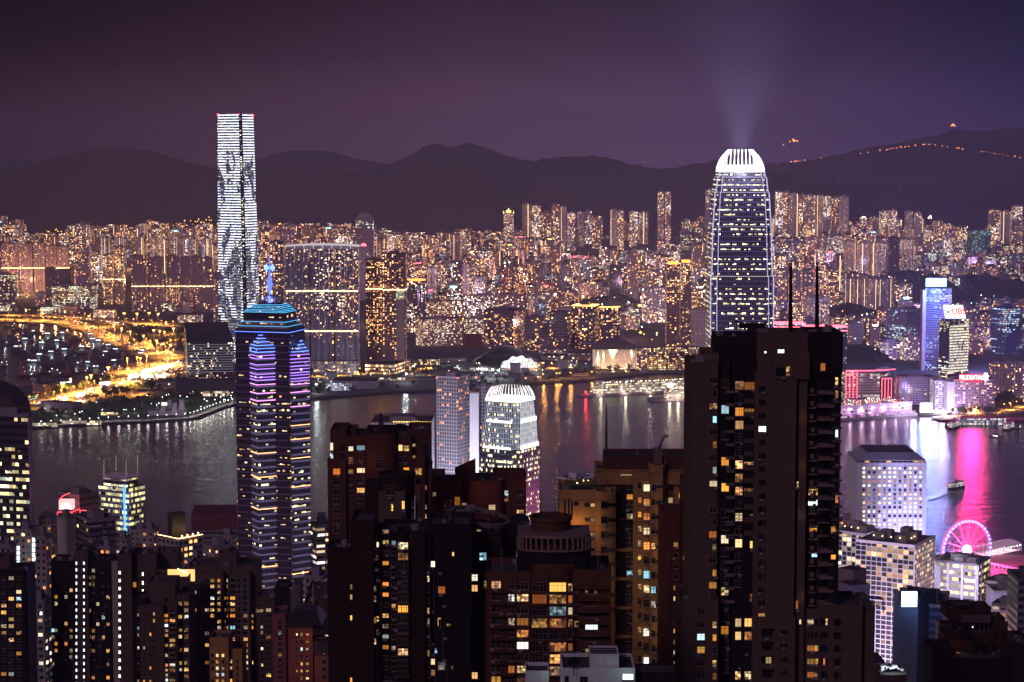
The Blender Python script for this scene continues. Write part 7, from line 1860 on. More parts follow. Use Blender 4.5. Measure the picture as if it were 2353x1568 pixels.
winlist(t,fb2,cC,2030,[295,525,635,960,1080,1190,1415],seq(300,1560,112),68,68);winlist(t,fb2,cG,2025,[165,385,1055,1170,1500],seq(165,1560,112),62,66)
winlist(t,fb3,cC,2115,[305,530,980,1200],seq(305,1560,225),84,58);winlist(t,fb3,cC,2140,[1425],[1425],34,60);winlist(t,fb3,cG,2138,[175,400,845],seq(175,900,225),36,62);winlist(t,fb3,cG,2112,[1060,1175,1500],seq(1060,1560,112),74,64)
ledges(t,'balconies',fr_,cC,1915,1985,seq(365,1600,112),w_parapet,22,.9,1.0)
ledges(t,'balconies',fr_,cG,1912,1982,seq(220,1000,112),w_parapet,22,.9,1.0)
ledges(t,'spandrels',Front(1690,1000,Y1+1.4),cC,2072,2162,seq(455,1600,112),w_tile,40,.1,.5)
winlist(t,F1,cD,104,[670],seq(330,1560,113.5),60,44,'stair');winlist(t,F1,cH,98,[],seq(105,930,113),60,44)
fm=Front(1790,800,Y1-.2)
win(t,Front(1790,800,Y1+1.5),*cD(262,28),14,16,'stair');win(t,Front(1790,800,Y1+1.5),*cD(130,20),4.5,3.5,'cream')
winlist(t,fm,cD,322,[180],[180],28,78);winlist(t,fm,cD,262,[],[185],90,70)
rblock(t,'lower_front',ee(30),ee(386),cH(0,1048)[1],Y1-1.5,6,w_tile)
fq=Front(1760,1450,Y1-1.5)
winlist(t,fq,cH,145,[],seq(1150,1560,115),92,62);win(t,Front(1760,1450,Y1-1.56),*cH(157,1380),12,15,'lit');winlist(t,fq,cH,290,[],seq(1142,1560,115),62,30)
ledges(t,'window_hoods',fq,cH,92,200,seq(1118,1560,115),w_tile2,6,.6,.7)
winlist(t,Front(1760,1400,Y1-.1),cH,98,[1010],[1010],56,52)
winlist(t,Front(1830,1000,Y1+.6),cD,404,[1140],[1140],16,44,'lit');winlist(t,Front(1830,1000,Y1+.6),cH,398,[910],[910],18,66);winlist(t,Front(1830,1000,Y1+.6),cH,425,[1055],[1055],18,40)
fR=Front(1880,1000,Y1+3.1);fR2=Front(1880,1000,Y1+2.2)
ledges(t,'balconies',fR,cD,568,700,seq(366,1600,111.5),w_parapet,25,2.6,2.6);ledges(t,'balconies',fR,cH,568,690,seq(118,930,111.5),w_parapet,25,2.6,2.6)
ledges(t,'utility_ledges',fR,cD,492,556,seq(380,1600,112),w_parapet,8,1.6,1.6);ledges(t,'utility_ledges',fR,cH,492,546,seq(130,930,112),w_parapet,8,1.6,1.6)
q=MB();rq=random.Random(9)
for y in seq(355,1560,112):
 p=fR.hit(*cD(524+rq.uniform(-8,8),y+4));q.box(p.x-.45,p.x+.35,p.y-1.1,p.y-.4,p.z+.1,p.z+1.0)
for y in seq(105,930,112):
 p=fR.hit(*cH(520,y+4));q.box(p.x-.45,p.x+.35,p.y-1.1,p.y-.4,p.z+.1,p.z+1.0)
q.build('air_conditioners',[w_parapet],t)
winlist(t,fR,cD,545,[],seq(330,1560,111.5),30,60);winlist(t,fR,cD,632,[],seq(330,1560,111.5),100,50)
win(t,fR,*cD(535,1205),20,14,'lit');win(t,fR,*cD(532,1295),20,12,'stair');win(t,fR,*cD(535,1515),16,12,'lit');win(t,fR,*cH(545,268),12,11,'lit');win(t,fR,*cH(545,487),13,10,'lit');win(t,fR,*cH(505,1055),12,11,'lit')
fE=Front(1925,1000,Y1+.6);winlist(t,fE,cD,735,[265,400,680,1280],seq(265,1560,111),26,60);win(t,fE,*cD(707,1530),11,12,'lit');win(t,fE,*cH(706,270),10,12,'lit');win(t,fE,*cH(706,505),10,11,'lit');win(t,Front(1890,800,Y1+1.6),*cD(618,145),11,16,'lit')
ledges(t,'spandrels',fE,cD,700,780,seq(340,1600,111),w_tile,20,.25,.3)
rblock(t,'lower_right_block',cH(590,0)[0],cH(955,0)[0],cH(0,948)[1],Y1-2,14,w_tile);rblock(t,'lower_right_edge',cH(984,0)[0],cH(1062,0)[0],cH(0,958)[1],Y1-1.6,14,w_tile);rblock(t,'lower_right_groove',cH(950,0)[0],cH(990,0)[0],cH(0,950)[1],Y1,10,w_tile2)
rblock(t,'lower_left_flank',cH(484,0)[0],cH(592,0)[0],cH(0,985)[1],Y1-.6,12,w_tile)
fS=Front(1900,1450,Y1-2);winlist(t,fS,cH,627,[],seq(1055,1600,112),60,56);winlist(t,fS,cH,740,[],seq(1060,1600,112),60,58)
win(t,Front(1900,1450,Y1-2.1),*cH(648,1055),4,14,'lit');win(t,Front(1900,1450,Y1-2.1),*cH(628,1392),4,14,'lit')
fT=Front(1860,1450,Y1-.6);winlist(t,fT,cH,512,[1055,1278,1390,1500],seq(1055,1600,112),52,46);winlist(t,fT,cH,560,[1278,1390,1500],seq(1055,1600,112),30,46)
flush(t)
q=MB();pa,pb=P(1979,1374,Y1-2),P(2030,1378,Y1-8);
for k in range(16):x=pa.lerp(pb,k/15);q.box(x.x-.05,x.x+.05,x.y,x.y+2.4,x.z-.1,x.z+.1)
for o_ in(0,2.4):q.tube(pa+Vector((0,o_,0)),pb+Vector((0,o_,0)),.13,n=4);q.tube(pa+Vector((0,o_,-1.6)),pb+Vector((0,o_,-1.2)),.13,n=4)
for k in(0,.5,1):x=pa.lerp(pb,k);q.tube(x,x+Vector((0,0,-3)),.12,n=4)
q.build('roof_pergola',[w_parapet],t)
for(x,y)in((455,590),(455,1000)):p=P(*cD(x,y),Y1-.5);glow('pilaster_light',p,(1,.45,.08),26,None,.15)
for(x,y)in((452,160),(452,850)):p=P(*cH(x,y),Y1-.5);glow('pilaster_light',p,(1,.62,.15)if y>500 else(.6,.65,.6),24,None,.15)
# ochre tower
Y2=470;t=thing('residential_tower','ochre tower with a floodlit left wing, rounded bay column and a tall roof aerial','residential tower',(*P(1420,1568,Y2)[:2],islz(Y2)))
def cx(c,x):return c(x,0)[0]
rblock(t,'left_wing',cx(cC,503),cx(cC,822),cC(0,1222)[1],Y2-2,14,w_ochre);rblock(t,'left_wing_round',cx(cC,800),cx(cC,988),cC(0,1240)[1],Y2-3.5,12,w_ochre,round_=2.6)
rblock(t,'rear_block',cx(cC,822),1600,cC(0,1050)[1],Y2+2.5,14,w_ochre);rblock(t,'attic',cx(cC,890),1600,cC(0,935)[1],Y2+5,12,w_brown,vb=1130)
rblock(t,'cornice',cx(cC,820),1600,cC(0,1068)[1],Y2+1.5,6,w_ochre,vb=cC(0,1142)[1]);rblock(t,'recess',cx(cC,988),cx(cC,1135),cC(0,1140)[1],Y2+2.0,6,w_tile2)
rblock(t,'bay',cx(cC,1130),cx(cC,1275),cC(0,1140)[1],Y2+1.0,6,w_ochre);rblock(t,'round_column',cx(cC,1268),cx(cC,1417),cC(0,1012)[1],Y2-1.5,10,w_ochre,round_=3.2)
ys=seq(1190,1600,125)
f2=Front(1400,1300,Y2-1.5);fw=Front(1340,1300,Y2-2);fr2=Front(1390,1300,Y2-3.5);fre=Front(1450,1300,Y2+2);fba=Front(1480,1300,Y2+1)
for c_,ys1 in((cC,(1315,1441)),(cG,(65,192,318,445,570,696,822,948))):
 ledges(t,'black_bands',fr2,c_,855+40,989,[y+12 for y in ys1],m_black,24,.06,.5)
 winlist(t,fr2,c_,886,[],ys1,60,54)
winlist(t,fw,cC,740,[],[1313,1438],40,26);winlist(t,fw,cC,786,[1316,1440],[1316,1440],36,28);winlist(t,fw,cG,786,[65,192,318],seq(65,1200,126),36,26);winlist(t,fw,cC,646,[],[1302],34,26)
winlist(t,fre,cC,1100,[1245,1410],[1160,1245,1325,1410,1490],48,42);winlist(t,fre,cG,1100,[75,160,645],seq(0,1360,80),48,42)
winlist(t,fba,cC,1184,[1275,1395,1520],seq(1150,1560,122),26,46);winlist(t,fba,cG,1184,[25,150,270,395,515,640,760,1125],seq(25,1400,122),26,46)
winlist(t,Front(1480,1300,Y2+.6),cC,1243,[1170,1290,1415,1540],seq(1170,1560,122),50,58);winlist(t,Front(1480,1300,Y2+.6),cG,1243,[45,165,285,405,650,775,1145,1385],seq(45,1440,122),50,60)
ledges(t,'black_bands',f2,cC,1318,1417,[1172,1298,1424,1546],m_black,22,.12,.6);ledges(t,'black_bands',f2,cG,1318,1362,seq(60,1500,123.5),m_black,22,.12,.6)
winlist(t,f2,cC,1302,[1290],[1170,1290,1410,1530],32,50);winlist(t,f2,cG,1300,[420,800,910],seq(40,1500,124),32,52)
ledges(t,'string_courses',fre,cG,990,1200,[212,455,700,945,1190],w_ochre,26,.5,.6);ledges(t,'string_courses',fre,cC,990,1160,[1465],w_ochre,26,.5,.6)
winlist(t,Front(1560,1300,Y2+1.9),cC,1446,[1275],[1165,1275,1390],34,44);winlist(t,Front(1560,1300,Y2+1.9),cC,1535,[1235],[1160,1235,1320,1400],38,42)
q=MB();p0,p1=P(*cC(1020,1062),Y2+1.3),P(*cC(1110,1036),Y2+3.2);q.face([p0,(p1.x,p0.y,p0.z),(p1.x+.6,p1.y,p1.z),(p0.x+1.4,p1.y,p1.z)]);q.build('skylight',[emit('e_skyl',(1,.6,.4),1.2)],t)
flush(t)
q=MB();p=P(1393.5,1060,Y2+6);q.tube(p-Vector((0,0,3)),P(1393.5,985,Y2+6),.33,.24,n=6);q.tube(P(1393.5,985,Y2+6),P(1393.5,928,Y2+6),.2,.1,n=5)
for k in range(30):pp=P(1395,1040-k*3.5,Y2+6);q.box(pp.x-.1,pp.x+.3,pp.y,pp.y+.05,pp.z,pp.z+.06)
q.build('aerial',[m_black],t)
q=MB();p=P(1512,1052,Y2+4);q.box(p.x-1,p.x+1,p.y,p.y+2,p.z-1.5,p.z+2.2);q.tube((p.x,p.y,p.z+2),(p.x+1.4,p.y,p.z+5.2),.35,.25,n=6);q.tube((p.x+1.4,p.y,p.z+5.2),(p.x+2.5,p.y,p.z+5.3),.25,n=5);q.tube((p.x+2.3,p.y,p.z+5.2),(p.x+2.3,p.y,p.z+2.5),.05,n=3);q.build('davit_crane',[w_parapet],t)
q=MB();r=random.Random(4)
for k in range(420):p=P(r.uniform(1298,1395),r.uniform(1098,1136),Y2+r.uniform(0,8));a=Vector((r.gauss(0,.22),r.gauss(0,.22),r.gauss(0,.16)));b=Vector((r.gauss(0,.2),r.gauss(0,.2),r.gauss(0,.2)));q.face([p-a,p+b,p+a,p-b])
o=q.build('roof_garden_plants',[m_leaf],t)
q=MB()
for k,(x,y)in enumerate(((655,1130),(708,1108),(745,1108),(825,1130))):q.ball(P(*cC(x,y),Y2+3),.16,n=5)
q.build('garden_lights',[emit('e_gard',(1,.95,.4),8)],t)
p=P(*cC(655,1480),Y2-4.5);glow('wing_flood',p,(1,.50,.12),420,None,.3);glow('wing_flood',P(*cG(720,250),Y2-6),(1,.5,.12),260,None,.3);glow('wing_flood',P(*cG(930,760),Y2-8),(1,.62,.2),330,None,.3)
glow('bay_flood',P(*cG(1330,500),Y2-6),(1,.66,.22),260,None,.3);glow('bay_flood',P(*cG(1330,1150),Y2-6),(1,.66,.22),300,None,.3);glow('bay_flood',P(*cC(1330,1350),Y2-6),(1,.6,.2),160,None,.3)
# red slabs between
t=thing('residential_tower','narrow red brick tower wedged between the ochre and the tallest dark tower','residential tower',(*P(1550,1568,452)[:2],islz(452)))
rblock(t,'front_slab',cx(cG,1365),cx(cG,1552),cG(0,150)[1],449,9,w_red,round_=1.2);rblock(t,'rear_slab',cx(cC,1552),1592,cC(0,1142)[1],447,9,w_red)
fr3=Front(1550,1300,449);winlist(t,fr3,cG,1490,[400,765,850,1130,1220,1310,1400,1492],seq(400,1560,91.5),40,36);ledges(t,'dark_slot',fr3,cG,1436,1452,[1600],m_black,1220,.03,.1)
winlist(t,Front(1585,1300,447),cG,1597,[],seq(160,860,95),26,56)
flush(t);glow('brick_light',P(*cG(1530,520),446),(1,.45,.15),25,None,.1);glow('brick_light',P(*cG(1535,1160),446),(1,.4,.15),25,None,.1)
# curved balcony tower, front centre
Y3=385;t=thing('residential_tower','curved front tower with golden rooms, colonnaded top and a round water tank','residential tower',(*P(1240,1568,Y3)[:2],islz(Y3)))
x0=cx(cG,-115);rblock(t,'left_front',x0,cx(cG,262),cG(0,672)[1],Y3+1.2,14,w_brown);rblock(t,'curved_bay',cx(cG,255),cx(cG,625),cG(0,640)[1],Y3-.4,12,w_brown,round_=3)
rblock(t,'right_front',cx(cG,620),cx(cG,945),cG(0,655)[1],Y3+1.0,14,w_brown);rblock(t,'upper_storeys',cx(cG,140),cx(cG,778),cG(0,440)[1],Y3+1.8,12,w_brown,round_=3,vb=1400)
rblock(t,'dark_glass',cx(cG,140),cx(cG,776),cG(0,470)[1],Y3+1.2,12,m_dark,round_=3.4,vb=cG(0,700)[1],par=0)
z1=P(*cG(400,440),Y3+2).z;z2=P(*cG(400,335),Y3+2).z;x_a,x_b=PX(cx(cG,150),Y3,z1),PX(cx(cG,772),Y3,z1);mid=(x_a+x_b)/2;w_=(x_b-x_a)/2
q=MB()
for k in range(19):a=math.pi+math.pi*k/18;x,y=mid+w_*math.cos(a),Y3+3+3.0*math.sin(a);q.box(x-.18,x+.18,y-.2,y+.2,z1,z2)
ring=[Vector((mid+w_*math.cos(math.pi+math.pi*k/18),Y3+3+3.2*math.sin(math.pi+math.pi*k/18)))for k in range(19)]+[Vector((x_b,Y3+12)),Vector((x_a,Y3+12))]
q.prism(ring,z2,z2+.5,bottom=True);q.prism(ring,z1-.2,z1+.1);q.build('colonnade',[w_parapet],t)
for v_,nm in((cG(0,470)[1],1),(cG(0,585)[1],2),(cG(0,700)[1],3)):
 z=P(1250,v_,Y3).z;q=MB();ring2=[Vector((mid+(w_+.2)*math.cos(math.pi+math.pi*k/18),Y3+4.6+4.0*math.sin(math.pi+math.pi*k/18)))for k in range(19)]+[Vector((x_b,Y3+8)),Vector((x_a,Y3+8))];q.prism(ring2,z-.55,z+.2,bottom=True);q.build('floor_band',[w_brown],t)
p=P(*cG(433,335),Y3+6);zt_=P(*cG(433,165),Y3+6).z;q=MB();rad=(PX(cx(cG,612),Y3+6,zt_)-PX(cx(cG,258),Y3+6,zt_))/2;q.lathe((p.x,p.y+2,p.z-1),[(rad*.95,0),(rad*.95,zt_-p.z),(rad*1.03,zt_-p.z+.2),(rad*1.03,zt_-p.z+.9),(rad*.9,zt_-p.z+.9),(rad*.9,zt_-p.z+.1),(0,zt_-p.z+.1)],30);q.build('water_tank',[w_brown],t)
q=MB();
for dx,h in((-2,1.3),(-.5,.8),(1,1.6),(3.6,3.6),(4.2,3.0),(2.8,3.3)):q.tube((p.x+dx,p.y+1,zt_),(p.x+dx,p.y+1,zt_+h),.12 if h<2 else .2,n=5)
q.build('tank_aerials',[m_black],t)
q=MB();q.tube(P(*cG(352,190),Y3+9),P(*cC(352,1205),Y3+9),.06,n=4);q.ball(P(*cC(352,1208),Y3+9),.15,n=5);q.build('pole',[m_black],t)
Lc=Front(1150,1400,Y3+1.2);Lb=Front(1280,1400,Y3-.4);Lr=Front(1350,1400,Y3+1.0);rows=seq(760,1570,101.5)
winlist(t,Lb,cG,490,[760,862,965,1066,1270,1370,1470],rows,136,76);winlist(t,Lb,cG,596,[760,862,965,1066,1270],rows,34,62)
winlist(t,Lb,cG,335,[862,1066,1470],rows,124,76)
for k in range(1,8):pass
winlist(t,Lc,cG,192,[850,1052,1153,1255,1457,1560],seq(750,1570,101),94,62);winlist(t,Lc,cG,97,[850,1052,1457],seq(750,1570,101),54,60)
winlist(t,Lc,cF,2086,[740,1547],seq(740,1560,101),80,58);winlist(t,Lr,cG,648,[1075],seq(770,1400,101),30,52);winlist(t,Lr,cG,776,[1095,1285],seq(790,1400,100),98,60);winlist(t,Lr,cG,732,[780],[780],12,52)
flush(t)
ledges(t,'sunshades',Lr,cG,640,905,[745-10+101*k+30 for k in range(6)],w_brown,10,1.3,1.3);ledges(t,'sunshades',Lc,cF,2030,2240,[800+101*k for k in range(8)],w_brown,8,1.1,1.1)
ledges(t,'bay_sills',Lb,cG,262,622,[812+101.5*k for k in range(8)],w_brown,12,.55,.6)
ledges(t,'piers',Lb,cG,404,416,[1620],w_brown,960,.35,.4);ledges(t,'piers',Lb,cG,562,574,[1620],w_brown,960,.35,.4);ledges(t,'piers',Lc,cG,128,140,[1620],w_brown,940,.35,.4);ledges(t,'piers',Lc,cG,244,258,[1620],w_brown,940,.35,.4)
rblock(t,'left_return',cx(cF,1985),cx(cF,2035),cF(0,690)[1],Y3+3,12,w_dkbrown);win(t,Front(1115,1400,Y3+3),*cF(2006,735),12,15,'lit')
for(x,y,c_,p_)in((830,900,(1,.4,.15),60),(60,900,(1,.4,.12),40),(250,330,(1,.42,.15),40)):glow('wall_light',P(*cG(x,y),Y3-4),c_,p_,None,.3)
glow('tank_light',P(*cG(420,260),Y3-6),(1,.38,.14),150,None,.4)
# brown twin block with satellite dish and fin
Y4=520;t=thing('residential_tower','brown stepped tower with rounded core, satellite dish and upright roof fin','residential tower',(*P(860,1568,Y4)[:2],islz(Y4)))
rblock(t,'left_shoulder',cx(cB,680),cx(cB,815),cB(0,705)[1],Y4+2,14,w_brown);rblock(t,'left_base',cx(cB,657),cx(cB,812),cB(0,955)[1],Y4,16,w_brown);rblock(t,'left_infill',cx(cB,810),cx(cB,975),cB(0,758)[1],Y4+1.2,14,w_brown)
rblock(t,'left_crown',cx(cB,682),cx(cB,900),cB(0,700)[1],Y4+6,9,w_brown,vb=1100)
rblock(t,'rounded_core',cx(cB,972),cx(cB,1232),cB(0,748)[1],Y4-2,12,w_brown,round_=2.2);rblock(t,'core_plant',cx(cB,990),cx(cB,1220),cB(0,690)[1],Y4+2,6,w_dkbrown,vb=1030)
rblock(t,'right_infill',cx(cB,1228),cx(cB,1370),cB(0,765)[1],Y4+1.0,14,w_brown);rblock(t,'right_shoulder',cx(cB,1330),cx(cB,1522),cB(0,702)[1],Y4+3,14,w_brown);rblock(t,'right_base',cx(cB,1370),cx(cB,1482),cB(0,950)[1],Y4+.4,12,w_brown);rblock(t,'right_outer',cx(cB,1480),cx(cB,1532),cB(0,1030)[1],Y4+2,12,w_brown)
q=MB();a=P(*cB(1092,545),Y4);
f0=[P(*cB(x,y),Y4+3)for x,y in((1092,745),(1110,745),(1138,690),(1110,545),(1092,545))];f1=[p+Vector((0,2.5,0))for p in f0];q.face(f0);q.face(f1[::-1])
for i in range(5):j=(i+1)%5;q.face([f0[j],f0[i],f1[i],f1[j]])
q.build('roof_fin',[w_brown],t)
q=MB();p=P(*cB(1277,690),Y4+4);q.tube(p-Vector((0,0,3.6)),p,.15,n=5)
for k in range(18):
 a0,a1=2*math.pi*k/18,2*math.pi*(k+1)/18;q.face([p,p+Vector((math.cos(a0)*2.9,-1.0,math.sin(a0)*1.9+.3)),p+Vector((math.cos(a1)*2.9,-1.0,math.sin(a1)*1.9+.3))])
q.build('satellite_dish',[m_black],t)
q=MB();q.tube(P(*cB(1052,690),Y4+5),P(*cB(1052,545),Y4+5),.05,n=4);q.tube(P(*cB(978,700),Y4+5),P(*cB(978,672),Y4+5),.05,n=4);q.build('aerial',[m_black],t)
fA,fB_,fC_,fD_,fE_=Front(780,1100,Y4),Front(830,1100,Y4+1.2),Front(870,1100,Y4-2),Front(930,1100,Y4+1),Front(970,1100,Y4+.4)
winlist(t,Front(760,1050,Y4+2),cB,692,[820,890],[820,890],24,62);winlist(t,Front(760,1050,Y4+2),cB,780,[],[830,905],50,66)
winlist(t,fB_,cB,855,[838,930,1030],[838,930,1030,1120,1210,1300],40,40);winlist(t,fB_,cB,855,[945],[955],44,20);winlist(t,fB_,cB,940,[830,1022,1190],[830,925,1022,1105,1190,1280],62,40)
winlist(t,fA,cB,735,[1032],[1032,1120,1200,1285,1370,1450,1530],58,52);winlist(t,fA,cF,738,[1010,1255,1560],seq(30,1560,82),56,46)
winlist(t,fC_,cB,1099,[],[970],64,78);winlist(t,fD_,cB,1276,[830],[830,930,1020],34,50);winlist(t,fD_,cB,1325,[835,1020],[835,930,1020],46,46);winlist(t,Front(960,1050,Y4+3),cB,1391,[808,908],[808,908],24,28);winlist(t,fE_,cB,1428,[1030],[1030,1120],56,56);winlist(t,Front(980,1080,Y4+3),cB,1483,[],[900],66,220)
winlist(t,Front(980,1080,Y4+2),cB,1490,[1168,1330,1410,1490],[1168,1250,1330,1410,1490],14,36)
flush(t)
for(x,y,p_)in((1020,950,110),(900,1000,30),(1280,815,14),(820,1000,40)):glow('wall_light',P(*cB(x,y),Y4-5),(1,.30,.10),p_,None,.3)
t=thing('residential_tower','rust coloured rear tower with a sail shaped roof fin, right of the dish roof','residential tower',(*P(1130,1568,540)[:2],islz(540)));Y5=545
rblock(t,'left_wing',cx(cB,1525),cx(cB,1640),cB(0,1095)[1],Y5+2,12,w_red);rblock(t,'centre_wing',cx(cB,1612),cx(cB,1795),cB(0,1145)[1],Y5,12,w_red,round_=1);rblock(t,'main_block',cx(cB,1845),cx(cB,2152),cB(0,1140)[1],Y5-3,14,w_red,round_=2.2);rblock(t,'link',cx(cB,1780),cx(cB,1860),cB(0,1110)[1],Y5+2,12,w_red)
rblock(t,'right_wing',cx(cB,2150),cx(cC,222),cB(0,1105)[1],Y5,14,w_red);rblock(t,'right_attic',cx(cB,2060),cx(cC,200),cB(0,1060)[1],Y5+5,7,w_red,vb=1200)
q=MB();f0=[P(*cB(x,y),Y5+1)for x,y in((1735,1010),(1745,1115),(1912,1100),(1910,932))];f1=[p+Vector((0,3,0))for p in f0];q.face(f0);q.face(f1[::-1])
for i in range(4):j=(i+1)%4;q.face([f0[j],f0[i],f1[i],f1[j]])
q.build('sail_fin',[w_red],t)
q=MB()
for x,y0,y1 in((1976,1000,1090),(2016,985,1090),(1993,1060,1120),(2066,1035,1090),(2264,1030,1080)):q.tube(P(*cB(x,y1),Y5+2),P(*cB(x,y0),Y5+2),.22 if x<2030 else .08,n=5)
q.build('roof_aerials',[m_black],t)
winlist(t,Front(1000,1130,Y5+2),cB,1555,[1225],[1225,1298],42,34);winlist(t,Front(1020,1130,Y5),cB,1676,[],[1245,1330],60,46);winlist(t,Front(1020,1130,Y5),cB,1682,[1432],[1432],40,38);winlist(t,Front(1040,1130,Y5),cB,1757,[1300],[1300],44,110);winlist(t,Front(1000,1130,Y5+2),cB,1568,[1405],[1405],26,32);winlist(t,Front(1000,1180,Y5+2),cF,1568,[155],[155],26,34)
winlist(t,Front(1100,1130,Y5-3),cB,2052,[1335],[1335],52,40);winlist(t,Front(1190,1130,Y5),cB,2174,[1215,1260],[1215,1260],32,44);winlist(t,Front(1190,1130,Y5),cB,2290,[1378],[1200,1290,1378],52,44);winlist(t,Front(1060,1130,Y5+2),cB,1816,[1310],[1310],34,26)
flush(t)
for(x,y,p_)in((1580,1450,60),(1640,1400,30),(1950,1200,130),(2230,1200,60),(1700,1200,40)):glow('wall_light',P(*cB(x,y),Y5-7),(1,.30,.10),p_,None,.3)
# water tank tower in front of the brown one
Y6=445;t=thing('residential_tower','dim grey brown tower topped by an open round tank with a wide rim','residential tower',(*P(915,1568,Y6)[:2],islz(Y6)))
p=P(*cB(1248,1050),Y6+6);rad=(PX(cx(cB,1400),Y6+6,p.z)-PX(cx(cB,1096),Y6+6,p.z))/2;q=MB();q.lathe((p.x,p.y,p.z),[(rad*.97,-60),(rad*.97,-.8),(rad*1.04,-.5),(rad*1.04,.25),(rad*.93,.25),(rad*.93,-1.2),(0,-1.2)],34);q.build('round_tank',[w_dkbrown],t)
rblock(t,'front_block',cx(cB,1090),cx(cB,1312),cB(0,1235)[1],Y6,8,w_tile,round_=0);rblock(t,'right_block',cx(cB,1398),cx(cB,1440),cB(0,1175)[1],Y6+3,8,w_tile);rblock(t,'left_block',cx(cB,975),cx(cB,1100),cB(0,1170)[1],Y6+3,8,w_dkbrown)
f6=Front(900,1200,Y6);winlist(t,f6,cB,1205,[1335],[1335,1425],14,62);winlist(t,f6,cB,1299,[1315],[1315,1425],24,66);winlist(t,Front(890,1130,Y6-.2),cB,1186,[],[1190],76,84);winlist(t,Front(950,1130,Y6+2),cB,1388,[],[1300,1400],20,50);flush(t)
glow('wall_light',P(*cB(1330,1200),Y6-5),(1,.5,.25),60,None,.3)
q=MB();q.tube(P(*cF(1398,260),Y6-2),P(*cB(1398,1235),Y6-2),.14,.08,n=5);q.build('white_pole',[m_white],t)
# black towers in the middle
Y7=400;t=thing('residential_tower','nearly black tower with curved bay windows between the dish roof and the elliptical roof','residential tower',(*P(910,1568,Y7)[:2],islz(Y7)))
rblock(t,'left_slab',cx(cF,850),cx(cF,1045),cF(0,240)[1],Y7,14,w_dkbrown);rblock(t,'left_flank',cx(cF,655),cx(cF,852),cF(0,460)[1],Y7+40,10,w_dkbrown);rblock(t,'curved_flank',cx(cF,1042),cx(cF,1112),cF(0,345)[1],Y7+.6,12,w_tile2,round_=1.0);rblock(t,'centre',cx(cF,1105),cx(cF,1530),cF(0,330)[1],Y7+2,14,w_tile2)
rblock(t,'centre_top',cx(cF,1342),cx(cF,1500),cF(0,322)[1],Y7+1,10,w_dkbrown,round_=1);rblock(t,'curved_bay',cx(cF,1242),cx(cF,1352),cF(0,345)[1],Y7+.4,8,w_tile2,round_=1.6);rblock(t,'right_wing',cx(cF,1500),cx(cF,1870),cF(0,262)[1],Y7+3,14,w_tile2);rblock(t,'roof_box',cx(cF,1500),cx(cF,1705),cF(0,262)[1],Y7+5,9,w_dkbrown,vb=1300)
f7=Front(1000,1400,Y7+2);fv=Front(1000,1400,Y7+.4);fz=Front(870,1400,Y7+.6);fy_=Front(1000,1400,Y7+3)
winlist(t,f7,cF,1150,[290,380,560,735,825,1000,1088,1180,1268],seq(290,1560,89),50,30);winlist(t,f7,cF,1218,[385,918,1275],seq(385,1560,89),34,36);winlist(t,fv,cF,1297,[410,500,945,1310],[410,500,590,680,770,855,945,1035,1120,1220,1310,1400,1490],84,60)
winlist(t,f7,cF,1378,[945,1300],seq(415,1560,90),32,46);winlist(t,f7,cF,1475,[950],seq(680,1560,90),14,46);winlist(t,f7,cF,1512,[685,955,1050,1320],seq(600,1560,90),16,50)
winlist(t,fz,cF,1060,[770,860,1035,1220,1560],seq(410,1560,90),10,52);winlist(t,fz,cF,1083,[410,1035],seq(400,1560,90),20,44);winlist(t,Front(840,1400,Y7-.1),cF,858,[760,855,1030,1230,1410,1560],seq(580,1560,88),12,40)
winlist(t,fy_,cF,1551,[565,1390,1480],seq(565,1560,92),32,46);winlist(t,fy_,cF,1625,[780,1425],seq(600,1560,92),56,60);winlist(t,fy_,cF,1605,[1055],[1055],26,62);winlist(t,fy_,cF,1685,[1080],[1080],36,20);winlist(t,fy_,cF,1565,[1300],[1300],40,40);winlist(t,fy_,cF,1712,[1440],[1440],12,22);winlist(t,fy_,cF,1722,[480],[480],8,34)
flush(t);ledges(t,'bay_sills',fv,cF,1240,1352,[450+89.5*k for k in range(13)],w_tile,8,.6,.7);ledges(t,'sills',f7,cF,1122,1180,[312+89*k for k in range(14)],w_tile,5,.35,.4)
glow('wall_light',P(*cF(1058,560),Y7-3),(1,.42,.14),26,None,.2);glow('wall_light',P(*cF(1060,1200),Y7-3),(1,.42,.14),22,None,.2)
q=MB()
for k,(x,y)in enumerate(((1050,600),(1100,620),(1360,520))):q.tube(P(*cF(x,340),Y7+4),P(*cF(x,180 if k<2 else 200),Y7+4),.05,n=4)
q.build('roof_poles',[m_black],t)
Y8=415;t=thing('residential_tower','dark tower under an elliptical ring roof with a dish, left of the golden roomed one','residential tower',(*P(1100,1568,Y8)[:2],islz(Y8)))
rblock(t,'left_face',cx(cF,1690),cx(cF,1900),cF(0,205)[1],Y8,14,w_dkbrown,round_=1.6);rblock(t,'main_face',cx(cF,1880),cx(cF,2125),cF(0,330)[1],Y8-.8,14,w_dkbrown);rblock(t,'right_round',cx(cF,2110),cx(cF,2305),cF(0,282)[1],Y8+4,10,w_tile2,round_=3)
q=MB();ce=P(*cF(1950,150),Y8+8);zr=ce.z;ra=(PX(cx(cF,2220),Y8,zr)-PX(cx(cF,1692),Y8,zr))/2;N=40
for k in range(N):
 a0,a1=2*math.pi*k/N,2*math.pi*(k+1)/N
 def pt(a,s,dz):x=math.cos(a)*ra*s;y=math.sin(a)*9*s;return(ce.x+x,ce.y+y-x*.12,zr+dz-x*.16)
 for(s0,z0,s1,z1)in((1,-.9,1,0),(1,0,.9,0),(.9,0,.9,-.9),(.9,-.9,1,-.9)):q.face([pt(a0,s0,z0),pt(a1,s0,z0),pt(a1,s1,z1),pt(a0,s1,z1)])
q.build('ring_roof',[w_parapet],t)
q=MB()
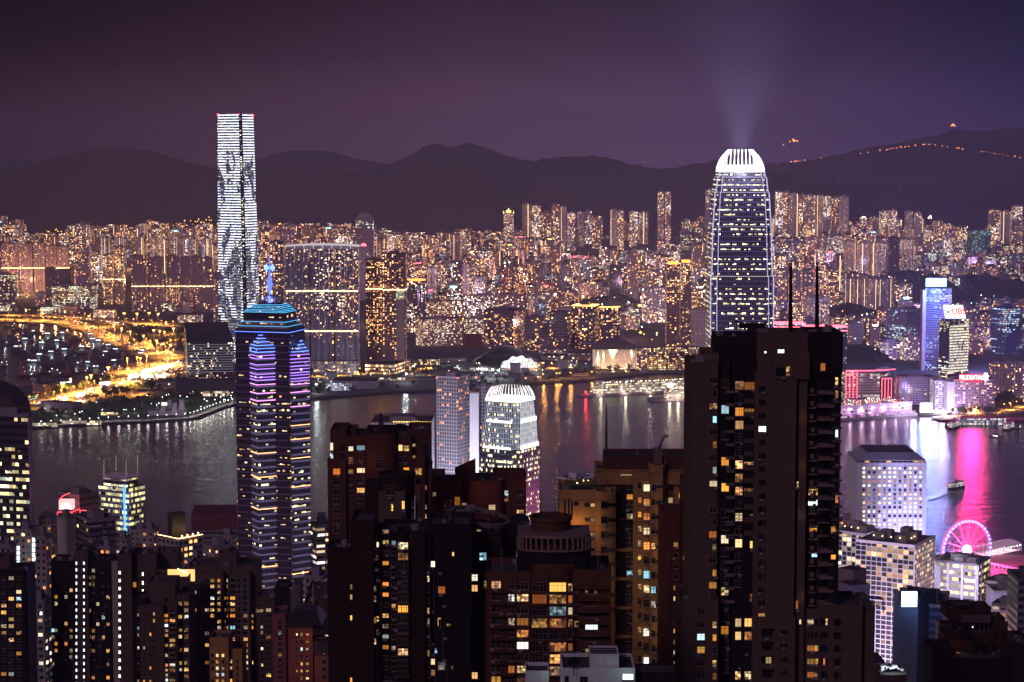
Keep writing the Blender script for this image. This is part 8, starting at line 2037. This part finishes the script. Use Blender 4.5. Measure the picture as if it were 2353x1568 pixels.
for f_ in(-.5,0,.5):q.tube((ce.x+ra*f_,ce.y-7.5,zr-.3-ra*f_*.16),(ce.x+ra*f_,ce.y+7.5,zr-.3-ra*f_*.16),.14,n=4)
q.tube((ce.x-ra*.9,ce.y,zr+ra*.14),(ce.x+ra*.9,ce.y,zr-ra*.14),.14,n=4)
for a in(0,1.2,2.2,3.3,4.3,5.2):x,y=math.cos(a)*ra*.9,math.sin(a)*8;q.tube((ce.x+x,ce.y+y,zr-x*.16),(ce.x+x,ce.y+y,zr-6),.25,n=5)
q.build('ring_supports',[w_dkbrown],t)
q=MB();p=P(*cF(2285,205),Y8+8)
for k in range(16):a0,a1=2*math.pi*k/16,2*math.pi*(k+1)/16;q.face([p,p+Vector((math.cos(a0)*2.2,-.8,math.sin(a0)*1.7+.3)),p+Vector((math.cos(a1)*2.2,-.8,math.sin(a1)*1.7+.3))])
q.tube(p,p-Vector((0,0,4)),.1,n=4);q.build('satellite_dish',[m_black],t)
f8=Front(1100,1400,Y8-.8);winlist(t,f8,cF,1975,[500],[500],56,66);winlist(t,f8,cF,1905,[680,770,1510],[680,770,860,950,1045,1140,1230,1320,1400,1510],46,52);winlist(t,f8,cF,2015,[],[1000,1100,1200],20,50);winlist(t,Front(1080,1250,Y8-.1),cF,1940,[290],[290],30,34);winlist(t,f8,cF,1826,[],[680,1400],40,60)
flush(t);glow('cool_light',P(*cF(1800,640),Y8-4),(.45,.6,1),12,None,.2);glow('wall_light',P(*cF(1790,700),Y8-4),(1,.4,.15),14,None,.2)
# pale green rooftop at the bottom
Y9=330;t=thing('low_building','pale green rooftop with a dish and railings, lit by a cold lamp','building',(*P(1330,1568,Y9)[:2],islz(Y9)))
rblock(t,'main_block',cx(cG,520),cx(cG,1145),cG(0,1475)[1],Y9,10,w_green,par=.6);rblock(t,'stair_block',cx(cG,762),cx(cG,1008),cG(0,1345)[1],Y9+1,6,w_green,par=.3);rblock(t,'left_terrace',cx(cG,215),cx(cG,415),cG(0,1500)[1],Y9+4,6,w_green,par=.6);rblock(t,'right_terrace',cx(cG,1140),cx(cG,1500),cG(0,1500)[1],Y9+2,6,w_tile2,par=.3)
q=MB()
for(xa,ya,xb,yb)in((680,1290,1000,1290),(680,1318,1000,1318),(765,1270,1000,1262)):
 q.tube(P(*cG(xa,ya),Y9+3),P(*cG(xb,yb),Y9+3),.04,n=4)
for k in range(10):q.tube(P(*cG(685+35*k,1345),Y9+3),P(*cG(685+35*k,1285),Y9+3),.035,n=4)
q.build('railings',[m_metal],t)
q=MB();p=P(*cG(625,1395),Y9-1)
for k in range(20):a0,a1=2*math.pi*k/20,2*math.pi*(k+1)/20;q.face([p+Vector((0,.7,0)),p+Vector((math.cos(a0)*1.15,0,math.sin(a0)*.8)),p+Vector((math.cos(a1)*1.15,0,math.sin(a1)*.8))])
for k in range(6):a0=math.pi*k/6;q.tube(p+Vector((math.cos(a0)*1.1,-.05,math.sin(a0)*.75)),p-Vector((math.cos(a0)*1.1,.05,math.sin(a0)*.75)),.02,n=3)
q.tube(p,p-Vector((0,0,2.4)),.08,n=5);q.build('satellite_dish',[w_tile2],t)
f9=Front(1300,1550,Y9);win(t,f9,*cG(710,1545),16,12,'dark');win(t,f9,*cG(1085,1520),24,12,'stair');win(t,f9,*cG(565,1540),9,14,'dark')
glow('roof_lamp',P(*cG(440,1500),Y9+2),(.75,1,.9),55,None,.1);glow('roof_lamp',P(*cG(1080,1495),Y9-2),(.6,1,.95),45,None,.1);glow('roof_lamp',P(*cG(900,1420),Y9-5),(.7,1,.95),50,None,.2)
# bottom right complex
YA=560;t=thing('residential_complex','dark terraced tower with a curved rooftop pavilion and dishes at the bottom right','residential tower',(*P(2250,1568,YA)[:2],islz(YA)))
rblock(t,'pavilion_roof',cx(cH,1690),cx(cH,2070),cH(0,985)[1],YA+4,12,w_brown,vb=cH(0,1050)[1],round_=4);rblock(t,'pavilion_fascia',cx(cH,1798),cx(cH,2040),cH(0,1000)[1],YA+3,3,w_parapet,vb=cH(0,1062)[1],par=.1);rblock(t,'pavilion_core',cx(cH,1740),cx(cH,2020),cH(0,1050)[1],YA+9,8,w_tile2)
rblock(t,'pavilion_top',cx(cH,1720),cx(cH,1900),cH(0,925)[1],YA+8,8,w_dkbrown,vb=cH(0,985)[1],par=.2);rblock(t,'right_drum',cx(cH,2040),cx(cH,2195),cH(0,1080)[1],YA+6,12,w_brown,round_=5);rblock(t,'middle_terrace',cx(cH,1690),cx(cH,2190),cH(0,1240)[1],YA,14,w_brown);rblock(t,'upper_terrace',cx(cH,1680),cx(cH,2120),cH(0,1150)[1],YA+4,12,w_brown,round_=3,vb=1500);rblock(t,'lower_block',cx(cH,1650),cx(cH,2240),cH(0,1395)[1],YA-12,14,w_dkbrown);rblock(t,'left_stack',cx(cH,1550),cx(cH,1740),cH(0,1330)[1],YA-8,14,w_brown);rblock(t,'right_edge',cx(cH,2232),cx(cH,2400),cH(0,1260)[1],YA-20,14,w_dkbrown)
for(x,y,r_)in((1827,1145,2.2),(2048,1262,2.0)):
 q=MB();p=P(*cH(x,y),YA-.5)
 for k in range(18):a0,a1=2*math.pi*k/18,2*math.pi*(k+1)/18;q.face([p+Vector((0,.8,0)),p+Vector((math.cos(a0)*r_,0,math.sin(a0)*r_*.75)),p+Vector((math.cos(a1)*r_,0,math.sin(a1)*r_*.75))])
 q.tube(p,p-Vector((0,0,3)),.1,n=4);q.build('satellite_dish',[w_tile2],t)
fG_=Front(2250,1500,YA);win(t,Front(2250,1500,YA+6),*cH(2118,1225),4,11,'lit');win(t,fG_,*cH(1857,1367),18,4,'lit');win(t,Front(2250,1500,YA+8.8),*cH(1887,1098),3,3,'stair');win(t,fG_,*cH(1870,1280),10,4,'dark')
q=MB()
for k in range(8):q.tube(P(*cH(1745+40*k,1150),YA+4),P(*cH(1745+40*k,1060),YA+4),.14,n=5)
for k in range(5):q.tube(P(*cH(1690+130*k,1240),YA-.5),P(*cH(1690+130*k,1210),YA-.5),.05,n=4)
q.build('columns',[w_parapet],t)
q=MB()
for(x,y,w)in((1600,1310,60),(1620,1290,30),(1930,1240,80),(2000,1330,50),(1780,1340,70),(2120,1420,80)):
 q=MB();p=P(*cH(x,y),YA-4);q.box(p.x-w*.017,p.x+w*.017,p.y,p.y+2,p.z-1,p.z+1.4);q.build('roof_plant',[w_tile2],t)
glow('terrace_lamp',P(*cH(1760,1290),YA-5),(1,.55,.22),90,None,.3);glow('terrace_lamp',P(*cH(2000,1180),YA-6),(1,.6,.35),60,None,.3)
t=thing('low_building','small rooftop crowded with lit air chillers at the bottom beside the slate tower','building',(*P(2050,1568,600)[:2],islz(600)))
rblock(t,'main_block',cx(cH,1115),cx(cH,1330),cH(0,1520)[1],600,14,w_parapet,par=.6);q=MB();r=random.Random(2)
for k in range(12):
 q=MB();p=P(*cH(1130+14*k+r.uniform(-4,4),1495-r.uniform(0,45)),606);q.box(p.x-.8,p.x+.8,p.y,p.y+2,p.z-1.5,p.z+.8);q.build('chiller',[m_white],t)
 glow('roof_lamp',P(*cH(1220,1440),602),(.8,1,1),150,None,.2)
rblock(t,'left_roof',cx(cH,1062),cx(cH,1150),cH(0,1420)[1],640,14,w_tile2,par=.6)
# lower left carpet of towers
def gridwins(t,fr,c_,xs,ys,w,h,p,kind='lit',seed=0):
 r=random.Random(seed)
 for x in xs:
  lp=p*r.uniform(.4,1.6)
  for y in ys:(PEND.setdefault(t.name,[])).append((t,fr,*c_(x,y),w*.2711,h*.2711,kind if r.random()<lp else 'dark'))
YB=800
t=thing('residential_tower','dark tower with two white stairwell light columns left of the bottom centre left','residential tower',(*P(190,1568,YB)[:2],islz(YB)));t['label']='dark tower with a double column of white stairwell lights down its spine'
rblock(t,'left_wing',cx(cE,430),cx(cE,635),cE(0,560)[1],YB+2,14,w_tile2);rblock(t,'spine',cx(cE,632),cx(cE,742),cE(0,470)[1],YB,16,w_tile);rblock(t,'right_wing',cx(cE,740),cx(cE,930),cE(0,555)[1],YB+2,14,w_tile2);rblock(t,'right_flank',cx(cE,928),cx(cE,995),cE(0,560)[1],YB+3,12,wall('w_flk',(.26,.20,.20)))
rblock(t,'plant_room',cx(cE,745),cx(cE,830),cE(0,470)[1],YB+6,6,w_parapet,vb=1300)
fs,fwg=Front(180,1400,YB),Front(180,1400,YB+2)
for x in(648,712):winlist(t,fs,cE,x,seq(558,1600,56.7),seq(558,1600,56.7),12,26,'stair')
gridwins(t,fwg,cE,(450,475,560,603),seq(730,1560,56.7),26,28,.33,seed=1);gridwins(t,fwg,cE,(757,792,830,876,916),seq(620,1560,56.7),26,28,.3,seed=2);flush(t)
YB2=780;t=thing('residential_tower','dark tower with orange windows in the bottom left corner','residential tower',(*P(20,1568,YB2)[:2],islz(YB2)))
rblock(t,'front',-12,cx(cE,205),cE(0,632)[1],YB2,14,w_tile2);rblock(t,'flank',cx(cE,203),cx(cE,237),cE(0,612)[1],YB2+2,12,wall('w_flk2',(.18,.16,.19)));rblock(t,'plant_room',-12,cx(cE,80),cE(0,520)[1],YB2+5,8,w_tile)
gridwins(t,Front(20,1400,YB2),cE,(32,96,160),seq(685,1560,58),44,30,.38,seed=3);flush(t)
YB3=760;t=thing('residential_tower','dark slab with one bright cream stairwell column on its left edge','residential tower',(*P(310,1568,YB3)[:2],islz(YB3)))
rblock(t,'left_part',cx(cE,996),cx(cE,1112),cE(0,500)[1],YB3,14,w_tile);rblock(t,'groove',cx(cE,1108),cx(cE,1168),cE(0,490)[1],YB3+3,10,w_tile2);rblock(t,'right_part',cx(cE,1165),cx(cE,1325),cE(0,505)[1],YB3+.5,14,w_tile);rblock(t,'plant_room',cx(cE,1330),cx(cE,1502),cE(0,478)[1],YB3+8,10,w_tile)
winlist(t,Front(280,1400,YB3),cE,1015,seq(638,1600,67.5),seq(638,1600,67.5),16,26,'cream');winlist(t,Front(310,1400,YB3+.5),cE,1211,[650,725,795],[650,725,795],14,28,'cream');winlist(t,Front(310,1400,YB3+2.9),cE,1138,[740,870],[740,870],34,44);flush(t)
YB4=660;t=thing('residential_tower','brown tower with a stepped lit right flank of bay windows, below the gold terrace','residential tower',(*P(370,1568,YB4)[:2],islz(YB4)))
rblock(t,'front',cx(cE,1185),cx(cE,1385),cE(0,935)[1],YB4,16,w_tile);rblock(t,'rear_left',cx(cE,1120),cx(cE,1240),cE(0,885)[1],YB4+5,12,w_tile2);rblock(t,'flank',cx(cE,1383),cx(cE,1500),cE(0,905)[1],YB4+2,14,w_tile);rblock(t,'outer_flank',cx(cE,1498),cx(cE,1600),cE(0,850)[1],YB4+5,14,w_tile);rblock(t,'roof_house',cx(cE,1250),cx(cE,1485),cE(0,735)[1],YB4+8,10,w_tile,vb=1400)
gridwins(t,Front(350,1400,YB4),cE,(1222,1275,1305),seq(990,1560,57),14,24,.18,seed=5);gridwins(t,Front(380,1400,YB4+2),cE,(1402,1462),seq(960,1560,42),44,26,.55,seed=6);gridwins(t,Front(400,1400,YB4+5),cE,(1525,1580),seq(900,1560,56),34,28,.5,seed=7);gridwins(t,Front(310,1400,YB4+5),cE,(1172,),seq(940,1560,56),16,24,.4,seed=8);flush(t)
ledges(t,'balconies',Front(380,1400,YB4+2),cE,1430,1495,seq(985,1560,42),w_parapet,7,.8,.9)
t=thing('residential_tower','block with a gold lit roof terrace and canopy behind the stepped flank tower','residential tower',(*P(390,1500,720)[:2],islz(720)))
rblock(t,'main_block',cx(cE,1275),cx(cE,1590),cE(0,705)[1],715,14,w_tile,par=1.2);q=MB();p=P(*cE(1535,640),722);q.box(p.x-5,p.x+5,722,722.6,p.z-3.2,p.z+1.2);q.build('terrace_wall',[emit('e_tw',(1,.62,.2),1.3)],t)
q=MB()
for k in range(9):q.ball(P(*cE(1508+9*k,608+4.4*k),719),.28,n=5)
q.build('festoon_lights',[e_warm],t);rblock(t,'roof_hut',cx(cE,1420),cx(cE,1505),cE(0,662)[1],722,4,w_ochre,vb=1340,par=.2)
for(x,y)in((1450,690),(1540,680),(1330,690)):glow('terrace_light',P(*cE(x,y),719),(1,.62,.25),160,None,.3)
YB5=740;t=thing('residential_tower','widest apartment block at the lower left with framed bays and many warm rooms','residential tower',(*P(510,1568,YB5)[:2],islz(YB5)))
rblock(t,'rear',cx(cE,1590),cx(cE,2175),cE(0,600)[1],YB5+4,16,w_tile);rblock(t,'left_frame',cx(cE,1692),cx(cE,1890),cE(0,660)[1],YB5,8,w_tile);rblock(t,'right_frame',cx(cE,1942),cx(cE,2118),cE(0,660)[1],YB5,8,w_tile);rblock(t,'plant_room',cx(cE,1855),cx(cE,2005),cE(0,490)[1],YB5+8,6,w_tile,vb=1330)
q=MB();p=P(*cE(1970,440),YB5+9)
for k in range(16):a0,a1=2*math.pi*k/16,2*math.pi*(k+1)/16;q.face([p,p+Vector((math.cos(a0)*1.5,-.5,math.sin(a0)*1.0)),p+Vector((math.cos(a1)*1.5,-.5,math.sin(a1)*1.0))])
q.tube(p,p-Vector((0,0,3)),.1,n=4);q.build('satellite_dish',[m_black],t)
for(x0_,x1_)in((1692,1712),(1732,1742),(1842,1852),(1880,1892),(1942,1952),(2050,2060),(2106,2118)):ledges(t,'piers',Front(500,1400,YB5),cE,x0_,x1_,[1620],w_parapet,930,.45,.6)
f5=Front(500,1400,YB5);f5r=Front(500,1400,YB5+4);ys5=seq(705,1570,49.7)
gridwins(t,f5,cE,(1755,1800),ys5,30,26,.30,seed=11);gridwins(t,f5,cE,(1862,),ys5,34,26,.75,seed=12);gridwins(t,f5,cE,(1972,2085),ys5,38,26,.42,seed=13);gridwins(t,f5,cE,(2028,),ys5,22,26,.15,seed=14);gridwins(t,f5r,cE,(1632,1652,2135),ys5,24,24,.35,seed=15);gridwins(t,f5r,cE,(1905,1930),ys5,14,24,.5,seed=16);flush(t)
ledges(t,'spandrels',f5,cE,1742,1842,[y+22 for y in ys5],w_parapet,8,.25,.4);ledges(t,'spandrels',f5,cE,1952,2106,[y+22 for y in ys5],w_parapet,8,.25,.4)
YB6=610;t=thing('residential_tower','small ochre lit tower standing before the widest lower left block','residential tower',(*P(518,1568,YB6)[:2],islz(YB6)))
rblock(t,'front',cx(cE,1775),cx(cE,1935),cE(0,1215)[1],YB6,10,w_ochre);rblock(t,'flank',cx(cE,1930),cx(cE,2052),cE(0,1310)[1],YB6+2,10,w_ochre);gridwins(t,Front(500,1500,YB6),cE,(1802,1842,1890),seq(1340,1560,54),20,28,.45,seed=21);gridwins(t,Front(540,1500,YB6+2),cE,(1960,2010),seq(1390,1560,54),14,26,.35,seed=22);flush(t);glow('wall_light',P(*cE(1850,1440),YB6-8),(1,.48,.12),220,None,.4)
YB7=700;t=thing('residential_tower','slim block with a lit glass attic storey under the foot of the star tower','residential tower',(*P(610,1568,YB7)[:2],islz(YB7)))
rblock(t,'front',cx(cF,55),cx(cF,205),cF(0,870)[1],YB7,14,w_tile);gridwins(t,Front(600,1500,YB7),cF,(102,),seq(960,1560,46),20,24,.45,seed=31);gridwins(t,Front(600,1500,YB7),cF,(158,),seq(955,1560,46),44,26,.6,seed=32);winlist(t,Front(600,1500,YB7),cF,80,[962],[915,962],56,26);flush(t)
t=thing('residential_tower','brown slab with a pale flank just right of the slim attic block','residential tower',(*P(640,1568,680)[:2],islz(680)))
rblock(t,'top_block',cx(cF,207),cx(cF,318),cF(0,785)[1],690,12,w_tile2);rblock(t,'pale_flank',cx(cF,316),cx(cF,346),cF(0,790)[1],692,12,wall('w_flk3',(.45,.40,.36)));rblock(t,'body',cx(cF,190),cx(cF,300),cF(0,1010)[1],676,12,w_pinkst);rblock(t,'rear_block',cx(cF,345),cx(cF,422),cF(0,765)[1],740,12,w_tile)
gridwins(t,Front(640,1500,676),cF,(254,),seq(1055,1560,47),22,26,.35,seed=33);gridwins(t,Front(650,1500,690),cF,(300,),seq(900,1560,47),26,26,.3,seed=34);flush(t);glow('street_light',P(*cF(440,900),725),(1,.85,.65),700,None,.6)
YB8=560;t=thing('residential_tower','pink stone tower under a black hipped roof with warm balcony windows','residential tower',(*P(680,1568,YB8)[:2],islz(YB8)))
rblock(t,'body',cx(cF,322),cx(cF,530),cF(0,1085)[1],YB8,12,w_pinkst,par=0);A=front(cx(cF,302),cx(cF,610),cF(0,1085)[1],YB8-1,15);zt=P(660,cF(0,1085)[1],YB8).z;zr_=P(660,cF(0,975)[1],YB8).z;q=MB();q.loft(A,zt,[center(A)+Vector(((p-center(A)).x*.62,(p-center(A)).y*.4))for p in A],zr_,0,bottom=True);q.build('hipped_roof',[m_black],t)
rblock(t,'right_body',cx(cF,528),cx(cF,668),cF(0,1185)[1],YB8+2,12,w_pinkst,par=0);q=MB();A=front(cx(cF,500),cx(cF,680),cF(0,1170)[1],YB8+.6,12);zt=P(730,cF(0,1172)[1],YB8).z;q.prism(A,zt,zt+2.2,bottom=True);q.build('black_eaves',[m_black],t)
q=MB();A=front(cx(cF,528),cx(cF,680),cF(0,1310)[1],YB8-2,10);zt=P(730,cF(0,1312)[1],YB8).z;q.loft(A,zt,shrink(A,.8),zt+3.5,bottom=True);q.build('lower_hipped_roof',[m_black],t);rblock(t,'lower_body',cx(cF,545),cx(cF,668),cF(0,1315)[1],YB8-1,8,w_pinkst,par=0)
winlist(t,Front(680,1500,YB8),cF,438,[1162,1290,1410,1472,1530],seq(1162,1560,62),18,26);winlist(t,Front(680,1500,YB8),cF,487,[1162,1225,1290,1415,1480,1540],seq(1162,1560,62),24,16);winlist(t,Front(680,1500,YB8),cF,398,[1162,1480],seq(1162,1560,62),12,18);winlist(t,Front(740,1500,YB8-1),cF,628,[],seq(1330,1560,63),28,34);winlist(t,Front(740,1500,YB8+2),cF,650,[1168],[1168],22,16);flush(t)
glow('wall_light',P(*cF(500,1220),YB8-3),(1,.4,.12),90,None,.2);glow('wall_light',P(*cF(430,1450),YB8-6),(1,.42,.25),160,None,.3);glow('wall_light',P(*cF(600,1400),YB8-6),(1,.42,.3),90,None,.3)
t=thing('low_building','brown house with stepped roof and an aerial beside the black tower flank','building',(*P(730,1500,640)[:2],islz(640)))
rblock(t,'upper_house',cx(cF,485),cx(cF,665),cF(0,810)[1],690,14,w_brown);rblock(t,'lower_house',cx(cF,460),cx(cF,665),cF(0,905)[1],650,14,w_brown);winlist(t,Front(720,1370,690),cF,515,[],[855],34,32);flush(t);q=MB();q.tube(P(*cF(533,940),648),P(*cF(533,735),648),.16,n=5);q.build('aerial',[m_metal],t)
for k,(u0,u1,vt,Y_,st_,lab)in enumerate(((34,88,1222,960,0,'beige flats with a white window column behind the bottom left corner'),(81,116,1238,900,1,'narrow pale flats with a dark glass side right of the beige flats'),(62,118,1385,820,2,'low orange lit flats squeezed before the double stairwell tower'),
  (0,36,1258,900,1,'dim tower behind the bottom left corner block'),(264,302,1240,1180,0,'grey flats right of the ring emblem tower foot'),(228,264,1262,990,3,'dark flats before the louvred office'),(376,420,1292,890,0,'brown flats below the amber roof garden'),(500,548,1236,1060,1,'grey flats left of the star tower'),(330,366,1276,960,0,'narrow flats left below the amber roof garden'),(545,580,1300,940,0,'flats at the left foot of the star tower'),(60,90,1362,850,3,'small pale hut roofed block by the low orange lit flats'),(300,345,1222,1200,1,'dim block behind the dark cream stair slab'),(325,365,1222,1060,3,'small block with a bright roof lamp left of the amber roof garden'),(585,600,1330,900,3,'dark sliver block at the star tower foot'),(700,757,1330,900,1,'grey mid rise in the gap right of the star tower foot'),(430,470,1290,860,1,'dim flats behind the widest lower left block'),
  (190,230,1260,1000,1,'dim roof behind the double stairwell tower'),(1920,1975,1200,1480,0,'pale roof with small lamps behind the gridded offices'),(2150,2200,1440,900,1,'shadowed block between the slate tower and the striped block'),(2180,2290,1430,1000,1,'shadowed block before the striped block'),(2260,2353,1345,1500,1,'low hall at the edge of the red plaza'))):
 m_=facade(f'f_fill{k}',(.25,.75),(.25,.7),p=(.25,.12,.35,.1)[st_],st=4,seed=200+k,ramp=WARM if k%2 else MIXC,wallcol=(.20-.02*(k%4),.16,.15))
 r_,A,zt,Yb=TI('apartment_building',lab,(u0,u0+(u1-u0)*.7,u1),vt,Y_,mat=m_,cell=(3.4,3.1),cat='apartment building',roofs=1)
 if k==0:
  q=MB()
  for x in(155,285):
   for y in seq(360 if x>200 else 430,720,43):p=P(*cE(x,y),Y_-6);q.box(p.x-.7,p.x+.7,Y_-6.2,Y_-6,p.z-1,p.z+1)
  q.build('stairwell_lights',[m_stair],r_)
q=MB();r=random.Random(12)
for k in range(5000):
 Y_=r.uniform(230,1000);x=r.uniform(-.3,.3)*Y_;z=islz(Y_)+r.uniform(1,9);p=Vector((x,Y_,z));a=Vector((r.gauss(0,1),r.gauss(0,1),r.gauss(0,.7)));b=Vector((r.gauss(0,1),r.gauss(0,1),r.gauss(0,1)));q.face([p-a,p+b,p+a,p-b])
q.build('slope_woods',[m_leaf],kind='stuff')
q=MB();r=random.Random(90);Y_=1000.0
while Y_<1900:
 x=-.17*Y_
 while x<.14*Y_:
  x+=r.uniform(34,60);z0=islz(Y_);u,vb=proj((x,Y_,z0))
  if 330<u<540:lim=1250
  elif 760<u<1925:lim=1225
  else:continue
  if 1085<u<1260 and Y_>1560 or 840<u<1110 and Y_>1780 or 1610<u<1800 and Y_>1720 or 530<u<720:continue
  h=min(r.uniform(30,130),(vb-lim-r.uniform(0,30))/F*Y_)
  if h>12:k=r.randrange(4);q.prism(notch(rect(x,Y_,r.uniform(24,34),r.uniform(20,30),r.uniform(-.3,.3)),8,1.2),z0-3,z0+h,k,cell=(3.4,3.5),col=r.choice(PAL)[0],capmat=4)
 Y_+=58
q.build('waterfront_blocks',[f_off,f_offd,f_apt,f_dark,m_roof],kind='stuff')
